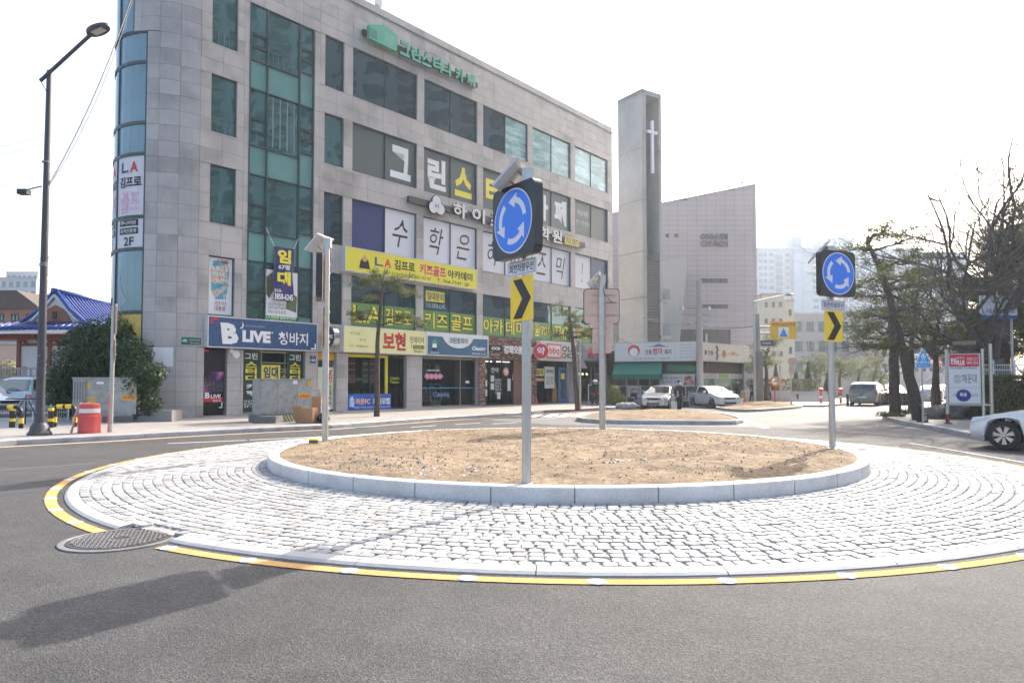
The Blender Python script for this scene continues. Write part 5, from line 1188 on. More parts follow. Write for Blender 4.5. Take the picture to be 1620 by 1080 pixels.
# red drum
p = G(141, 684.5, .15); r = thing('traffic_drum', 'faded red traffic drum with a white band on the left pavement', 'traffic drum', tuple(p)); dm = mat('drum_red', (.62, .09, .08), .5, var=.08, scale=4)
b = MB(); b.lathe(p, [(.29, 0), (.3, .04), (.29, .08), (.3, .42), (.31, .46), (.31, .5), (.27, .52)], 26); b.build('lower_body', dm, r, smooth=True)
b = MB(); b.lathe(p, [(.27, .52), (.268, .58), (.262, .585), (.262, .72), (.268, .725), (.262, .82), (.22, .86), (.1, .87), (.001, .87)], 26); b.build('upper_body', dm, r, smooth=True)
b = MB(); b.lathe(p, [(.27, .59), (.27, .715)], 26); b.build('reflective_band', mat('band_white', (.72, .7, .7), .5), r)
b = MB(); b.tube([p + Vector((-.2, -.1, .87)), p + Vector((-.34, -.12, .5)), p + Vector((-.38, -.15, .2)), p + Vector((-.42, -.18, .01))], .035, 5); o = b.build('barrier_tape', mat('tape_pink', (.7, .4, .38), .6)); tag(o, 'red and white barrier tape hanging down the left side of the drum', 'tape')
# sign pole seen edge-on at left
p = G(175, 683.5, .15); r = thing('sign_post', 'galvanised sign post seen edge on beside the red drum', 'sign post', tuple(p))
b = MB(); b.tube([p, p + Vector((.02, 0, 3.75))], .06, 14); b.build('pole', pole_m, r, smooth=True)
fr_ = lambda u, v, d=0.0: p + Vector((.07 + d * .87, d * .5, 0)) + Vector((-.5, .866, 0)) * u + Vector((0, 0, v))
b = MB(); b.prism(lambda u, v, d: fr_(u, v + 3.35, d), rrect(.4, .42, .08), .0, .05); b.build('sign_plate', back_m, r); b = MB(); b.prism(lambda u, v, d: fr_(u, v, d), [(-.4, 2.75), (.4, 2.75), (0, 2.1)], 0, .03); b.build('sign_plate', back_m, r)
b = MB(); b.tube([p + Vector((-.04, -.03, 0)), p + Vector((-.03, -.03, 1.1))], .035, 8); b.build('red_sleeve', mat('faded_red', (.6, .2, .18), .6), r); b = MB()
for zz in (3.6, 3.1, 2.6, 2.3): b.tube([p + Vector((-.05, -.02, zz)), p + Vector((.12, 0, zz))], .02, 6)
b.build('brackets', pole_m, r)
# hoop barriers, black and yellow
hb, hy_ = mat('hoop_black', (.02, .02, .02), .4), mat('hoop_yellow', (.8, .55, .03), .45)
for x0, x1, yb, lab in ((-22, 3 + 30, 677, 'black and yellow hoop barrier at the far left edge'), (-2 + 15 + 0, 56 + 2, 676.5, None), (86, 118, 675, 'black and yellow hoop barrier left of the grey cabinet')):
    if lab is None: continue
    pa, pb = G(x0, yb, .15), G(x1, yb, .15); r = thing('hoop_barrier', lab, 'barrier', tuple(pa)); h = .68
    P = [pa, pa + Vector((0, 0, h - .15)), pa.lerp(pb, .06) + Vector((0, 0, h - .04)), pa.lerp(pb, .14) + Vector((0, 0, h)), pa.lerp(pb, .86) + Vector((0, 0, h)), pa.lerp(pb, .94) + Vector((0, 0, h - .04)), pb + Vector((0, 0, h - .15)), pb]
    b = MB(); b.tube(P, .07, 10); b.build('tube', hb, r, smooth='all')
    for k in (2, 5): c_ = pa.lerp(pb, k / 7) + Vector((0, 0, h)); d_ = (pb - pa).normalized() * .1; b = MB(); b.tube([c_ - d_, c_ + d_], .073, 10); b.build('yellow_band', hy_, r)
    for q_ in (pa, pb): b = MB(); b.tube([q_ + Vector((0, 0, .15)), q_ + Vector((0, 0, .33))], .073, 10); b.build('yellow_band', hy_, r)
for x_, lab in ((19, 'black and yellow bollard second from the far left'), (80, 'short thick black and yellow bollard right of the street lamp')):
    p = G(x_, 676, .15); r = thing('bollard', lab, 'bollard', tuple(p)); b = MB(); b.tube([p, p + Vector((0, 0, .66))], .085, 12); b.build('post', hb, r)
    for z_ in (.2, .55): b = MB(); b.tube([p + Vector((0, 0, z_)), p + Vector((0, 0, z_ + .1))], .088, 12); b.build('yellow_band', hy_, r)
# ornamental bike hoop and mesh fence behind barriers
p = G(40, 671, .15); r = thing('bicycle_rack', 'thin dark bicycle rack behind the hoop barriers', 'bicycle rack', tuple(p)); b = MB()
for sx in (-.45, 0, .45): b.tube([p + Vector((sx, 0, 0)), p + Vector((sx * .6, 0, .5)), p + Vector((sx * .2, 0, .85))], .02, 6)
b.tube([p + Vector((-.7, 0, .9)), p + Vector((.7, 0, .9))], .025, 6); b.build('rack', BLACK, r)
pf_ = [G(-60, 664, .15), G(108, 664, .15)]; r = thing('mesh_fence', 'low white wire mesh fence in front of the parked cars at far left', 'fence', tuple(pf_[0])); b = MB()
L_ = (pf_[1] - pf_[0]); n_ = 60
for k in range(n_ + 1): q = pf_[0] + L_ * k / n_; b.tube([q, q + Vector((0, 0, .55))], .006, 4)
for zz in (.05, .3, .55): b.tube([pf_[0] + Vector((0, 0, zz)), pf_[1] + Vector((0, 0, zz))], .008, 4)
b.build('mesh', WHITE, r)
for k in range(7): q = pf_[0] + L_ * k / 6; b = MB(); b.tube([q, q + Vector((0, 0, .62))], .025, 6); b.build('post', WHITE, r)
# planter plinth beside bush
pa = G(210, 666.5, .15); b = MB(); b.box((pa.x + .75, pa.y + .35, .15 + .21), (1.5, .8, .42)); o = b.build('stone_plinth', mat('plinth_stone', (.24, .23, .22), .7, var=.1, scale=10)); tag(o, 'low grey stone plinth between the cabinet and the building corner', 'plinth')

# ------------------------------------------------ traditional hall, houses, far left
tile_blue = mat('blue_roof_tile', (.02, .06, .28), .3, var=.25, scale=6, spec=.6); wood_red = mat('red_timber', (.22, .06, .04), .6); plaster = mat('hall_plaster', (.66, .66, .65), .7, var=.05)
hall = thing('traditional_hall', 'traditional hall with curved blue tiled roof, white walls and red timber', 'building', tuple(A(90, 600, 42)))
HY = 42.0; sc_ = HY / FPX
xl, xr = A(38, 514, HY).x, A(134, 514, HY).x; xm = (xl + xr) / 2; ez = A(38, 514, HY).z; az_ = A(92, 463, HY).z; Lh = 15
def roofz(t): return az_ - (az_ - ez) * (t ** .72) if False else az_ - (az_ - ez) * (1.25 * t - .25 * t * t)
hw = (xr - xl) / 2
b = MB(); n = 8
for side in (-1, 1):
    for k in range(n):
        t0, t1 = k / n, (k + 1) / n; b.face([(xm + side * hw * t0, HY, roofz(t0)), (xm + side * hw * t1, HY, roofz(t1)), (xm + side * hw * t1, HY + Lh, roofz(t1)), (xm + side * hw * t0, HY + Lh, roofz(t0))])
# skirt roof round the base
ex, ey, ed = xr + 1.6, HY - 1.7, ez - .55
sk = [(xl - 3.6, ey), (ex, ey), (ex, HY + Lh + 2), (xl - 3.6, HY + Lh + 2)]; inn_ = [(xl - .1, HY - .05), (xr + .1, HY - .05), (xr + .1, HY + Lh), (xl - .1, HY + Lh)]
for i in range(4):
    j = (i + 1) % 4; b.face([(*sk[i], ed + (.12)), (*sk[j], ed + .12), (*inn_[j], ez + .1), (*inn_[i], ez + .1)])
b.build('roof', tile_blue, hall)
k = 0
yy = HY + .15
while yy < HY + Lh - 2:
    b = MB(); b.tube([(xm + hw * t * 1.0, yy, roofz(t) + .05) for t in [q / 6 for q in range(7)]] + [(ex, yy, ed + .17)], .075, 6); b.build('roof_tile_row', tile_blue, hall, smooth='all'); yy += .36
x_ = xl - 3.5
while x_ < ex:
    f = min(1, max(0, (x_ - (xl - 3.6)) / 3.5)) if x_ < xl else 1; b = MB(); b.tube([(x_, ey, ed + .17), (min(max(x_, xl), xr) if False else x_, HY - .1 if xl - .2 < x_ < xr + .2 else ey + 1.6 * f, ed + .17 + (ez - ed) * (1 if xl - .2 < x_ < xr + .2 else f))], .07, 6); b.build('roof_tile_row', tile_blue, hall, smooth='all'); x_ += .36
b = MB(); b.tube([(xm, HY - .2, az_ + .12), (xm, HY + 5, az_ + .02), (xm, HY + Lh, az_ + .15)], .17, 8); b.tube([(xm + .1, HY, az_ + .05), (xr * .5 + xm * .5, HY, roofz(.5) + .1), (xr + .1, HY - .1, ez + .15), (ex, ey, ed + .3)], .13, 8); b.tube([(xm - .1, HY, az_ + .05), (xl * .5 + xm * .5, HY, roofz(.5) + .1), (xl - .1, HY - .1, ez + .15)], .13, 8); b.build('ridge', tile_blue, hall, smooth='all')
b = MB(); b.prism(lambda u, v, d: Vector((u, HY + .1 + d, v)), [(xl + .25, ez + .12), (xr - .25, ez + .12), (xm + hw * .5, roofz(.5) - .2), (xm, az_ - .25), (xm - hw * .5, roofz(.5) - .2)], 0, .1); b.build('gable_wall', plaster, hall)
b = MB(); b.prism(lambda u, v, d: Vector((u, HY + .05 + d, v)), [(xm - .85, ez + .15), (xm + 1.05, ez + .15), (xm + .6, ez + .95), (xm, az_ - .75), (xm - .5, ez + .95)], -.04, .02); b.build('gable_brick', mat('hall_brick', (.28, .12, .08), .8, var=.15, scale=15), hall); b = MB(); b.box((xm, HY - .02, ez + .6), (.25, .05, .45)); b.build('vent', DARK, hall)
for s_ in (-1, 1): b = MB(); b.tube([(xm + s_ * hw * t, HY - .05, roofz(t) - .14) for t in (0, .33, .66, 1)], .09, 5); b.build('barge_board', plaster, hall)
b = MB(); b.box(((xl - 3.6 + ex) / 2, ey + .1, ed - .02), (ex - xl + 3.4, .12, .16)); b.build('eaves_board', plaster, hall); b = MB(); b.box(((xl - 3 + ex) / 2, ey + 1.2, ed - .25), (ex - xl + 2.2, .2, .28)); b.build('beam', wood_red, hall)
b = MB()
for k in range(26): x_ = xl - 3.4 + k * .36; b.box((x_, ey + .7, ed - .12), (.1, 1.2, .1))
b.build('rafter', wood_red, hall, kind='stuff')
xwl = A(31, 550, HY).x; b = MB(); b.box(((xwl + ex - 1) / 2, HY + 4, 3.2), (ex - 1 - xwl, 8, 3.1)); b.build('wall', plaster, hall)
for x_ in (xwl, xwl + 1.9, xwl + 3.8, xwl + 5.5): b = MB(); b.box((x_, HY - .06, 3.3), (.2, .14, 3.0)); b.build('column', wood_red, hall)
b = MB(); b.box(((xwl + ex - 1) / 2, HY - .05, A(60, 545, HY).z), (ex - 1 - xwl, .12, .16)); b.build('beam', wood_red, hall)
for k in range(5): b = MB(); b.prism(lambda u, v, d: Vector((xwl + .35 + k * 1.0 + u, HY - .1 + d, 4.3 + v)), [(-.25, 0), (.0, -.05), (.28, -.4), (.2, -.42), (0, -.2), (-.2, -.12)], -.1, .02); b.build('bracket', wood_red, hall)
# terrace with balustrade and lower storey
tz = A(40, 598, 39).z; bx0, bx1 = A(-80, 598, 39).x, A(170, 598, 39).x
r = thing('terrace', 'raised concrete terrace in front of the traditional hall', 'terrace', ((bx0 + bx1) / 2, 39, 0)); b = MB(); b.box(((bx0 + bx1) / 2, 40.5, tz - .12), (bx1 - bx0, 3.2, .24)); b.build('slab', conc, r); b = MB(); b.box(((bx0 + bx1) / 2 + 1.5, 41.8, tz / 2 - .1), (bx1 - bx0 - 4.2, .3, tz)); b.build('lower_wall', plaster, r); b = MB(); b.box(((bx0 + bx1) / 2, 44, tz / 2 - .1), (bx1 - bx0, .3, tz)); b.build('back_wall', mat('dim_wall', (.2, .18, .17), .8), r)
b = MB(); b.box((A(30, 600, 41.7).x, 41.5, .9), (.18, .18, 1.7)); b.build('column', wood_red, r)
r = thing('balustrade', 'grey stone balustrade along the terrace of the hall', 'balustrade', ((bx0 + bx1) / 2, 38.95, tz)); stn = mat('balustrade_stone', (.33, .32, .31), .8)
b = MB(); b.box(((bx0 + bx1) / 2, 38.95, tz + .55), (bx1 - bx0, .12, .08)); b.box(((bx0 + bx1) / 2, 38.95, tz + .1), (bx1 - bx0, .12, .08)); b.build('rail', stn, r)
nb = 26
for k in range(nb): b = MB(); x_ = bx0 + (bx1 - bx0) * k / (nb - 1); b.box((x_, 38.95, tz + .32), (.1 if k % 4 else .2, .1, .5 if k % 4 else .75)); b.build('post', stn, r)
# blue tiled garden wall behind the cars
r = thing('garden_wall', 'low wall with blue tile coping behind the parked cars at far left', 'wall', tuple(A(40, 620, 37))); wl = A(-80, 620, 37).x; wr_ = A(88, 620, 37).x
b = MB(); b.box(((wl + wr_) / 2, 37, .9), (wr_ - wl, .25, 1.0)); b.build('wall', mat('dim_teal_wall', (.2, .26, .28), .7), r); b = MB()
for k in range(30): b.tube([(wl + (wr_ - wl) * k / 29, 36.75, 1.42), (wl + (wr_ - wl) * k / 29, 37, 1.55)], .06, 5)
b.box(((wl + wr_) / 2, 36.95, 1.42), (wr_ - wl, .5, .08)); b.build('tile_coping', tile_blue, r)
# lot surface
sheet('parking_lot', [(-60, 22), (-17, 22.5), (-14, 30), (-14, 60), (-60, 60)], .154, mat('lot_concrete', (.3, .3, .29), .8, var=.1, scale=3), kind='structure')
# brick house and pale flats behind
def simple_block(name, label, x0, x1, ytop, D, dep, wm, storey_px=None, win_cols=0, wm2=None, roof=None, ybot=600, win=(.5, .55), rz=0.0, cap=None):
    a, c = A(x0, ytop, D), A(x1, ytop, D); W = c.x - a.x; H = a.z
    r = thing(name, label, 'building', ((a.x + c.x) / 2, D, 0)); b = MB(); b.box(((a.x + c.x) / 2, D + dep / 2, H / 2), (W, dep, H)); b.build('wall', wm, r)
    if win_cols:
        sh = storey_px / FPX * D; nf = int((H - 1) / sh); ww, wh = W / win_cols * win[0], sh * win[1]; fm = MB(); 
        m0 = MB(); m0.box((0, 0, 0), (ww, .12, wh)); me_f = None
        for f in range(nf):
            for k in range(win_cols):
                x_, z_ = a.x + W * (k + .5) / win_cols, H - sh * (f + .62)
                if z_ < 3.5: continue
                if me_f is None:
                    wb = MB(); t = .06
                    for q in ((-ww / 2, ww / 2, -wh / 2, -wh / 2 + t), (-ww / 2, ww / 2, wh / 2 - t, wh / 2), (-ww / 2, -ww / 2 + t, -wh / 2 + t, wh / 2 - t), (ww / 2 - t, ww / 2, -wh / 2 + t, wh / 2 - t), (-t / 2, t / 2, -wh / 2 + t, wh / 2 - t)): wb.fbox(lambda u, v, d: Vector((u, -d, v)), *q, 0, .08)
                    o = wb.build('window', frame_m, r); me_f = o.data; pb = MB(); pb.fquad(lambda u, v, d: Vector((u, -d, v)), -ww / 2, ww / 2, -wh / 2, wh / 2, .02); po = pb.build('pane', wm2 or teal_dark, o, local=True); me_p = po.data
                else:
                    o = bpy.data.objects.new('window', me_f); col.objects.link(o); attach(o, r); po = bpy.data.objects.new('pane', me_p); col.objects.link(po); po.parent = o
                o.location = (x_, D - .01, z_)
    if roof: b = MB(); b.prism(lambda u, v, d: Vector((u, D - .5 + d, v)), roof(a.x, c.x, H), 0, dep + 1); b.build('roof', cap or DARK, r)
    else: b = MB(); b.box(((a.x + c.x) / 2, D + dep / 2, H + .12), (W + .3, dep + .3, .24)); b.build('parapet', cap or conc, r)
    return r
simple_block('brick_house', 'brown brick house with dark hipped roof behind the traditional hall', -60, 61, 489, 56, 10, mat('house_brick', (.33, .17, .12), .8, var=.12, scale=12), 22, 5, roof=lambda a, c, H: [(a, H), (c + .4, H), (c + .1, H + .35), (c - 1.5, H + 1.5), (a, H + 1.5)], cap=mat('dark_shingle', (.09, .07, .06), .9, var=.2, scale=6))
simple_block('brick_house', 'second brown brick house half hidden behind the street lamp', 60, 96, 470, 62, 8, mat('house_brick', (.33, .17, .12), .8), 20, 3)
pale = mat('pale_flats_wall', (.5, .52, .55), .7); 
simple_block('apartment_block', 'pale apartment block on the skyline at far left', -80, 58, 440, 190, 16, pale, 16, 12)
simple_block('apartment_block', 'second pale apartment block on the skyline left of the lamp post', 10, 60, 431, 220, 16, pale, 14, 6)
simple_block('pink_building', 'low pinkish building with flat roof beyond the terrace', -80, 34, 545, 52, 8, mat('pink_wall', (.55, .4, .32), .7), 20, 0)
# ------------------------------------------------ church
cz = conc_c = mat('fair_concrete', (.4, .395, .375), .75, var=.08, scale=3, var2=.14, scale2=.25, bump=.1, bscale=20, tint=((.5, .49, .46), .35, .35))
ch = thing('church', 'church with tall raw concrete bell tower, white cross and slanted grey tiled hall', 'church', (13, 62, .1))
P1 = Vector((208 / FPX * 60, 60, 0)); hT = A(1018, 140, 60).z
P2 = A(977, 159, 62.6); P2.z = 0; P3 = A(1046, 149, 61.3); P3.z = 0
lft = (P2 - P1); rgt = (P3 - P1); Lw, Rw = lft.length, rgt.length; lu, ru = lft.normalized(), rgt.normalized()
# left panel: stacked concrete lifts with recessed joints
lifts = [0, 5.2, 9.2, 13.3, 17.9, 22.6, hT]
def prism_xy(b, pts, z0, z1): 
    b.prism(lambda u, v, d: Vector((u, v, d)), [(p.x, p.y) for p in pts], z0, z1)
th = .5
for i in range(len(lifts) - 1):
    b = MB(); prism_xy(b, [P1, P1 + lu * Lw, P1 + lu * Lw + ru * th, P1 + ru * th], lifts[i] + .02, lifts[i + 1] - .02); b.build('concrete_lift', conc_c, ch)
for i in range(len(lifts) - 1):
    b = MB(); prism_xy(b, [P3, P3 + lu * Lw, P3 + lu * Lw - ru * .32, P3 - ru * .32], lifts[i] + .02, lifts[i + 1] - .02); b.build('concrete_lift', conc_c, ch)
b = MB(); prism_xy(b, [P1, P3, P3 + lu * Lw, P1 + lu * Lw], hT - .45, hT - .001); b.build('tower_cap', conc_c, ch)
bk = lu * Lw * .93
zS = 9.6
b = MB(); q0, q1 = P1 + ru * (th + .0), P3 - ru * .32
b.face([(q0 + bk) + Vector((0, 0, 2)), (q1 + bk) + Vector((0, 0, 2)), (q1 + bk) + Vector((0, 0, hT - .4)), (q0 + bk) + Vector((0, 0, hT - .4))]); b.build('tower_back', conc_c, ch)
b = MB(); f0 = .12   # sloped slab low in the shaft
b.face([q0 + lu * f0 + Vector((0, 0, 17.2)), q1 + bk * .5 + Vector((0, 0, 12.2)), q1 + lu * f0 + Vector((0, 0, 12.6)), q0 + lu * f0 + Vector((0, 0, 12.3))]); b.face([q0 + lu * f0 + Vector((0, 0, 12.3)), q1 + lu * f0 + Vector((0, 0, 12.6)), q1 + lu * f0 + Vector((0, 0, 3)), q0 + lu * f0 + Vector((0, 0, 3))]); b.build('shaft_infill', mat('shaft_brown', (.17, .15, .145), .8), ch)
lv = mat('louvre_brown', (.2, .18, .175), .7)
for k in range(26):
    zz = 6.0 + k * .25
    if 8.7 < zz < 9.3: continue
    b = MB(); prism_xy(b, [q0 + lu * (f0 - .1), q1 + lu * (f0 - .1), q1 + lu * (f0 - .02), q0 + lu * (f0 - .02)], zz, zz + .09); b.build('louvre', lv, ch)
for zz in (8.9, 5.6): b = MB(); prism_xy(b, [q1 - lu * .1, q1 + ru * 1.2 - lu * .1, q1 + ru * 1.2 + lu * .6, q1 + lu * .6], zz, zz + .25); b.build('balcony_slab', conc_c, ch); b = MB(); prism_xy(b, [q1 + ru * .4 - lu * .1, q1 + ru * 1.15 - lu * .1, q1 + ru * 1.15, q1 + ru * .4], zz + .25, zz + 1.2); b.build('balcony_rail', mat('rail_grey', (.25, .27, .29), .6), ch)
# cross
cc = (q0 + q1) / 2 - lu * .05; zc1, zc0 = A(1029, 190, 60.5).z, A(1029, 273, 60.5).z; zx = A(1029, 208, 60.5).z
cross = MB(); prism_xy(cross, [cc - ru * .13, cc + ru * .13, cc + ru * .13 + lu * .2, cc - ru * .13 + lu * .2], zc0, zc1); prism_xy(cross, [cc - ru * .62 - lu * .003, cc + ru * .62 - lu * .003, cc + ru * .62 + lu * .197, cc - ru * .62 + lu * .197], zx - .12, zx + .12); cross.build('cross', mat('cross_white', (.85, .85, .88), .5), ch)
# hall wall with tile joints
CD = 75; hall_t = mat('church_tile', (.44, .385, .395), .55, var=.06, scale=40, var2=.08, scale2=.2)
wl_, wr2 = A(1049, 322, CD), A(1196, 292, CD); wx0, wx1, wz0, wz1 = 11.0, wr2.x, 21.3, wr2.z
slope = (wr2.z - wl_.z) / (wr2.x - wl_.x)
def ztop(x): return wl_.z + (x - wl_.x) * slope
b = MB(); b.prism(lambda u, v, d: Vector((u, CD + .03 + d, v)), [(wx0, 0), (wx1, 0), (wx1, ztop(wx1) - .02), (wx0, ztop(wx0) - .02)], 0, 14); b.build('hall_core', joint_m, ch)
holes = []
def hp(x0, y0, x1, y1): a, c = A(x0, y1, CD), A(x1, y0, CD); return (a.x, c.x, a.z, c.z)
for q in ((1053, 370, 1058.5, 375.5), (1067, 370, 1073, 375.5), (1109, 440.5, 1150.5, 447.5), (1110, 481.5, 1151, 488), (1076, 521, 1155, 546)): holes.append(hp(*q))
ct = []
tz_ = 0.0; rowi = 0; TWc, THc = 1.05, .56
while tz_ < 24:
    x_ = wx0
    while x_ < wx1 - .05:
        a, c = x_, min(x_ + TWc, wx1); R_ = [(a, c, tz_, tz_ + THc)]
        for hq in holes: R_ = subtract(R_, hq)
        ct += R_; x_ += TWc
    tz_ += THc
b = MB(); n3 = 0
for (a, c, z0_, z1_) in sorted(ct, key=lambda t: -t[2]):
    g = .012
    za, zc_ = min(z1_ - g, ztop(a)), min(z1_ - g, ztop(c))
    if za <= z0_ + g or zc_ <= z0_ + g: continue
    P_ = [(a + g, z0_ + g), (c - g, z0_ + g), (c - g, zc_), (a + g, za)]
    if c > 15.8 and z0_ > 5 and n3 < 300:
        q = MB(); q.prism(lambda u, v, d: Vector((u, CD + d, v)), P_, 0, .028); q.build('wall_tile', hall_t, ch); n3 += 1
    else: b.prism(lambda u, v, d: Vector((u, CD + d, v)), P_, 0, .028)
b.build('wall_tiles', hall_t, ch, kind='stuff')
for i, hq in enumerate(holes):
    b = MB(); b.box(((hq[0] + hq[1]) / 2, CD + .35, (hq[2] + hq[3]) / 2), (hq[1] - hq[0] - .03, .6, hq[3] - hq[2] - .03)); o = b.build('window', mat('church_glass', (.07, .08, .09), .15), ch)
    if i >= 2:
        b = MB()
        for k in range(5): x_ = hq[0] + (hq[1] - hq[0]) * k / 4; b.box((x_, CD, (hq[2] + hq[3]) / 2), (.07, .1, hq[3] - hq[2]))
        b.build('mullion', mat('church_frame', (.12, .12, .13), .5), o, local=True)
b = MB(); b.prism(lambda u, v, d: Vector((u, CD - .1 + d, v)), [(wx0, ztop(wx0)), (wx1 + .05, ztop(wx1)), (wx1 + .05, ztop(wx1) + .12), (wx0, ztop(wx0) + .12)], 0, 14); b.build('roof_edge', mat('light_metal', (.4, .4, .4), .5), ch)
lt0, lt1 = A(1108, 380, CD - .1), A(1151, 369, CD - .1); frc = plane((0, CD - .02, 0), (1, 0, 0))
chl = mat('church_letter', (.16, .15, .16), .5)
text('ONNURI', lt0.x, lt1.x, A(0, 379, CD).z, A(0, 370, CD).z, frc, chl, ch, 0, bold=.05, extr=.15); text('CHURCH', lt0.x, lt1.x, A(0, 390.5, CD).z, A(0, 381.5, CD).z, frc, chl, ch, 0, bold=.05, extr=.15)
# slanted concrete wedge in front of hall
wd = 69; w0, w1, w2, w3 = A(1050, 413, wd), A(1088, 407, wd), A(1075, 545, wd), A(1050, 545, wd)
b = MB(); b.hexa([w3, w2, w2 + Vector((.3, 5, 0)), w3 + Vector((0, 5, 0)), w0, w1, w1 + Vector((.3, 5, .4)), w0 + Vector((0, 5, .4))]); b.build('concrete_wedge', mat('wedge_concrete', (.38, .39, .39), .7, var=.05, scale=1), ch)
b = MB(); b.tube([A(1174, 299, CD), A(1174, 290, CD)], .06, 6); b.box(tuple(A(1174, 289, CD)), (.35, .2, .12)); b.build('roof_lamp', GREY, ch)
b = MB(); b.box((11.6, 68, 5), (5.5, 8, 10)); b.build('rear_wing', conc_c, ch)
# ------------------------------------------------ restaurant in front of the church
RD = 47.5
ra, rb_, rc = A(973, 600, 49), A(1104, 600, RD), A(1179, 600, 52.5)
for q in (ra, rb_, rc): q.z = .12
rest = thing('restaurant', 'low dark clad restaurant with green awnings in front of the church', 'building', tuple(rb_))
f1 = plane(ra, rb_ - ra); W1 = (rb_ - ra).length; f2_ = plane(rb_, rc - rb_); W2 = (rc - rb_).length
dk = mat('dark_timber', (.05, .04, .04), .7, var=.2, scale=6)
Hr = 3.05
back = Vector((1.0, 6, 0)); b = MB(); P_ = [ra, rb_, rc, rc + Vector((-2, 6, 0)), ra + Vector((0, 7, 0))]; b.prism(lambda u, v, d: Vector((u, v, d)), [(p.x, p.y) for p in P_], 2.2, Hr + .9); b.build('upper_wall', dk, rest)
b = MB(); b.prism(lambda u, v, d: Vector((u, v, d)), [(p.x + .2, p.y + .9) for p in P_], .12, 2.2); b.build('inner_wall', mat('shop_interior', (.12, .11, .1), .9), rest)
for k in range(8): b = MB(); b.fbox(f1, 0, W1, 2.15 + k * .12, 2.24 + k * .12, .0, .03); b.build('cladding_board', dk, rest); b = MB(); b.fbox(f2_, 0, W2, 2.15 + k * .12, 2.24 + k * .12, 0, .03); b.build('cladding_board', dk, rest)
glr = mat('restaurant_glass', (.04, .06, .055), .05, spec=.8, var=.3, scale=1)
def glazing(fr, W, xs, fm, n='window'):
    b = MB(); b.fbox(fr, 0, W, .0, .35, -.05, .03); b.fbox(fr, 0, W, 2.05, 2.2, -.05, .03); b.fbox(fr, 0, W, 1.25, 1.3, -.04, .02)
    for x in xs: b.fbox(fr, x - .04, x + .04, .35, 2.05, -.05, .03)
    o = b.build(n, fm, rest); xs = [0] + list(xs) + [W]
    for i in range(len(xs) - 1): q = MB(); q.fquad(fr, xs[i] + .04, xs[i + 1] - .04, .35, 2.05, -.02); q.build('pane', glr, o)
fmr = mat('silver_frame', (.4, .4, .38), .4, .4); glazing(f1, W1, [W1 * k / 7 for k in range(1, 7)], fmr); glazing(f2_, W2, [W2 * k / 6 for k in range(1, 6)], fmr)
sgn_m = mat('restaurant_sign_face', (.66, .66, .65), .5); grey_p = mat('grey_print', (.25, .25, .25), .5)
def wallsign(name, label, fr, u0, u1, v0, v1, d0, dep, face, side=None, cat='shop sign'):
    r = thing(name, label, cat, tuple(fr((u0 + u1) / 2, v0, d0))); b = MB(); b.fbox(fr, u0, u1, v0, v1, d0, d0 + dep); b.build('panel', face, r)
    b = MB(); t = .04
    for q in ((u0 - t, u1 + t, v0 - t, v0), (u0 - t, u1 + t, v1, v1 + t), (u0 - t, u0, v0, v1), (u1, u1 + t, v0, v1)): b.fbox(fr, *q, d0, d0 + dep + .02)
    b.build('frame', side or fmr, r); return r, d0 + dep + .005
r, d = wallsign('shop_sign', 'long white restaurant sign facing the roundabout with red and black lettering', f1, .05, W1 - .05, 3.05, 4.35, .1, .25, sgn_m)
text('안동', W1 * .38, W1 * .46, 3.5, 3.85, f1, DARK, r, d, bold=.02); text('참마', W1 * .47, W1 * .59, 3.48, 3.95, f1, RED, r, d, bold=.03); text('돼지', W1 * .61, W1 * .69, 3.5, 3.85, f1, DARK, r, d, bold=.02)
b = MB(); b.prism(f1, [(W1 * .4, 4.03), (W1 * .68, 4.03), (W1 * .62, 4.08), (W1 * .54, 4.25), (W1 * .47, 4.08)], d, d + .003); b.build('roof_mark', mat('slate_print', (.12, .2, .35), .5), r)
b = MB(); b.lathe(f1(W1 * .24, 3.78, d), [(.42, 0), (.42, .005)], 18, rot=(rb_ - ra).normalized().cross(Vector((0, 0, 1))).to_track_quat('Z', 'Y').to_matrix()); b.build('red_emblem', RED, r); b = MB(); b.lathe(f1(W1 * .24, 3.68, d + .006), [(.3, 0), (.3, .005)], 18, rot=(rb_ - ra).normalized().cross(Vector((0, 0, 1))).to_track_quat('Z', 'Y').to_matrix()); b.build('pale_emblem', WHITE, r)
text('since 1997   예약 702-0715~6   안동참마 직영', W1 * .24, W1 * .68, 3.15, 3.28, f1, DARK, r, d)
for k in range(5): text(['프랜차이즈 교육점 안내', '단체회식 연회석 완비', '참마돼지 왕갈비', '산더미 불고기 정식', '셀프바 무한리필'][k], W1 * .79, W1 * .95, 4.12 - k * .22, 4.22 - k * .22, f1, grey_p, r, d)
b = MB(); b.fquad(f1, W1 * .735, W1 * .737, 3.1, 4.3, d); b.build('divider', grey_p, r)
r, d = wallsign('shop_sign', 'second restaurant sign on the side facing the church road', f2_, .1, W2 - .05, 3.05, 4.3, .1, .25, mat('restaurant_sign_side', (.5, .49, .47), .5))
text('東 안동', W2 * .04, W2 * .22, 3.45, 3.8, f2_, DARK, r, d, bold=.03); text('안동', W2 * .5, W2 * .58, 3.5, 3.7, f2_, DARK, r, d); text('참마', W2 * .59, W2 * .69, 3.5, 3.8, f2_, RED, r, d, bold=.03); text('돼지', W2 * .7, W2 * .76, 3.5, 3.7, f2_, DARK, r, d)
b = MB()
for k in range(5): b.lathe(f2_(W2 * .29 + .1 * (k % 2), 3.25 + k * .2, d), [(.14, 0), (.14, .005)], 10, rot=(rc - rb_).normalized().cross(Vector((0, 0, 1))).to_track_quat('Z', 'Y').to_matrix())
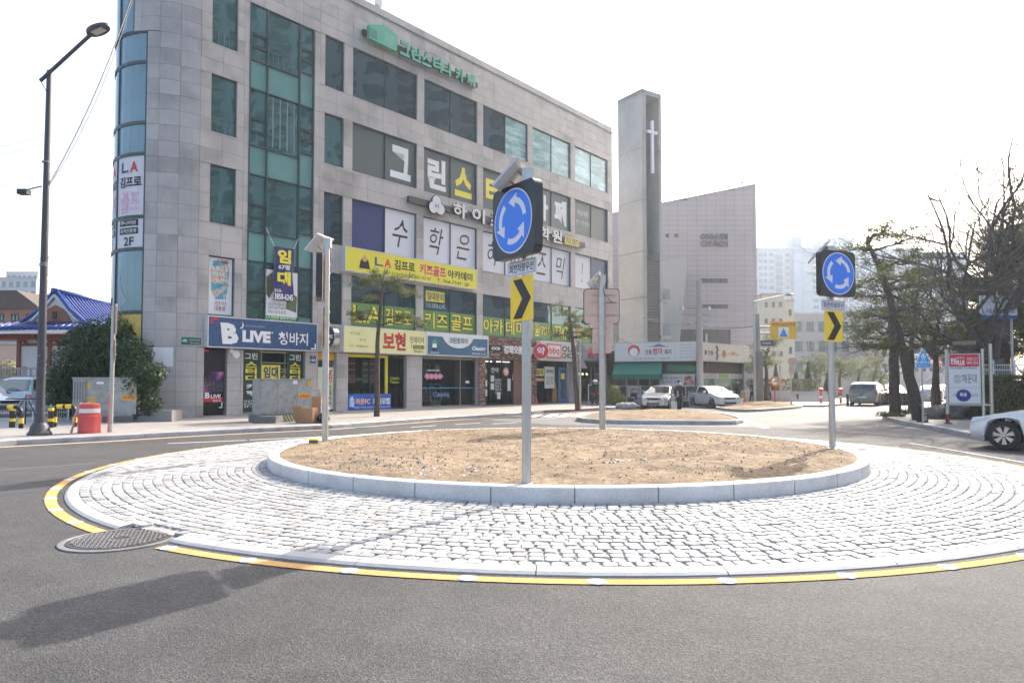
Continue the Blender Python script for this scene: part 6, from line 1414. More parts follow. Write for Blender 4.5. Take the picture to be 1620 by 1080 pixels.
b.build('ink_drawing', DARK, r); b = MB(); b.lathe(f2_(W2 * .44, 3.6, d), [(.28, 0), (.28, .005)], 14, rot=(rc - rb_).normalized().cross(Vector((0, 0, 1))).to_track_quat('Z', 'Y').to_matrix()); b.build('brown_emblem', mat('brown_print', (.35, .1, .08), .5), r)
for k in range(4): text('메뉴안내', W2 * .84, W2 * .97, 4.05 - k * .26, 4.15 - k * .26, f2_, grey_p, r, d)
aw = mat('awning_green', (.015, .2, .14), .7, var=.06, scale=2)
def awning(fr, u0, u1, z1, z0, dep, label):
    r = thing('awning', label, 'awning', tuple(fr((u0 + u1) / 2, z0, dep))); b = MB()
    b.face([fr(u0, z1, .05), fr(u1, z1, .05), fr(u1 + .0, z0 + .35, dep), fr(u0, z0 + .35, dep)]); b.face([fr(u1, z1, .05), fr(u1, z0 + .35, dep), fr(u1, z0 + .35, .05)]); b.face([fr(u0, z1, .05), fr(u0, z0 + .35, .05), fr(u0, z0 + .35, dep)]); b.build('canopy', aw, r)
    b = MB(); b.fbox(fr, u0, u1, z0, z0 + .35, dep - .02, dep); b.fbox(fr, u1 - .02, u1, z0, z0 + .35, .05, dep - .02); b.build('valance', mat('awning_green_dark', (.012, .15, .09), .7), r); b = MB()
    for u in (u0 + .05, (u0 + u1) / 2, u1 - .05): b.tube([fr(u, z0 + .3, .05), fr(u, z0 + .38, dep - .05)], .02, 5)
    b.build('frame', GREY, r)
awning(f1, .0, W1 * .58, 2.95, 1.75, 1.6, 'large green awning over the restaurant front'); awning(f1, W1 * .64, W1 * .98, 2.75, 2.3, .5, 'small green awning right of the large one')
r, d = wallsign('menu_board', 'white menu banner with food picture under the small awning', f1, W1 * .55, W1 * .96, 1.3, 2.1, .12, .03, sgn_m, cat='sign'); b = MB(); b.prism(f1, [(W1 * .83, 1.35), (W1 * .95, 1.35), (W1 * .955, 1.6), (W1 * .94, 1.9), (W1 * .9, 2.02), (W1 * .84, 1.9)], d, d + .003); b.build('printed_picture', ramp_mat('food_print', [(.35, (.05, .03, .03)), (.5, (.5, .12, .1)), (.6, (.7, .6, .5)), (.7, (.6, .2, .2))], 5), r); text('대표메뉴 참마돼지구이\n점심특선 갈비탕', W1 * .57, W1 * .81, 1.45, 1.95, f1, DARK, r, d)
r, d = wallsign('notice_board', 'pink and white notice in the restaurant window', f1, W1 * .16, W1 * .32, .5, 1.3, .05, .03, sgn_m, cat='sign'); text('고기\n주문', W1 * .18, W1 * .3, .6, 1.1, f1, RED, r, d, bold=.03)
r, d = wallsign('window_band', 'pale band of shop advertising with a green panel over the side windows', f2_, .3, W2 - .2, 1.85, 2.15, .05, .03, mat('pale_band', (.5, .52, .48), .5), cat='sign'); b = MB(); b.fquad(f2_, W2 * .4, W2 * .6, 1.87, 2.13, d); b.build('green_panel', mat('leaf_green', (.12, .35, .05), .5), r); text('부동산 매매 상담', W2 * .1, W2 * .35, 1.93, 2.07, f2_, DARK, r, d); text('전세 월세', W2 * .65, W2 * .9, 1.93, 2.07, f2_, DARK, r, d)
b = MB(); b.fbox(f2_, .4, W2 - .3, .3, 1.8, .0, .02); b.build('side_window', mat('green_glass', (.08, .2, .14), .1, spec=.8), rest)
p = A(1185, 590, 52); r = thing('air_conditioner', 'white upright air conditioner at the right end of the restaurant', 'air conditioner', tuple(p)); b = MB(); b.box((p.x, 52, p.z - .2), (.9, .5, 2.2)); b.build('casing', mat('ac_white', (.6, .6, .58), .5), r); b = MB()
for k in range(2): b.lathe((p.x, 51.74, p.z - .75 + k * 1.05), [(.36, 0), (.34, .02), (.05, .03)], 16, rot=Vector((0, -1, 0)).to_track_quat('Z', 'Y').to_matrix())
b.build('fan_grille', GREY, r)
# utility poles
def util_pole(label, x, y0, y1, D, rad, m, extra=True, cat='utility pole', name='utility_pole'):
    q = A(x, y0, D); base = Vector((q.x, D, .12)); top = A(x, y1, D); top.x = q.x; r = thing(name, label, cat, tuple(base)); b = MB(); b.tube([base, top], [rad, rad * .75], 12); b.build('pole', m, r, smooth=True)
    if extra:
        b = MB(); 
        for zz in (.22, .27): z_ = top.z * (1 - zz); b.tube([(q.x - 1.3, D, z_), (q.x + .7, D, z_)], .05, 6)
        b.tube([(q.x - 1.3, D, top.z * .73), (q.x - 1.3, D, top.z * .86)], .03, 6); b.build('crossarm', GREY, r); b = MB(); b.lathe((q.x + .7, D, top.z * .78), [(.06, -.1), (.08, 0), (.04, .12)], 8); b.lathe((q.x - 1.1, D, top.z * .78), [(.06, -.1), (.08, 0), (.04, .12)], 8); b.build('insulator', WHITE, r)
    return r, base, top
pc = mat('pole_concrete', (.42, .37, .33), .8, var=.08)
up1, ub, ut = util_pole('pinkish concrete utility pole before the corner of the restaurant', 1107.5, 630, 444, 46.8, .26, pc)
util_pole('thin grey post right of the concrete utility pole', 1118.5, 625, 528, 48.5, .09, pole_m, False, 'post', 'post')
wire(A(1079, 508, 46.8), A(1196, 516, 50), .25, 'cable', 'pale cable between the utility pole and the signal pole', .035); wire(A(1011, 500, 44), A(1107, 510, 46.8), .3, 'cable', 'cable running from the utility pole towards the corner building', .018); wire(A(1011, 548, 44), A(970, 528, 44), .1, 'cable', 'short cable at the end of the corner building', .018)
# signal pole group
r, base, top = util_pole('thick grey signal pole carrying the yellow school zone sign', 1200, 640, 497, 47, .19, mat('signal_pole', (.3, .3, .31), .5, .3), False, 'signal pole', 'signal_pole')
b = MB(); b.tube([Vector((base.x, 47, A(0, 517, 47).z)), A(1222, 517, 46.8)], .06, 8); b.tube([Vector((base.x, 47, A(0, 527, 47).z)), A(1222, 527, 46.8)], .06, 8); b.build('sign_arm', GREY, r); b = MB(); b.box((base.x, 46.85, 2.0), (.45, .3, 3.6)); b.build('control_sleeve', mat('sleeve_grey', (.2, .19, .18), .6), r)
q0_, q1_ = A(1219, 536, 46.7), A(1260.5, 508, 46.7); fz = plane((q0_.x, 46.7, q0_.z), (1, .03, 0)); ws, hs_ = q1_.x - q0_.x, q1_.z - q0_.z
b = MB(); b.fbox(fz, 0, ws, 0, hs_, -.08, 0); b.build('school_zone_sign', mat('school_yellow', (.8, .47, .03), .45), r); text('어린이보호구역', .1, ws - .1, hs_ * .72, hs_ * .9, fz, mat('school_red', (.5, .1, .05), .5), r, .01, bold=.02); b = MB(); b.fbox(fz, ws * .3, ws * .7, hs_ * .08, hs_ * .66, 0, .01); b.build('white_square', WHITE, r); b = MB(); b.prism(fz, [(ws * .34, hs_ * .12), (ws * .66, hs_ * .12), (ws * .5, hs_ * .62)], .012, .016); b.build('blue_triangle', mat('tri_blue', (.03, .25, .6), .5), r)
q = A(1203, 538, 46.6); fz = plane((q.x, 46.6, q.z - .38), (1, 0, 0)); r2, d = wallsign('street_name_sign', 'small dark street name sign under the yellow school zone sign', fz, 0, .88, 0, .36, 0, .04, mat('street_sign_dark', (.07, .07, .08), .5), cat='street sign'); text('세실로', .1, .7, .1, .26, fz, WHITE, r2, d, bold=.01)
r, base, top = util_pole('slim grey street lamp with a long arm left of the signal pole', 1194.5, 640, 477, 46.5, .1, pole_m, False, 'street lamp', 'street_lamp')
b = MB(); b.tube([top, top + Vector((1.2, 0, .25)), A(1240, 467, 46.5)], .05, 8); b.build('arm', pole_m, r); q = A(1249, 466, 46.5); b = MB(); b.lathe(q, [(.01, -.1), (.3, -.02), (.2, .06), (.01, .08)], 14); o = b.build('lamp_head', lamp_m, r)
r, base, top = util_pole('thin post with a round sign and a diamond sign seen from behind', 1252, 640, 565, 44, .06, pole_m, False, 'sign post', 'sign_post')
for zz, n_ in ((572, 20), (586.5, 4)): q = A(1252, zz, 44); b = MB(); b.lathe((q.x, 43.9, q.z), [(.3, 0), (.3, .02)], n_, rot=Vector((0, -1, 0)).to_track_quat('Z', 'Y').to_matrix()); b.build('sign_plate', back_m, r)
r, base, top = util_pole('slim dark lamp post right of the convex mirror', 1235, 637, 578, 46, .07, pole_m, False, 'post', 'post')
q = A(1226, 603, 45.2); r = thing('traffic_mirror', 'round orange rimmed convex traffic mirror on a red post', 'traffic mirror', (q.x, 45.2, .12)); rot_ = Vector((-.2, -1, 0)).to_track_quat('Z', 'Y').to_matrix(); b = MB(); b.lathe(q, [(.32, -.02), (.34, .02), (.28, .04)], 24, rot=rot_); b.build('rim', mat('mirror_orange', (.7, .25, .05), .5), r); b = MB(); b.lathe(q, [(.28, .03), (.15, .06), (.001, .07)], 24, rot=rot_); b.build('mirror_face', mat('mirror', (.8, .8, .8), .03, 1), r, smooth='all'); b = MB(); b.tube([(q.x, 45.25, .12), (q.x, 45.25, q.z)], .05, 8); b.build('post', RED, r)
for x_, lab in ((1299, 'left red lane marker post with reflective bands'), (1330, 'right red lane marker post with reflective bands')):
    p = G(x_, 640, 0); p = Vector((p.x, p.y, 0)); r = thing('marker_post', lab, 'marker post', tuple(p)); b = MB(); b.lathe(p, [(.3, 0), (.3, .05), (.09, .08), (.08, .9), (.12, .92), (.22, 1.05), (.2, 1.2), (.01, 1.25)], 12); b.build('post', mat('marker_red', (.65, .1, .08), .5), r); b = MB(); b.lathe(p, [(.1, .5), (.1, .65)], 12); b.build('band', WHITE, r)
for k, (x_, yb, h_) in enumerate(((1262, 637, .75), (1341, 642, .85), (1347, 642, .85), (1345, 641, .9))):
    if k == 3: continue
    p = G(x_, yb, 0); b = MB(); b.lathe(p, [(.09, 0), (.09, h_ * .95), (.05, h_)], 12); o = b.build('bollard', BLACK); tag(o, ['dark bollard on the far pavement by the steps', 'left black bollard in front of the silver SUV', 'right black bollard in front of the silver SUV'][k], 'bollard')
# row of dark bollards on the right
for k in range(15):
    x_ = 1385 + k * 4.6; p = G(x_, 640.5, 0); b = MB(); b.tube([p, p + Vector((0, 0, .85))], .1, 8); b.lathe(p + Vector((0, 0, .85)), [(.12, 0), (.1, .05), (.01, .1)], 8); o = b.build('bollard', mat('bollard_brown', (.05, .04, .04), .6)); tag(o, 'dark brown bollard in the dense row behind the right-hand pines', 'bollard', 'dense row of dark bollards behind the pines')
# ------------------------------------------------ background buildings, right
cream = mat('cream_render', (.48, .45, .36), .75, var=.08, scale=.8); greyb = mat('grey_panel', (.32, .31, .3), .7, var=.06, scale=1)
simple_block('cream_building', 'cream rendered building with small windows beside the church', 1206, 1240, 466, 96, 12, cream, 26, 3, win=(.35, .3)); simple_block('cream_building', 'lower cream wing with stair tower right of the cream building', 1230, 1256, 476, 99, 10, cream, 30, 2, win=(.3, .35))
gb = simple_block('grey_office', 'three storey grey panelled office behind the street pines', 1254, 1400, 497, 112, 14, greyb, 31.5, 8, mat('office_pane', (.09, .14, .15), .1, spec=.8), win=(.58, .52))
for k in range(1, 5): b = MB(); q = A(1254, 497 + k * 31.5 - 16 + 16, 112); b.box(((A(1254, 0, 112).x + A(1400, 0, 112).x) / 2, 111.96, q.z), (15.2, .06, .12)); b.build('panel_band', conc, gb)
q0_, q1_ = A(1334, 538, 108), A(1400, 529, 108); fz = plane((q0_.x, 108, q0_.z), (1, 0, 0)); r, d = wallsign('banner', 'white banner with the office name across the street pines', fz, 0, q1_.x - q0_.x, 0, .95, 0, .05, mat('banner_grey', (.55, .55, .55), .5), cat='banner'); text('창운기획', 1.0, 4.0, .15, .8, fz, DARK, r, d, bold=.04)
apt = mat('apartment_white', (.27, .37, .48), .7, var=.03); apt_g = mat('apartment_glass', (.02, .07, .13), .3, spec=.8)
def tower(label, x0, x1, ytop, D, cols, storey=10.4):
    a, c = A(x0, ytop, D), A(x1, ytop, D); H = a.z; W = c.x - a.x; r = thing('apartment_tower', label, 'apartment tower', ((a.x + c.x) / 2, D, 0))
    b = MB(); b.box(((a.x + c.x) / 2, D + 8, H / 2), (W, 16, H)); b.build('wall', apt, r); sh = storey / FPX * D; me_w = {}; cnt = 0
    for ci, (f, wf, kind) in enumerate(cols):
        x_ = a.x + W * f
        if kind == 'tall':
            b = MB(); b.box((x_, D, H / 2 + 2), (W * wf, .4, H - 8)); b.build('stair_glazing', apt_g, r)
            b = MB()
            for k in range(int(H / sh)): b.box((x_, D - .21, H - 2 - k * sh), (W * wf, .06, .45))
            b.build('floor_bands', apt, r, kind='stuff')
        elif kind == 'rib': b = MB(); b.box((x_, D - .4, H / 2 + .5), (W * wf, .8, H + 1)); b.build('rib', apt, r)
        else:
            for k in range(int(H / sh)):
                z_ = H - 2.2 - k * sh
                if z_ < 8 or cnt > 290: break
                if (ci) not in me_w: mb = MB(); mb.box((0, 0, 0), (W * wf, .2, sh * .52)); o = mb.build('window', apt_g, r); me_w[ci] = o.data
                else: o = bpy.data.objects.new('window', me_w[ci]); col.objects.link(o); attach(o, r)
                o.location = (x_, D, z_); cnt += 1
    b = MB(); b.box(((a.x + c.x) / 2, D + 8, H + .4), (W + .6, 16.6, .8)); b.build('parapet', apt, r)
    return r, a, c, H
tower('pale blue apartment tower right of the church with a tall lift core', 1197, 1300, 395, 290, [(.06, .06, 'w'), (.13, .05, 'w'), (.22, .07, 'w'), (.34, .1, 'tall'), (.47, .07, 'w'), (.55, .05, 'tall'), (.63, .08, 'w'), (.76, .13, 'rib'), (.9, .08, 'w')])
tower('pale blue apartment tower behind the right roundabout sign', 1300, 1372, 394, 296, [(.08, .1, 'w'), (.22, .09, 'w'), (.36, .08, 'tall'), (.5, .1, 'w'), (.63, .1, 'w'), (.76, .08, 'tall'), (.9, .1, 'w')])
b = MB(); q0_, q1_ = A(1255, 374, 288), A(1269, 374, 288); b.box(((q0_.x + q1_.x) / 2, 292, q0_.z / 2), (q1_.x - q0_.x, 8, q0_.z)); o = b.build('lift_core', apt); tag(o, 'narrow lift core rising above the pale blue apartment tower', 'tower')
tower('pale blue apartment tower seen between the bare branches', 1392, 1460, 396, 300, [(.1, .1, 'w'), (.28, .12, 'tall'), (.45, .1, 'w'), (.62, .1, 'w'), (.8, .12, 'tall')]); tower('pale apartment tower furthest right behind the bare tree', 1462, 1530, 402, 310, [(.15, .12, 'w'), (.35, .12, 'w'), (.6, .12, 'w'), (.85, .12, 'w')])
tower('tall pale tower with peaked roof just left of the right sign post', 1308, 1350, 379, 330, [(.3, .15, 'w'), (.7, .15, 'w')])
# lower shops down the road
for (x0, x1, yt, D, m_, lab) in ((1380, 1440, 540, 105, mat('shop_beige', (.4, .38, .34), .7), 'low beige shop block down the right-hand road'), (1430, 1490, 512, 118, mat('shop_pinkgrey', (.42, .38, .38), .7), 'grey shop block with white signs down the road'), (1480, 1580, 530, 120, mat('shop_white', (.5, .5, .48), .7), 'white shop block behind the billboard')): simple_block('shop_block', lab, x0, x1, yt, D, 10, m_, 26, 5)
for (x0, x1, y0, y1, D, t, m_) in ((1384, 1398, 583, 596, 90, '컴퓨터', mat('lilac_sign', (.5, .45, .65), .5)), (1398, 1408, 590, 610, 92, '약국', WHITE), (1404, 1432, 575, 588, 95, 'HAPPY', mat('pale_sign', (.55, .55, .6), .5)), (1440, 1470, 560, 572, 100, '미용실', WHITE), (1470, 1490, 566, 578, 100, '분식', RED), (1386, 1400, 610, 620, 80, '세일', WHITE)):
    q0_, q1_ = A(x0, y1, D), A(x1, y0, D); fz = plane((q0_.x, D, q0_.z), (1, 0, 0)); r, d = wallsign('shop_sign', {'컴퓨터': 'lilac computer shop sign', '약국': 'narrow white pharmacy sign', 'HAPPY': 'pale sign reading HAPPY', '미용실': 'white hairdresser sign nearest the billboard', '분식': 'red snack bar sign', '세일': 'low white sale sign near the bollards'}[t] + ' down the right-hand road', fz, 0, q1_.x - q0_.x, 0, q1_.z - q0_.z, 0, .1, m_); text(t, .15, q1_.x - q0_.x - .15, .25, q1_.z - q0_.z - .25, fz, DARK if m_ is not RED else WHITE, r, d, bold=.03)
# apartment block standing opposite, outside the frame: the one mirrored in the upper windows
r = thing('apartment_block', 'dark grey balconied apartment block to the right of the road, mirrored in the upper windows', 'apartment block', (50, 33, 0)); aw_ = mat('opposite_wall', (.45, .45, .45), .8, var=.1, scale=.5)
b = MB(); b.box((50, 33, 32), (10, 46, 64)); b.build('wall', aw_, r); b = MB(); g_ = MB(); c_ = MB()
for f in range(20):
    for k in range(11):
        y_ = 12.5 + k * 4.1; b.box((44.9, y_, 3.4 + f * 3.0), (.2, 2.6, 1.7))
        if k % 2 == 0: c_.box((44.3, y_, 2.3 + f * 3.0), (1.4, 3.2, .15)); c_.box((43.65, y_, 2.9 + f * 3.0), (.06, 3.2, .08))
b.build('windows', mat('opposite_glass', (.05, .09, .1), .2), r, kind='stuff'); c_.build('balconies', mat('opposite_balcony', (.45, .45, .45), .7), r, kind='stuff')
# ------------------------------------------------ vehicles
import bmesh
car_glass = mat('car_glass', (.015, .02, .022), .04, spec=.8, coat=.5); tyre_m = mat('tyre_rubber', (.02, .02, .02), .8); rim_m = mat('alloy_rim', (.42, .42, .43), .25, .8); headl = mat('headlamp_glass', (.6, .62, .65), .08, .3, coat=.8); taill = mat('tail_lamp', (.5, .02, .02), .15, coat=.6); trim = mat('black_trim', (.02, .02, .022), .5); platem = mat('number_plate', (.7, .7, .7), .5)
def lerp_tab(tab, x):
    if x <= tab[0][0]: return tab[0][1]
    for i in range(len(tab) - 1):
        if x <= tab[i + 1][0]:
            f = (x - tab[i][0]) / (tab[i + 1][0] - tab[i][0]); f = f * f * (3 - 2 * f) if len(tab[i]) > 2 else f; return tab[i][1] + (tab[i + 1][1] - tab[i][1]) * f
    return tab[-1][1]
def car(name, label, cat, paint, pos, heading, L=4.4, W=1.72, top=None, belt=None, glass_x=None, H=1.46, wr=.31, wb=(.82, 3.45), rim_style=5, group=None, rear_light=True, plate='', boxy=False):
    """x runs from the nose (0) to the tail (L); z up; loft of rings"""
    if top is None:   # hatch/sedan outline: bonnet, windscreen, roof, rear
        top = [(0, .62), (.12, .74), (.6, .88), (1.15, .99), (1.95, H - .08), (2.4, H), (3.1, H - .02), (3.75, H - .16), (4.2, 1.08), (L - .05, .95), (L, .8)]
    if belt is None: belt = [(0, .6), (.15, .68), (1.1, .9), (2.2, .94), (3.4, .98), (L - .1, .92), (L, .78)]
    if glass_x is None: glass_x = (1.15, 1.98, 3.75, 4.22)
    r = thing(name, label, cat, pos, group); r.rotation_euler = (0, 0, 0)
    hv = Vector((heading[0], heading[1], 0)).normalized(); sv = Vector((-hv.y, hv.x, 0)); P0 = Vector(pos) + hv * (L / 2)
    def Wd(x, y, z): return P0 - hv * x + sv * y + Vector((0, 0, z))
    xs = sorted(set([0, .04, .12, .25, .45] + [k * .2 for k in range(3, int(L / .2))] + [L - .35, L - .18, L - .06, L] + list(glass_x) + [w_ + d for w_ in wb for d in (-wr - .07, -wr * .9, -wr * .6, -wr * .25, 0, wr * .25, wr * .6, wr * .9, wr + .07)]))
    xs = [x for i, x in enumerate(xs) if 0 <= x <= L]
    def bottom(x):
        z = .2 if .3 < x < L - .3 else .26
        for w_ in wb:
            d = abs(x - w_)
            if d < wr + .06: z = max(z, wr + math.sqrt(max(0, (wr + .06) ** 2 - d * d)) * 1.0)
        return z
    def nose(x):
        f = 1
        if x < .7: f = .80 + .2 * math.sin(min(1, x / .7) * math.pi / 2) ** .8
        if x > L - .5: f = .87 + .13 * math.sin(min(1, (L - x) / .5) * math.pi / 2) ** .8
        return f
    rings_ = []
    for x in xs:
        zb_, zt, zl = bottom(x), lerp_tab(top, x), lerp_tab(belt, x); zl = min(zl, zt - .02); w_ = W / 2 * nose(x); cab = glass_x[0] < x < glass_x[3]
        tumb = .76 if cab else .93
        if cab: f = (zt - zl) / (H - .95); tumb = .93 - .17 * min(1, max(0, f))
        zm = (max(zb_, .3) + zl) / 2
        ringp = [(0, zb_ if zb_ < .3 else zb_), (w_ * .86, zb_), (w_ * .97, min(zb_ + .1, zl - .03)), (w_, zm if zm > zb_ + .05 else (zb_ + zl) / 2), (w_ * .985, zl - .07 if zl - .07 > zb_ else zl - .01), (w_ * .955, zl), (w_ * (tumb + .02), zl + (zt - zl) * .86), (w_ * (tumb - .08), zt - .01), (w_ * .3, zt + (.012 if cab else .01)), (0, zt + .015)]
        rings_.append(ringp)
    nP = len(rings_[0])
    parts = {'body': MB(), 'window': MB(), 'windscreen': MB(), 'rear_window': MB()}
    def put(mb, pts): mb.face(pts)
    for i in range(len(xs) - 1):
        xm_ = (xs[i] + xs[i + 1]) / 2
        for j in range(nP - 1):
            a, b_, c, d = rings_[i][j], rings_[i][j + 1], rings_[i + 1][j + 1], rings_[i + 1][j]
            key = 'body'
            if j == 5 and glass_x[0] + .18 < xm_ < glass_x[3] - .12:
                pill = [(glass_x[1] + glass_x[2]) / 2]
                if not any(abs(xm_ - p_) < .06 for p_ in pill): key = 'window'
            if j in (7, 8, 6) and (glass_x[0] < xm_ < glass_x[1] or glass_x[2] < xm_ < glass_x[3]): key = ('windscreen' if xm_ < glass_x[1] else 'rear_window') if j != 6 else 'body'
            for s_ in (1, -1): parts[key].face([Wd(xs[i], s_ * a[0], a[1]), Wd(xs[i], s_ * b_[0], b_[1]), Wd(xs[i + 1], s_ * c[0], c[1]), Wd(xs[i + 1], s_ * d[0], d[1])])
    for idx in (0, -1):
        rg = rings_[idx]
        for s_ in (1, -1): parts['body'].face([Wd(xs[idx], s_ * q[0], q[1]) for q in rg])
    for key, mb in parts.items():
        if not mb.f: continue
        me = bpy.data.meshes.new(key); me.from_pydata(mb.v, [], mb.f); bm = bmesh.new(); bm.from_mesh(me); bmesh.ops.remove_doubles(bm, verts=bm.verts, dist=.0008); bmesh.ops.recalc_face_normals(bm, faces=bm.faces); bm.to_mesh(me); bm.free()
        me.polygons.foreach_set('use_smooth', [True] * len(me.polygons)); me.set_sharp_from_angle(angle=math.radians(32)); me.materials.append(paint if key == 'body' else car_glass); o = bpy.data.objects.new(key, me); col.objects.link(o); attach(o, r)
    # underbody + wheel wells
    b = MB(); b.hexa([Wd(.3, -W * .4, .18), Wd(L - .3, -W * .4, .18), Wd(L - .3, W * .4, .18), Wd(.3, W * .4, .18), Wd(.3, -W * .4, .6), Wd(L - .3, -W * .4, .6), Wd(L - .3, W * .4, .6), Wd(.3, W * .4, .6)]); b.build('underbody', trim, r)
    ax = Matrix((tuple(-hv), (0, 0, 1), tuple(sv))).transposed()
    for w_ in wb:
        for s_ in (1, -1):
            rot = sv.to_track_quat('Z', 'Y').to_matrix() if s_ > 0 else (-sv).to_track_quat('Z', 'Y').to_matrix(); c_ = Wd(w_, s_ * (W / 2 - .2), wr)
            b = MB(); b.lathe(c_, [(wr * .66, .0), (wr * .95, 0), (wr, .03), (wr, .15), (wr * .95, .19), (wr * .68, .2), (wr * .66, .17)], 28, rot=rot); wo = b.build('wheel', tyre_m, r, smooth=True)
            b = MB(); b.lathe(c_, [(wr * .67, .1), (wr * .68, .195), (wr * .62, .195), (wr * .6, .15), (wr * .05, .12)], 28, rot=rot); b.build('rim_barrel', mat('dark_rim_metal', (.08, .08, .085), .5, .6), wo, smooth=True, local=True)  # rim barrel in a darker metal than the spokes
            b = MB(); uu, vv, nn = rot.col[0], rot.col[1], rot.col[2]; 
            for k in range(rim_style):
                t = 2 * math.pi * k / rim_style + .3; e = uu * math.cos(t) + vv * math.sin(t); q = nn.cross(e)
                for off in (-.5, .5):
                    e2 = (e + q * off * .28).normalized(); q2 = nn.cross(e2); hwid = wr * (.055 if rim_style > 6 else .075)
                    b.face([c_ + e * wr * .1 + q2 * hwid + nn * .185, c_ + e * wr * .1 - q2 * hwid + nn * .185, c_ + e2 * wr * .64 - q2 * hwid * 1.2 + nn * .194, c_ + e2 * wr * .64 + q2 * hwid * 1.2 + nn * .194])
            b.lathe(c_, [(wr * .16, .17), (wr * .16, .19), (wr * .1, .197)], 12, rot=rot); b.build('rim', rim_m, wo, local=True)
    # lamps, grille, plates, mirrors, handles
    def patch(nm, m_, pts, par=r): b = MB(); b.face(pts); b.face([p for p in pts][::-1]); return b.build(nm, m_, par)
    wn = W / 2 * .83; hz_ = lerp_tab(top, .3)
    b = MB(); b.hexa([Wd(-.012, -wn * .48, hz_ - .2), Wd(-.012, wn * .48, hz_ - .2), Wd(.1, wn * .48, hz_ - .2), Wd(.1, -wn * .48, hz_ - .2), Wd(.0, -wn * .6, hz_ - .08), Wd(.0, wn * .6, hz_ - .08), Wd(.1, wn * .6, hz_ - .08), Wd(.1, -wn * .6, hz_ - .08)]); b.build('grille', trim, r)
    b = MB(); b.hexa([Wd(-.016, -wn * .6, .3), Wd(-.016, wn * .6, .3), Wd(.1, wn * .6, .3), Wd(.1, -wn * .6, .3), Wd(-.016, -wn * .5, .43), Wd(-.016, wn * .5, .43), Wd(.1, wn * .5, .43), Wd(.1, -wn * .5, .43)]); b.build('air_intake', trim, r)
    for s_ in (1, -1):
        b = MB(); z_ = hz_ - .06; b.hexa([Wd(-.002, s_ * wn * .66, z_ - .13), Wd(.02, s_ * wn * 1.0, z_ - .1), Wd(.42, s_ * (W / 2 * .945), z_ + .0), Wd(.35, s_ * wn * .6, z_ - .1), Wd(.04, s_ * wn * .66, z_ - .02), Wd(.08, s_ * wn * 1.0, z_ + .02), Wd(.5, s_ * (W / 2 * .962), z_ + .08), Wd(.35, s_ * wn * .7, z_ + .03)]); b.build('headlight', headl, r)
        b = MB(); b.hexa([Wd(L + .006, s_ * wn * .7, .78), Wd(L - .02, s_ * W / 2 * .9, .8), Wd(L - .3, s_ * (W / 2 * .99), .86), Wd(L - .2, s_ * wn * .7, .8), Wd(L - .02, s_ * wn * .7, .93), Wd(L - .05, s_ * W / 2 * .89, .94), Wd(L - .3, s_ * (W / 2 * .975), .98), Wd(L - .2, s_ * wn * .7, .94)]); b.build('tail_light', taill, r)
        c_ = Wd(glass_x[0] + .42, s_ * (W / 2 + .1), lerp_tab(belt, 1.6) + .1); b = MB(); b.lathe(c_, [(.02, -.09), (.1, -.07), (.12, .0), (.09, .07), (.01, .08)], 10); b.tube([c_, c_ - sv * s_ * .15 - Vector((0, 0, .04))], .03, 6); b.build('mirror', paint, r, smooth='all')
        for x_ in (glass_x[1] + .45, glass_x[1] + 1.4): b = MB(); b.tube([Wd(x_, s_ * (W / 2 + .005), .85), Wd(x_ + .18, s_ * (W / 2 + .005), .86)], .015, 6); b.build('door_handle', paint, r)
        b = MB()
        for x_ in (glass_x[0] + .15, (glass_x[1] + glass_x[2]) / 2, glass_x[2] - .0): b.fbox(lambda u, v, d: Wd(u, s_ * (W / 2 * .995 + d), v), x_ - .006, x_ + .006, .32, .9, -.04, .003)
        b.build('door_gap', trim, r)
    for x_, nx in ((-.022, -1), (L + .01, 1)):
        z_ = .47 if nx < 0 else .62; b = MB(); b.fbox(lambda u, v, d: Wd(x_ + nx * d, u, v), -.26, .26, z_ - .06, z_ + .06, 0, .008); b.build('number_plate', platem, r)
    return r, Wd
silver = mat('silver_paint', (.42, .42, .43), .25, .6, coat=.8); whitep = mat('white_car_paint', (.72, .72, .73), .25, coat=.9); grey_p2 = mat('warm_silver_paint', (.15, .14, .135), .3, .6, coat=.8); mintp = mat('pale_mint_paint', (.5, .6, .6), .35, coat=.5)
def gpt(x, y): g_ = G(x, y, 0); return Vector((g_.x, g_.y, 0.004))
p = gpt(1046, 646); car('silver_sedan', 'silver sedan with its nose to the camera behind the man in the dark coat', 'car', silver, tuple(p), (-.42, -.9), L=4.35, rim_style=5)
p = gpt(1128, 644.5); car('white_coupe', 'white rounded car facing the camera right of the man in the dark coat', 'car', whitep, tuple(p), (.2, -.98), L=4.4, H=1.43)
suv_top = [(0, .7), (.1, .92), (.7, 1.06), (1.2, 1.12), (1.9, 1.6), (2.4, 1.68), (3.9, 1.66), (4.3, 1.55), (4.6, 1.12), (4.68, .8)]
suv_belt = [(0, .66), (1.2, 1.02), (4.5, 1.14), (4.68, .78)]
p = gpt(1374, 641); car('silver_suv', 'silver sport utility car driving away on the right-hand road', 'car', grey_p2, tuple(p), (.6, .8), L=4.68, W=1.88, top=suv_top, belt=suv_belt, glass_x=(1.2, 1.95, 4.12, 4.56), H=1.68, wr=.36, wb=(.9, 3.6))
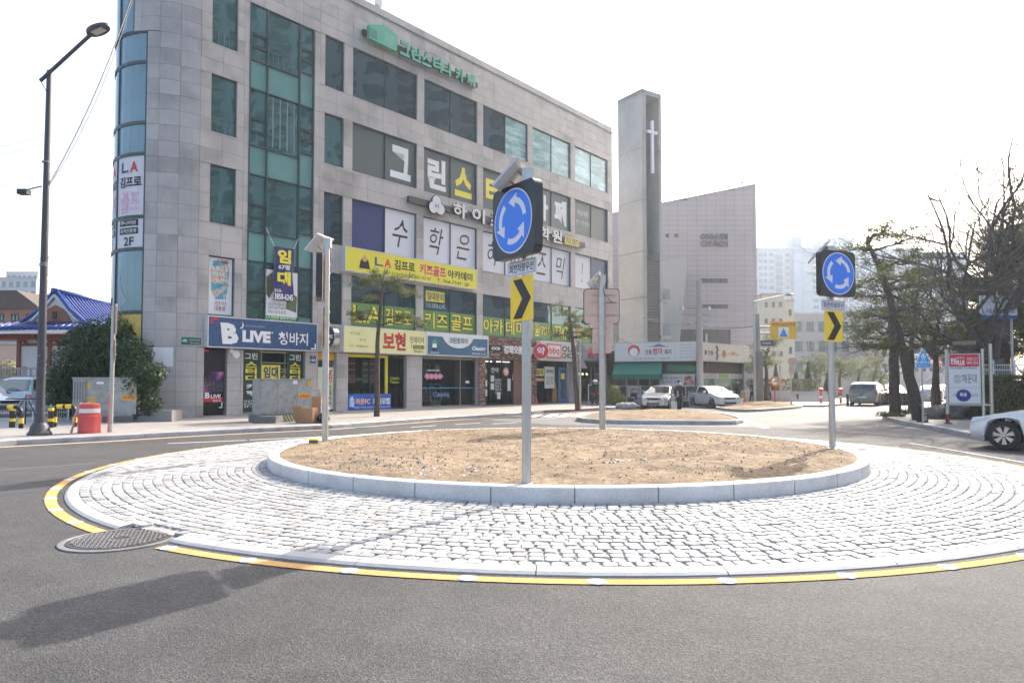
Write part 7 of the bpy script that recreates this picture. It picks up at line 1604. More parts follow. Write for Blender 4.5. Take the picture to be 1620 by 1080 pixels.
# white saloon at the right edge
wp = Vector((0, 0, .004)); fx = G(1556, 711, 0)
big_top = [(0, .58), (.08, .7), (.3, .8), (.9, .93), (1.55, 1.0), (2.45, 1.4), (2.9, 1.46), (3.5, 1.43), (4.4, 1.12), (4.85, 1.02), (4.95, .8)]
big_belt = [(0, .56), (.4, .74), (1.5, .92), (3.0, .96), (4.7, .98), (4.95, .78)]
hd_ = Vector((-.66, .75, 0)).normalized(); ctr = Vector((A(1588, 690, 16.4).x, 16.4, .004)) - hd_ * (4.95 / 2 - .74) - Vector((-hd_.y, hd_.x, 0)) * .9
car('white_saloon', 'white saloon car entering the picture at the right edge', 'car', whitep, tuple(ctr), tuple(hd_), L=4.95, W=1.86, top=big_top, belt=big_belt, glass_x=(1.55, 2.5, 3.7, 4.5), H=1.46, wr=.345, wb=(.74, 3.66), rim_style=7)
# parked cars, far left
p = gpt(38, 655); p.z = .155; car('mint_van', 'pale mint boxy car parked behind the mesh fence at far left', 'car', mintp, tuple(A(42, 640, 31.5).xy.to_3d() + Vector((0, 0, .155))), (-.85, .5), L=4.3, W=1.8, top=suv_top[:-2] + [(4.25, 1.0), (4.3, .8)] if False else [(0, .7), (.1, .95), (.8, 1.08), (1.1, 1.12), (1.6, 1.66), (2.2, 1.72), (4.0, 1.7), (4.15, 1.6), (4.25, 1.1), (4.3, .8)], belt=[(0, .66), (1.1, 1.04), (4.2, 1.1), (4.3, .78)], glass_x=(1.1, 1.62, 4.02, 4.24), H=1.72, wr=.34, wb=(.85, 3.4))
car('white_car', 'white car cut by the left edge of the picture behind the barriers', 'car', whitep, tuple(A(-32, 640, 30).xy.to_3d() + Vector((0, 0, .155))), (.9, -.4), L=4.3)
# far cars on right road
for k, (x_, D, paint, lab, hd) in enumerate(((1414, 62, whitep, 'white car far down the right-hand road behind the bollards', (-.4, -.9)), (1472, 56, silver, 'silver car half hidden by the leaning pine trunk', (.5, .85)), (1492, 70, whitep, 'small white car far behind the blue crossing sign', (.4, .9)))):
    q = A(x_, 620, D); car('parked_car', lab, 'car', paint, (q.x, D, .004), hd, L=4.4)

# ------------------------------------------------ people
skin_m = mat('skin', (.5, .32, .24), .6); hair_m = mat('hair', (.02, .015, .012), .6); coat_m = mat('black_coat', (.014, .016, .022), .8, var=.2, scale=8)
def skin_mesh(name, joints, edges, m, parent, root=0, sub=2):
    me = bpy.data.meshes.new(name + '_base'); me.from_pydata([j[0] for j in joints], edges, [])
    o = bpy.data.objects.new(name, me); col.objects.link(o)
    sk = o.modifiers.new('s', 'SKIN'); sk.use_smooth_shade = True; ss_ = o.modifiers.new('u', 'SUBSURF'); ss_.levels = sub
    for i, j in enumerate(joints):
        rr_ = j[1] if hasattr(j[1], '__len__') else (j[1], j[1]); me.skin_vertices[0].data[i].radius = rr_; me.skin_vertices[0].data[i].use_root = (i == root)
    dg = bpy.context.evaluated_depsgraph_get(); me2 = bpy.data.meshes.new_from_object(o.evaluated_get(dg)); o.modifiers.clear(); o.data = me2; me2.name = name; me2.materials.clear(); me2.materials.append(m); me2.polygons.foreach_set('use_smooth', [True] * len(me2.polygons))
    if parent is not None: attach(o, parent)
    return o
def person(label, pos, face, h=1.7, coat=coat_m, trousers=None, hat=None, mask=False, stride=.12, coat_len=.42, sit=False, arm_fwd=(0, 0), hairm=hair_m):
    pos = Vector(pos); fv = Vector((face[0], face[1], 0)).normalized(); rv = Vector((fv.y, -fv.x, 0)); k = h / 1.7
    def P(x, y, z): return tuple(pos + rv * x * k + fv * y * k + Vector((0, 0, z * k)))
    r = thing('person', label, 'person', tuple(pos)); s_ = stride
    if sit: hip, kz, ky, fz_ = .42, .46, .42, .42
    J = []; E_ = []
    def add(p, rad, par=None):
        J.append((P(*p), rad if hasattr(rad, '__len__') else rad * k)); 
        if par is not None: E_.append((par, len(J) - 1))
        return len(J) - 1
    dz = -.48 if sit else 0
    pel = add((0, 0, .95 + dz), (.16 * k, .12 * k)); wa = add((0, 0, 1.12 + dz), (.14 * k, .1 * k), pel); chs = add((0, .01, 1.32 + dz), (.17 * k, .11 * k), wa); nk = add((0, .01, 1.46 + dz), .055, chs); hd1 = add((0, .03, 1.55 + dz), (.075 * k, .085 * k), nk); hd2 = add((0, .025, 1.63 + dz), (.075 * k, .09 * k), hd1); add((0, .01, 1.69 + dz), .05, hd2)
    for sx, st, af in ((1, s_, arm_fwd[0]), (-1, -s_, arm_fwd[1])):
        sh = add((sx * .17, 0, 1.4 + dz), .06, chs); el = add((sx * .24, .02 + af * .1, 1.13 + dz), .047, sh); wrs = add((sx * .25, .08 + af * .28, .9 + dz + af * .12), .034, el); add((sx * .25, .1 + af * .32, .82 + dz + af * .13), (.025 * k, .04 * k), wrs)
        if sit: kn = add((sx * .1, .4, .5), .07, pel); an = add((sx * .1, .42, .12), .045, kn)
        else: th_ = add((sx * .09, st * .2, .78), .09, pel); kn = add((sx * .1, st * .8, .5), .065, th_); an = add((sx * .1, st * .9 - abs(st) * .3, .1), .042, kn)
        add((sx * .1, (.55 if sit else st * .9 - abs(st) * .3 + .14), .04), .04, an)
    body = skin_mesh('body', J, E_, skin_m, r, 0, 1)
    # clothes: trousers and coat, slightly larger shells
    tm = trousers or mat('dark_trousers', (.015, .015, .02), .8)
    J = []; E_ = []; pel = add((0, 0, .95 + dz), (.175 * k, .135 * k))
    for sx, st in ((1, s_), (-1, -s_)):
        if sit: kn = add((sx * .1, .4, .5), .09, pel); an = add((sx * .1, .42, .14), .065, kn)
        else: th_ = add((sx * .09, st * .2, .78), .11, pel); kn = add((sx * .1, st * .8, .5), .085, th_); an = add((sx * .1, st * .9 - abs(st) * .3, .1), .07, kn)
    skin_mesh('trousers', J, E_, tm, r, 0, 1)
    J = []; E_ = []; lowz = max(.95 - coat_len, .5) + dz if not sit else .45
    pel = add((0, 0, .97 + dz), (.19 * k, .15 * k))
    if not sit and coat_len > .1: add((0, 0, lowz), (.2 * k, .17 * k), pel)
    wa = add((0, 0, 1.14 + dz), (.175 * k, .13 * k), pel); chs = add((0, .01, 1.33 + dz), (.195 * k, .14 * k), wa); add((0, .01, 1.46 + dz), .07, chs)
    for sx, af in ((1, arm_fwd[0]), (-1, arm_fwd[1])): sh = add((sx * .18, 0, 1.4 + dz), .078, chs); el = add((sx * .25, .02 + af * .1, 1.13 + dz), .066, sh); add((sx * .26, .08 + af * .28, .9 + dz + af * .12), .05, el)
    skin_mesh('coat', J, E_, coat, r, 0, 1)
    hc = Vector(P(0, .02, 1.63 + dz))
    if hat: blob(r, hc + Vector((0, 0, .06 * k)), .125 * k, 2, 2, 'hat', hat, (1, 1, .75), .05); b = MB(); b.lathe(hc + Vector((0, 0, .04)), [(.12, 0), (.2, -.03), (.12, .01)], 14); b.build('hat_brim', hat, r)
    else: blob(r, hc + Vector((0, 0, .025 * k)) - fv * .022, .105 * k, 2, 2, 'hair', hairm, (.88, .95, .95), .08)
    if mask: blob(r, hc + fv * .07 - Vector((0, 0, .06)), .06, 5, 2, 'face_mask', WHITE, (1, 1, 1), .02)
    else: blob(r, hc + fv * .085 - Vector((0, 0, .03)), .018, 5, 1, 'nose', skin_m, (.8, 1, 1.2), .0)
    for sx in (-1, 1): blob(r, hc + fv * .082 + rv * sx * .03 - Vector((0, 0, .0)), .012, 5, 1, 'eye', BLACK, (1, .6, .8), 0); blob(r, Vector(P(sx * .1, (.52 if sit else sx * s_ * .9 - abs(s_) * .3 + .08), .045)), .075, 5, 2, 'shoe', BLACK, (.6 + .5 * abs(fv.x), .6 + .5 * abs(fv.y), .6), 0)
    return r, P
p = G(1075, 655.5, 0); pr_, PP = person('man in a long dark coat and white mask crossing between the cars and the island', (p.x, p.y, .006), (.25, -.97), 1.72, mask=True, coat_len=.42)
p_ = Vector(PP(.35, .1, .55)); b = MB(); b.hexa([p_ + Vector(q) for q in ((-.14, -.05, -.25), (.14, -.05, -.25), (.16, .05, -.25), (-.12, .05, -.25), (-.13, -.06, .12), (.13, -.06, .12), (.13, .06, .12), (-.13, .06, .12))]); r = thing('shopping_bag', 'white paper shopping bag in the hand of the man in the dark coat', 'bag', tuple(p_)); b.build('bag_body', mat('paper_bag', (.6, .56, .52), .7), r); b = MB(); b.tube([p_ + Vector((-.08, 0, .12)), p_ + Vector((-.06, 0, .28)), p_ + Vector((.02, 0, .28)), p_ + Vector((.06, 0, .12))], .008, 5); b.build('handles', GREY, r)
p_ = Vector(PP(-.3, .1, .62)); r = thing('briefcase', 'black bag hanging from the other hand of the man in the dark coat', 'bag', tuple(p_)); b = MB(); b.box(tuple(p_ - Vector((0, 0, .1))), (.3, .12, .3)); b.build('bag_body', BLACK, r); b = MB(); b.tube([p_ + Vector((-.08, 0, .04)), p_ + Vector((0, 0, .18)), p_ + Vector((.08, 0, .04))], .012, 5); b.build('handle', BLACK, r)
q = A(1167, 637, 49.5); person('man in black standing right of the white rounded car', (q.x, 49.5, .125), (-.1, -1), 1.7, coat_len=.15, stride=.1)
q = A(1190, 637, 51.5); person('person in a blue jacket beside the air conditioner', (q.x, 51.5, .125), (.9, -.2), 1.65, coat=mat('blue_jacket', (.05, .09, .2), .8), coat_len=.1, hairm=mat('brown_hair', (.1, .05, .03), .6))
q = A(1216, 620, 54); person('person in dark clothes walking under the pine beside the mirror', (q.x, 54, .125), (.7, .6), 1.7)
q = A(1003, 645, 42.5); person('person in dark blue sitting low beside the silver sedan', (q.x, 42.5, .13), (-.8, -.6), 1.6, coat=mat('navy_jacket', (.02, .03, .07), .8), sit=True)
q = G(941, 642, .15); person('woman in a white hat and black coat walking away by the clothes rack', tuple(q), (.5, .85), 1.62, hat=mat('white_hat', (.7, .65, .55), .7), coat_len=.35, stride=.15)
q2_ = G(948, 640, .15); person('person in black half hidden in front of the woman in the white hat', tuple(q2_), (.5, .85), 1.65, coat_len=.2)
b = MB(); q_ = G(941, 642, .15) + Vector((-.05, -.22, .72)); b.box(tuple(q_), (.1, .06, .2)); o = b.build('red_pouch', RED); tag(o, 'small red pouch held by the woman in the white hat', 'bag')
# stools: low seat for the sitting person
q = A(1003, 645, 42.5); b = MB(); b.lathe((q.x, 42.5, .13), [(.16, 0), (.16, .3), (.18, .34), (.18, .38)], 12); o = b.build('stool', mat('stool_blue', (.05, .1, .2), .6)); tag(o, 'small low stool under the sitting person', 'stool')
# clothes rack outside the boutique
q = G(931, 640, .15); r = thing('clothes_rack', 'outdoor rack of dark blue clothes before the boutique', 'clothes rack', tuple(q)); b = MB(); b.tube([q, q + Vector((0, 0, 1.35)), q + Vector((.9, .9, 1.35)), q + Vector((.9, .9, 0))], .025, 6); b.build('rack_frame', WHITE, r)
jm = mat('denim_cloth', (.03, .05, .1), .8, var=.3, scale=9)
for k in range(9): t = q + Vector((.1 + k * .09, .1 + k * .09, 0)); b = MB(); b.hexa([t + Vector(v) for v in ((-.22, .16, .25), (.18, -.2, .25), (.22, -.16, .25), (-.18, .2, .25), (-.12, .1, 1.28), (.1, -.12, 1.28), (.12, -.1, 1.28), (-.1, .12, 1.28))]); b.build('garment', jm if k % 3 else mat('dark_garment', (.03, .03, .035), .8), r)
# potted shrubs beside the boutique, red cones
rc_ = G(848, 640, .15); b = MB(); b.lathe(rc_, [(.16, 0), (.17, .03), (.12, .04), (.04, .55), (.02, .56)], 14); o = b.build('traffic_cone', mat('cone_red', (.7, .12, .05), .5)); tag(o, 'small red cone at the foot of the brick pillar', 'traffic cone')
q = A(1178, 632, 47.8); b = MB(); b.lathe((q.x, 47.8, .12), [(.18, 0), (.18, .03), (.12, .04), (.04, .6), (.02, .62)], 14); o = b.build('traffic_cone', mat('cone_red', (.7, .12, .05), .5)); tag(o, 'red cone beside the man in black', 'traffic cone')
# triangular signs seen from behind by the near pine on the corner
p = G(918, 646.5, .15); r = thing('sign_post', 'post with two triangular warning signs seen from behind by the corner pine', 'sign post', tuple(p)); b = MB(); b.tube([p, p + Vector((0, 0, 4.0))], .055, 10); b.build('pole', pole_m, r)
for z_ in (3.25, 2.35): b = MB(); b.prism(lambda u, v, d: p + Vector((u * .98, .06 + d + u * .1, v)), [(-.45, z_ - .05), (.45, z_ - .05), (0, z_ + .72)], 0, .02); b.build('sign_plate', mat('sign_back_grey', (.3, .29, .28), .5, .2), r)
# crossing sign on the right
p = G(1460.5, 669, .15); r = thing('crossing_sign', 'light blue triangular pedestrian crossing sign on a slim post', 'traffic sign', tuple(p)); b = MB(); b.tube([p, p + Vector((0, 0, 2.75))], .035, 10); b.build('post', pole_m, r)
ts = (1474 - 1447) / FPX * p.y; fz = plane(p + Vector((0, -.05, 0)), (1, .15, 0)); zb0 = A(0, 582, p.y).z - .15; hh = (582 - 553) / FPX * p.y; lbl = mat('crossing_blue', (.03, .4, .75), .4)
def tri(w_, z0, h_): return [(-w_ / 2, z0), (w_ / 2, z0), (w_ / 2, z0 + .16), (.05, z0 + h_), (-.05, z0 + h_), (-w_ / 2, z0 + .16)]
b = MB(); b.prism(fz, tri(ts, zb0, hh), 0, .03); b.build('plate', swhite, r); b = MB(); b.prism(fz, tri(ts - .05, zb0 + .025, hh - .06), .03, .034); b.build('blue_face', lbl, r)
b = MB(); b.lathe(fz(0, zb0 + hh * .75, .036), [(.035, 0), (.035, .004)], 12, rot=Vector((0, -1, 0)).to_track_quat('Z', 'Y').to_matrix())
for poly in ([(-.05, .42), (.05, .42), (.04, .28), (-.04, .28)], [(.04, .29), (0, .29), (.06, .14), (.1, .14)], [(-.04, .29), (0, .29), (-.05, .14), (-.09, .14)], [(.05, .42), (.11, .3), (.09, .28), (.03, .38)], [(-.05, .42), (-.11, .32), (-.09, .3), (-.03, .38)]): b.face([fz(u, zb0 + v + .07, .038) for u, v in poly])
b.build('walking_figure', swhite, r); text('횡단보도', -.22, .22, zb0 + .05, zb0 + .13, fz, swhite, r, .04)
b = MB()
for k in range(5): b.face([fz(-.25 + k * .11, zb0 + .16, .037), fz(-.19 + k * .11, zb0 + .16, .037), fz(-.18 + k * .1, zb0 + .23, .037), fz(-.23 + k * .1, zb0 + .23, .037)])
b.build('stripes', swhite, r)
# billboard
bd = 24.5; pA, pB = A(1499, 660, bd), A(1552, 660, bd - .6); pA.z = pB.z = .15; fz = plane(pA, pB - pA); W_ = (pB - pA).length; zz = lambda y: A(0, y, bd).z - .15
r = thing('billboard', 'three panel local notice board on steel posts with a red top panel', 'notice board', tuple(pA)); b = MB()
for u in (.0, W_ + .08): b.tube([fz(u, 0, -.05), fz(u, zz(553), -.05)], .05, 12)
b.tube([fz(W_ + .3, 0, -.3), fz(W_ + .3, zz(545), -.3)], .06, 12); b.tube([fz(0, zz(640), -.05), fz(W_ + .3, zz(640), -.05)], .035, 8); b.build('posts_frame', STEEL, r, smooth=True)
for u in (0,): b = MB(); b.tube([fz(u, 0, -.05), fz(u, .35, -.05)], .065, 12); b.lathe(fz(u, 0, -.05), [(.14, 0), (.14, .03), (.07, .05)], 12); b.build('post_foot', mat('rusty_red', (.2, .04, .04), .7), r)
b = MB(); b.fbox(fz, .05, W_ + .02, zz(638), zz(560), -.05, .02); b.build('backing', mat('board_frame', (.55, .55, .55), .4, .5), r)
v0, v1, v2, v3 = zz(636), zz(613), zz(584.5), zz(561)
b = MB(); b.fbox(fz, .09, W_ - .02, v0, v1 - .02, .02, .03); b.fbox(fz, .09, W_ - .02, v1 + .02, v2, .02, .03); b.fbox(fz, .09, W_ - .02, v2, v2 + .1, .02, .03); b.build('white_panels', sgn_m, r)
b = MB(); b.fbox(fz, .09, W_ - .02, v2 + .1, v3, .02, .032); b.build('red_panel', mat('panel_red', (.6, .02, .04), .5), r)
text('한양', .14, W_ * .3, v2 + .18, v3 - .12, fz, WHITE, r, .034, bold=.03); text('PLUS', W_ * .31, W_ * .56, v2 + .15, v2 + .33, fz, WHITE, r, .034, bold=.04); text('공인중개사', W_ * .31, W_ * .56, v3 - .17, v3 - .08, fz, WHITE, r, .034); text('아파트 상가\n매매 임대', W_ * .62, W_ * .94, v2 + .16, v3 - .1, fz, WHITE, r, .034); text('051.702.8282  010.2842.5322', .14, W_ - .08, v2 + .02, v2 + .08, fz, DARK, r, .034, bold=.01)
text('살기좋은도시\n가고싶은도시', .22, W_ * .45, v1 + .16, v2 - .18, fz, DARK, r, .034); text('해운대', W_ * .48, W_ * .9, v1 + .16, v2 - .16, fz, DARK, r, .034); text('여기는', .18, W_ * .3, v0 + .2, v1 - .2, fz, DARK, r, .034); text('입니다', W_ * .7, W_ * .93, v0 + .2, v1 - .2, fz, DARK, r, .034)
b = MB(); b.lathe(fz(W_ * .5, (v0 + v1) / 2 - .01, .031), [((v1 - v0) * .42, 0), ((v1 - v0) * .42, .004)], 28, rot=(pB - pA).normalized().cross(Vector((0, 0, 1))).to_track_quat('Z', 'Y').to_matrix()); b.build('navy_disc', mat('disc_navy', (.04, .04, .2), .5), r); text('좌1동', W_ * .4, W_ * .6, (v0 + v1) / 2 - .05, (v0 + v1) / 2 + .08, fz, WHITE, r, .037, bold=.03)
b = MB(); b.fbox(fz, .2, W_ - .1, zz(546), zz(540), -.1, .0); b.build('top_bar', mat('top_rust', (.2, .14, .12), .6), r)
# apartment direction sign at far right
p = G(1604, 664, .15); dz_ = p.y; fz = plane((A(1547, 500, dz_).x, dz_ - .08, 0), (1, 0, 0)); ww_ = (1606 - 1547) / FPX * dz_; y0_, y1_ = A(0, 499, dz_).z, A(0, 468, dz_).z
r = thing('direction_sign', 'white and blue apartment direction board high on a post before the bare trees', 'street sign', tuple(p)); b = MB(); b.tube([p, Vector((p.x, p.y, y1_ + .1))], .05, 10); b.build('post', pole_m, r); b = MB(); b.prism(fz, [(0, y0_ + .1), (ww_ * .1, y0_), (ww_, y0_), (ww_, y0_ + .3), (ww_ * .6, y1_), (0, y1_)], 0, .04); b.build('white_board', WHITE, r); b = MB(); b.fbox(fz, .1, ww_ * .98, y0_ - .14, y0_ - .003, 0, .035); b.build('blue_edge', mat('board_blue', (.03, .1, .4), .5), r); text('우동 대림2차아파트', ww_ * .15, ww_ * .95, y0_ + .07, y0_ + .26, fz, mat('board_blue', (.03, .1, .4), .5), r, .045, bold=.02); b = MB(); b.prism(fz, [(ww_ * .42, y1_ - .35), (ww_ * .5, y1_ - .2), (ww_ * .58, y1_ - .35), (ww_ * .5, y1_ - .28)], .042, .046); b.build('mark', mat('board_blue', (.03, .1, .4), .5), r)
# fence above hedge at right
p0_, p1_ = A(1553, 597, 27), A(1660, 597, 27); r = thing('picket_fence', 'white metal fence standing above the hedge at the right edge', 'fence', tuple(p0_)); zt_ = A(0, 573, 27).z; b = MB()
for z_ in (p0_.z, (p0_.z + zt_) / 2, zt_ - .1): b.tube([(p0_.x, 27, z_), (p1_.x, 27, z_)], .02, 6)
b.build('rail', WHITE, r)
for k in range(4): x_ = p0_.x + .45 + k * .85; b = MB(); b.tube([(x_, 27, .2), (x_, 27, zt_ + .1)], .055, 10); b.build('post', WHITE, r)
b = MB()
for k in range(40): x_ = p0_.x + k * .07; b.tube([(x_, 27, p0_.z), (x_, 27, zt_ - .1)], .008, 4)
b.build('pickets', WHITE, r, kind='stuff')
# low cabinet with boulders beneath hedge
rock_m = mat('boulder', (.18, .17, .16), .9, var=.3, scale=5, bump=.5, bscale=12)
for k in range(7):
    q = G(1498 + k * 17, 664 - (k % 2), .15); o = blob(None, (q.x, q.y + .9, .3), .42 + .1 * (k % 3), 20 + k, 3, 'boulder', rock_m, (1, .8, .8), .5); tag(o, 'grey boulder at the foot of the hedge, %s from the billboard post' % ['first', 'second', 'third', 'fourth', 'fifth', 'sixth', 'seventh'][k], 'boulder')
p = G(1467, 668, .15); r = thing('control_box', 'small black box on the pavement behind the crossing sign post', 'box', tuple(p)); b = MB(); b.box((p.x, p.y + .3, .3), (.3, .25, .3)); b.box((p.x - .05, p.y + .35, .62), (.16, .16, .34)); b.build('housing', BLACK, r); b = MB(); b.fbox(plane((p.x, p.y + .17, .3), (1, 0, 0)), -.1, .1, -.1, .1, 0, .006); b.build('door', GREY, r)
# ------------------------------------------------ vegetation
bark_p = mat('pine_bark', (.085, .062, .05), .9, var=.35, scale=9, bump=.8, bscale=18); bark_c = mat('cherry_bark', (.1, .085, .075), .9, var=.3, scale=7, bump=.5, bscale=18)
needle = [leafy(mat('pine_needles_%d' % k, c, .75, var=.3, scale=1.5)) for k, c in enumerate(((.07, .1, .035), (.12, .14, .06), (.2, .18, .09)))]
def tube_path(b, P, r0, r1, n=7): b.tube(P, [r0 + (r1 - r0) * i / (len(P) - 1) for i in range(len(P))], n)
def wob(p, q, n, amp, R_):
    p, q = Vector(p), Vector(q); L_ = (q - p).length; out = []
    for i in range(n + 1): f = i / n; out.append(p.lerp(q, f) + Vector((R_.uniform(-1, 1), R_.uniform(-1, 1), R_.uniform(-1, 1))) * amp * L_ * (math.sin(f * math.pi)))
    return out
def tuft(b, c, s_, n, R_, up=.35):
    for _ in range(n):
        d = Vector((R_.gauss(0, 1), R_.gauss(0, 1), R_.gauss(up, .7))).normalized(); o = c + Vector((R_.gauss(0, .35), R_.gauss(0, .35), R_.gauss(0, .18))) * s_; l = s_ * R_.uniform(.25, .55); w_ = d.cross(Vector((R_.random(), R_.random(), R_.random()))).normalized() * s_ * .045
        b.cur = R_.choice((0, 0, 1, 1, 2)); b.face([o - w_, o + w_, o + d * l])
def pine(label, base, trunk, rad, clumps, needles_per=60, size=.5, seed=1, group=None):
    """trunk: list of world points; clumps: list of (world point, size)"""
    R_ = random.Random(seed); r = thing('pine_tree', label, 'pine tree', tuple(base), group); b = MB(); P = [Vector(base)] + [Vector(t) for t in trunk]
    # smooth path
    Q = []
    for i in range(len(P) - 1):
        for k in range(4): Q.append(P[i].lerp(P[i + 1], k / 4) + Vector((R_.uniform(-1, 1), R_.uniform(-1, 1), 0)) * rad * .15)
    Q.append(P[-1]); tube_path(b, Q, rad, rad * .35, 10); b.build('trunk', bark_p, r, smooth='all')
    bb = MB(); lf = MB()
    for c, s_ in clumps:
        c = Vector(c); # branch from nearest trunk point lower than clump
        t = min(Q[len(Q) // 4:], key=lambda q: (q - c).length + max(0, q.z - c.z) * 1.5); path = wob(t, c, 4, .12, R_); tube_path(bb, path, rad * .33, rad * .08, 5)
        nsub = max(3, int(s_ / size * 7))
        for _ in range(nsub):
            cc_ = c + Vector((R_.gauss(0, .5), R_.gauss(0, .5), R_.gauss(.05, .2))) * s_; tube_path(bb, wob(path[-2], cc_, 2, .1, R_), rad * .1, rad * .03, 4); tuft(lf, cc_, size * R_.uniform(.45, .8), needles_per, R_)
    bb.build('branches', bark_p, r); lf.build('crown', needle, r)
    return r
# pavement pines in front of the shops
p = G(596, 658.5, .15); D = p.y
def at(x, y, dy=0): return A(x, y, D + dy)
pine('young pine with pruned branches in front of the pale yellow shop sign', p, [at(597, 560), at(600, 500), at(606, 452)], .13, [(at(604, 440), .75), (at(580, 447, .4), .7), (at(630, 443, -.3), .65), (at(645, 466, .3), .6), (at(575, 495, -.3), .55), (at(640, 500, .3), .5), (at(665, 512, -.3), .38), (at(566, 503, .4), .5), (at(623, 462), .5), (at(590, 470), .3)], 75, .5, 11)
p = G(914, 648.5, .15); D = p.y
pine('leaning pine in front of the chicken shop sign near the building end', p, [at(908, 560), at(905, 525), at(900, 492)], .15, [(at(888, 492), .7), (at(905, 500, .5), .6), (at(925, 508), .7), (at(940, 520, .4), .65), (at(880, 530), .6), (at(925, 530, -.4), .6), (at(900, 515), .5), (at(950, 530), .5)], 70, .5, 12)
# big pines on the right
def AA(pts, D, dd=0): return [A(x, y, D + dd) for x, y in pts]
p = G(1417, 655, .15); D = p.y; at = lambda x, y, dy=0: A(x, y, D + dy)
pine('tall pine with forked crown behind the right roundabout sign', p, [at(1414, 600), at(1414, 540), at(1408, 470), at(1395, 430), at(1372, 385)], .26, [(at(1372, 375), 1.0), (at(1400, 365, .5), 1.1), (at(1358, 395), .9), (at(1430, 380, -.6), 1.2), (at(1440, 410), 1.0), (at(1360, 445, .8), 1.1), (at(1380, 470), 1.0), (at(1395, 500, -.8), 1.1), (at(1370, 500, .5), .8), (at(1430, 470, .6), 1.1), (at(1450, 440), .9), (at(1372, 530), .8), (at(1400, 540, .6), .9), (at(1435, 520), .8), (at(1385, 420), .8)], 46, .7, 13)
p = G(1455, 664, .15); D = p.y; at = lambda x, y, dy=0: A(x, y, D + dy)
pine('pine with a strongly leaning trunk beside the blue crossing sign', p, [at(1440, 600), at(1425, 540), at(1412, 490), at(1400, 450)], .24, [(at(1398, 440), .9), (at(1375, 520), .8), (at(1430, 500, .4), 1.0), (at(1455, 480), .9), (at(1465, 520, .6), .9), (at(1410, 550, -.4), .7), (at(1380, 550), .7), (at(1445, 450), .8)], 46, .6, 14)
p = G(1442, 652, .15); D = p.y; at = lambda x, y, dy=0: A(x, y, D + dy)
pine('slim dark pine behind the leaning pine', p, [at(1441, 600), at(1442, 540), at(1450, 470)], .2, [(at(1452, 455), 1.0), (at(1470, 490), .9), (at(1435, 500), .8), (at(1480, 455, 1), 1.0), (at(1460, 430), .9)], 40, .7, 15)
p = G(1485, 653, .15); D = p.y; at = lambda x, y, dy=0: A(x, y, D + dy)
pine('pine with bending limbs left of the billboard', p, [at(1482, 600), at(1478, 540), at(1486, 500)], .17, [(at(1490, 490), .9), (at(1510, 520), .9), (at(1525, 505, .5), .8), (at(1475, 530), .8), (at(1500, 540), .8), (at(1540, 530, .5), .7), (at(1465, 545), .7)], 40, .65, 16)
# dark conifers at far right
for k, (x_, y_, ys, lab) in enumerate(((1590, 664, 370, 'broad dark conifer rising at the right edge'), (1640, 668, 330, 'tall dark conifer cut by the right edge'), (1560, 655, 440, 'dark conifer behind the direction board'))):
    D = 31 + k; p = A(x_, 640, D); p.z = .15; at = lambda x, y, dy=0, D=D: A(x, y, D + dy); R_ = random.Random(40 + k); cl = []
    for q in range(20): f = q / 19; cl.append((A(x_ + R_.uniform(-1, 1) * (48 - 18 * f), 560 - (560 - ys) * f, D + R_.uniform(-1.2, 1.2)), R_.uniform(.9, 1.3)))
    pine(lab, p, [at(x_ - 4, 520), at(x_ + 4, ys + 30)], .3, cl, 60, .8, 17 + k)
# small street pines down the road
k = 0
for x_, D, w_, yt in ((1290, 66, 22, 560), (1330, 70, 15, 563), (1358, 74, 22, 565), (1384, 78, 14, 560), (1213, 50, 18, 540), (1394, 88, 14, 570)):
    p = A(x_, 640, D); p.z = .12; R_ = random.Random(60 + k); at = lambda x, y, dy=0, D=D: A(x, y, D + dy)
    cl = [(A(x_ + R_.uniform(-1, 1) * w_, R_.uniform(yt, yt + 42), D + R_.uniform(-1, 1)), .9) for _ in range(9)]
    pine(['small spreading pine before the grey office', 'small pine directly behind the right sign pole', 'small flat topped pine before the office banner', 'small pine beside the lilac shop sign', 'leaning pine behind the signal pole by the church', 'small far pine near the shop signs down the road'][k], p, [A(x_ + R_.uniform(-3, 3), 600, D), A(x_ + R_.uniform(-3, 3), yt + 20, D)], .2, cl, 26, .9, 70 + k); k += 1
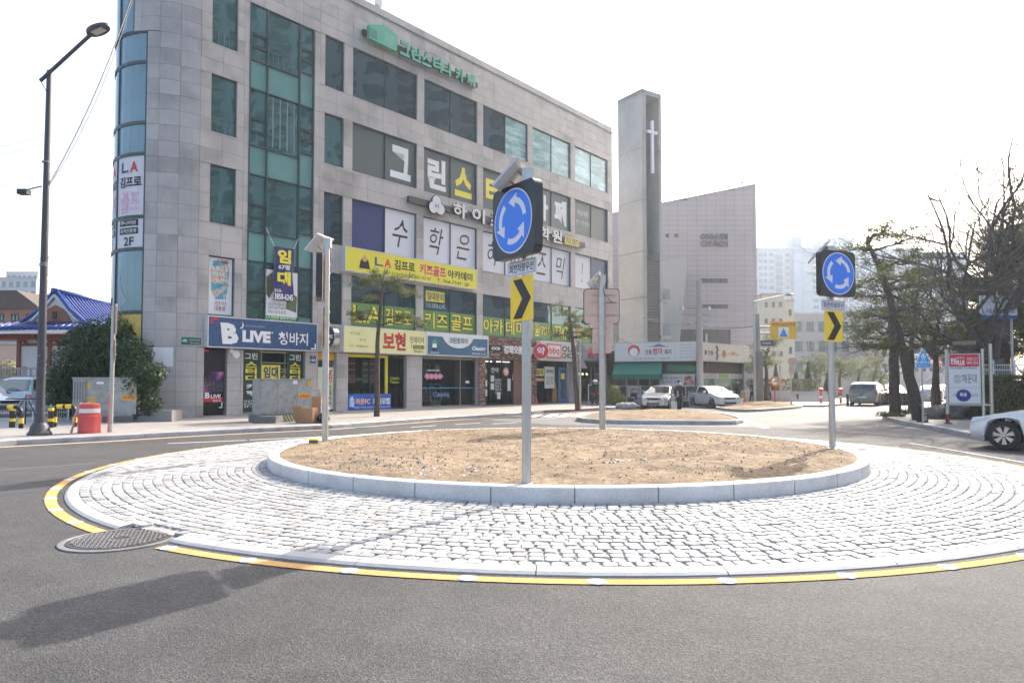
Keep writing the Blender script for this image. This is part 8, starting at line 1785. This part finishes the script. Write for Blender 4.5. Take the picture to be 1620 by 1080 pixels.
# bare cherry trees
def bare_tree(label, base, limbs, rad, seed, depth=5):
    R_ = random.Random(seed); r = thing('bare_tree', label, 'bare tree', tuple(base)); base = Vector(base); tr = MB(); br = MB()
    fork = base + Vector((R_.uniform(-.2, .2), 0, 0)) + Vector((0, 0, limbs[0][2]));
    tube_path(tr, wob(base, fork, 4, .06, R_), rad, rad * .8, 12); tr.build('trunk', bark_c, r, smooth='all')
    cnt = [0]
    queue = [(fork, Vector((tx, ty, 1.0 * f)).normalized(), L_, rad * .42, 0) for tx, ty, fz_, L_, f in limbs]
    while queue and cnt[0] < 9000:
        p, d, L_, rr, lev = queue.pop(0); cnt[0] += 1; n = 3; P = [p]; dd = d.copy()
        for i in range(n): dd = (dd + Vector((R_.gauss(0, .14), R_.gauss(0, .14), R_.gauss(.03, .1)))).normalized(); P.append(P[-1] + dd * L_ / n)
        tube_path(br, P, rr, rr * .62, 6 if lev < 2 else (4 if lev < 4 else 3))
        if lev >= depth or rr < .0063: continue
        kids = R_.choice((2, 3, 3, 4)) if lev else 4
        for i in range(kids):
            q = P[R_.choice((1, 2, 3))] if i else P[3]; ax_ = Vector((R_.gauss(0, 1), R_.gauss(0, 1), R_.gauss(0, .6))).normalized(); nd = (dd * (1.0 if i == 0 else .75) + ax_ * (.35 if i == 0 else .75)).normalized(); queue.append((q, nd, L_ * R_.uniform(.66, .92), max(rr * (.62 if i == 0 else .5), .0062), lev + 1))
    br.build('branches', bark_c, r); return r
p = A(1575, 640, 27.5); p.z = .15
bare_tree('large bare cherry tree spreading over the billboard from the right', p, [(-1.3, -.2, 2.4, 2.1, .9), (-.9, .6, 2.4, 2.9, 1.5), (-.3, -.4, 2.4, 3.1, 1.9), (.5, .2, 2.4, 2.8, 1.6), (-1.5, .3, 2.4, 1.9, .7), (-.6, .2, 2.4, 3.0, 2.0)], .36, 5, 8)
p = A(1640, 640, 30); p.z = .15
bare_tree('second bare cherry tree behind the right edge of the picture', p, [(-1.0, -.2, 3.4, 3.0, 1.4), (-.4, .3, 3.4, 3.4, 1.9), (.3, 0, 3.4, 3.2, 1.9), (-1.3, .2, 3.4, 2.7, 1.2)], .36, 8, 8)
p = A(1530, 640, 33); p.z = .15
bare_tree('slim bare tree behind the billboard', p, [(-.8, .2, 2.2, 1.9, .9), (.3, -.2, 2.2, 2.2, 1.3), (-.2, .3, 2.2, 2.0, 1.3)], .2, 9, 7)
p = A(1480, 640, 36); p.z = .15
bare_tree('thin bare tree among the right-hand pines', p, [(-.8, .2, 2.6, 1.8, 1.0), (.4, -.2, 2.6, 2.0, 1.3), (-.2, .3, 2.6, 2.0, 1.4)], .18, 19, 7)
# leafy shrubs
leafs = [leafy(mat('leaf_%d' % k, c, .5, var=.25, scale=2), .3) for k, c in enumerate(((.02, .05, .012), (.035, .075, .018), (.055, .1, .03), (.09, .13, .05)))]
def shrub(name, label, cat, lobes, n, leaf, seed, base, mats=leafs, stem_r=.06):
    R_ = random.Random(seed); r = thing(name, label, cat, tuple(base)); b = MB()
    tot = sum(l[1] ** 2 for l in lobes)
    for c, s_, sq in lobes:
        c = Vector(c)
        for _ in range(int(n * s_ * s_ / tot)):
            d = Vector((R_.gauss(0, 1), R_.gauss(0, 1), R_.gauss(0, 1))).normalized(); rr = s_ * (R_.random() ** .35) * (1 + .28 * noise.noise(d * 2.3 + c)); o = c + Vector((d.x, d.y, d.z * sq)) * rr
            if o.z < .2: continue
            nrm = (d + Vector((R_.gauss(0, .6), R_.gauss(0, .6), R_.gauss(.3, .6)))).normalized(); u = nrm.cross(Vector((R_.random() - .5, R_.random() - .5, .3))).normalized(); v = nrm.cross(u); l = leaf * R_.uniform(.6, 1.3)
            b.cur = R_.choice((0, 1, 1, 2, 2, 3)); b.face([o - u * l * .5, o + v * l * .22, o + u * l * .5, o - v * l * .22])
    b.build('foliage', mats, r); s = MB()
    for c, s_, sq in lobes: tube_path(s, wob(base, Vector(c), 4, .08, R_), stem_r, stem_r * .4, 6)
    s.build('stem', bark_c, r); return r
BD = 28.2; at = lambda x, y, dy=0: A(x, y, BD + dy)
bbse = A(160, 660, BD); bbse.z = .15
shrub('evergreen_bush', 'large dark evergreen bush between the grey cabinet and the round glass corner', 'bush', [(at(150, 560), 1.35, 1), (at(115, 590, .3), 1.1, 1.1), (at(190, 570, -.3), 1.2, 1), (at(222, 600, -1.9), .8, 1), (at(175, 530), 1.0, .8), (at(100, 620), .85, 1.2), (at(240, 590, -2.2), .55, .9), (at(140, 540, .3), 1.0, .8), (at(210, 560, -1.2), .8, .8), (at(238, 640, -2.2), .45, 1), (at(205, 625, -.3), .8, 1.0), (at(120, 640, .2), .9, 1), (at(225, 655, -2.0), .35, 1)], 46000, .12, 5, bbse, stem_r=.08)
# sides: hedge, cone trees, low plants
HD = 27.6
def hedge(name, label, x0, x1, D, z0, z1, dep, n, leaf, seed, mats=leafs):
    R_ = random.Random(seed); b = MB()
    for _ in range(n):
        f = R_.random(); face_ = R_.random(); o = Vector((x0 + (x1 - x0) * R_.random(), D + (R_.random() ** 2) * dep, z0 + (z1 - z0) * R_.random())) if face_ < .6 else Vector((x0 + (x1 - x0) * R_.random(), D + dep * R_.random(), z1 + R_.gauss(0, .03)))
        o += Vector((0, 1, 1)) * .07 * noise.noise(o * 2.5); nrm = Vector((R_.gauss(0, .5), R_.gauss(-.7, .5), R_.gauss(.5, .5))).normalized(); u = nrm.cross(Vector((R_.random() - .5, R_.random() - .5, .3))).normalized(); v = nrm.cross(u); l = leaf * R_.uniform(.6, 1.3)
        b.cur = R_.choice((0, 1, 2, 3)); b.face([o - u * l * .5, o + v * l * .25, o + u * l * .5, o - v * l * .25])
    o = b.build(name, mats); tag(o, label, 'hedge'); return o
hx0, hx1 = A(1556, 640, 26).x, A(1700, 640, 26).x; hmat = [mat('hedge_leaf_%d' % k, c, .6) for k, c in enumerate(((.05, .06, .015), (.09, .09, .025), (.13, .11, .03), (.18, .14, .04)))]
hedge('hedge', 'clipped olive green hedge below the white fence at the right edge', hx0, hx1, 26, .3, 1.85, .8, 9000, .08, 3, hmat)
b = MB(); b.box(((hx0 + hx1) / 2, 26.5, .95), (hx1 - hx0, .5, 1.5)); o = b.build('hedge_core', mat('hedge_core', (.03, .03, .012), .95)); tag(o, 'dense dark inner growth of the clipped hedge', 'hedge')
k = 0
for x_, D, yt, w_ in ((1279, 62, 577, 20), (1228, 64, 580, 16), (1311, 66, 590, 22), (1260, 70, 588, 20)):
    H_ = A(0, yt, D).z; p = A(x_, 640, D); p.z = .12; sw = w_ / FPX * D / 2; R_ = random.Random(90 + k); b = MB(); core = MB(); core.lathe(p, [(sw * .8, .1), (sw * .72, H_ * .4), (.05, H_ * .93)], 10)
    for _ in range(2600):
        f = R_.random() ** .7; t = R_.uniform(0, 6.283); rr = sw * (1 - f) * R_.uniform(.85, 1.05); o = p + Vector((rr * math.cos(t), rr * math.sin(t), .1 + f * H_)); l = .22
        u = Vector((R_.gauss(0, 1), R_.gauss(0, 1), R_.gauss(0, 1))).normalized(); v = u.cross(Vector((math.cos(t), math.sin(t), .3))).normalized(); b.cur = R_.choice((0, 0, 1)); b.face([o - u * l * .5, o + v * l * .3, o + u * l * .5])
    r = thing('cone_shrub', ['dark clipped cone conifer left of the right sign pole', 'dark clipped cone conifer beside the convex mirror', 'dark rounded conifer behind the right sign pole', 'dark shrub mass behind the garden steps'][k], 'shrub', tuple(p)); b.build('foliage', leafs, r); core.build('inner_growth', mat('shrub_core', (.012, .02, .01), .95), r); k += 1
# garden wall and steps by the church
r = thing('garden_steps', 'low pale stone steps rising to the church garden', 'steps', tuple(A(1255, 632, 55)))
for k in range(5): b = MB(); p = A(1258, 638 - k * 3.2, 55 + k * .6); b.box((p.x, 55.5 + k * .6, .12 + .08 + k * .16), (5.6, .6, .16)); b.build('step', conc, r)
b = MB(); p = A(1214, 630, 54); b.box((p.x + .4, 55, .55), (3.6, .5, .9)); o = b.build('garden_wall', mat('pale_garden_wall', (.45, .43, .4), .8)); tag(o, 'low pale garden wall beneath the hedge beside the mirror', 'wall')
hedge('hedge', 'low clipped hedge above the pale garden wall beside the mirror', A(1200, 0, 55).x, A(1290, 0, 58).x, 58, .6, 1.9, 1, 3500, .16, 6, hmat)
for x0_, x1_, D_, lab in ((1302, 1345, 72, 'pale gate wall behind the small pines'),): p0_, p1_ = A(x0_, 600, D_), A(x1_, 600, D_); b = MB(); b.box(((p0_.x + p1_.x) / 2, D_, A(0, 592, D_).z / 2), (p1_.x - p0_.x, .6, A(0, 592, D_).z)); o = b.build('gate_wall', mat('pale_garden_wall', (.45, .43, .4), .8)); tag(o, lab, 'wall')
# plants by the boutique corner, low shrubs by pine feet
q = G(977, 642, .15); shrub('potted_shrub', 'yellow green shrub at the corner between boutique and restaurant', 'shrub', [((q.x, q.y + 1.4, .8), .5, 1.5), ((q.x + .5, q.y + 1.5, .5), .4, 1)], 3500, .09, 21, (q.x, q.y + 1.4, .15), [mat('yg_leaf_%d' % k, c, .6) for k, c in enumerate(((.12, .16, .02), (.2, .24, .03), (.3, .3, .05), (.4, .36, .08)))])
for k in range(6):
    q = G(983 + k * 4, 646, .13); o = blob(None, (q.x, q.y + .6, .25), .26 + .06 * (k % 2), 31 + k, 2, 'rock', mat('pale_rock', (.42, .4, .38), .9, var=.2, scale=4), (1, 1, .7), .5); tag(o, 'pale rock beside the restaurant awning, %s from the left' % ['first', 'second', 'third', 'fourth', 'fifth', 'sixth'][k], 'rock')
for k, (x_, y_) in enumerate(((1402, 660), (1432, 655), (1470, 652), (1490, 656))):
    q = G(x_, y_, .15); shrub('low_shrub', ['low grey green shrub at the foot of the forked pine', 'low shrub between the two right-hand pines', 'low shrub behind the crossing sign', 'low shrub at the left foot of the billboard'][k], 'shrub', [((q.x, q.y, .25), .38, .5), ((q.x + .5, q.y, .22), .3, .5)], 1500, .07, 80 + k, (q.x, q.y, .15), stem_r=.015)
# shrubs left of the traditional hall terrace
q = A(20, 590, 50); shrub('bush', 'pale yellow green bush on the terrace in front of the pinkish wall', 'bush', [(tuple(q), 1.3, .8), (tuple(q + Vector((-1.8, 0, -.3))), 1.0, .8)], 3500, .16, 33, (q.x, 50, 2.0), [mat('sp_leaf_%d' % k, c, .6) for k, c in enumerate(((.1, .12, .03), (.2, .2, .06), (.35, .3, .1), (.4, .38, .2)))], stem_r=.05)

# ------------------------------------------------ air
if HAZE > 0:
    m = bpy.data.materials.new('air'); m.use_nodes = True; n = m.node_tree; n.nodes.clear(); out = n.nodes.new('ShaderNodeOutputMaterial'); pv = n.nodes.new('ShaderNodeVolumePrincipled')
    pv.inputs['Density'].default_value = HAZE; pv.inputs['Color'].default_value = (.82, .91, 1, 1); pv.inputs['Anisotropy'].default_value = .55; n.links.new(pv.outputs[0], out.inputs['Volume'])
    b = MB(); b.box((0, 182, 39), (860, 500, 80)); o = b.build('haze', m, kind='stuff')
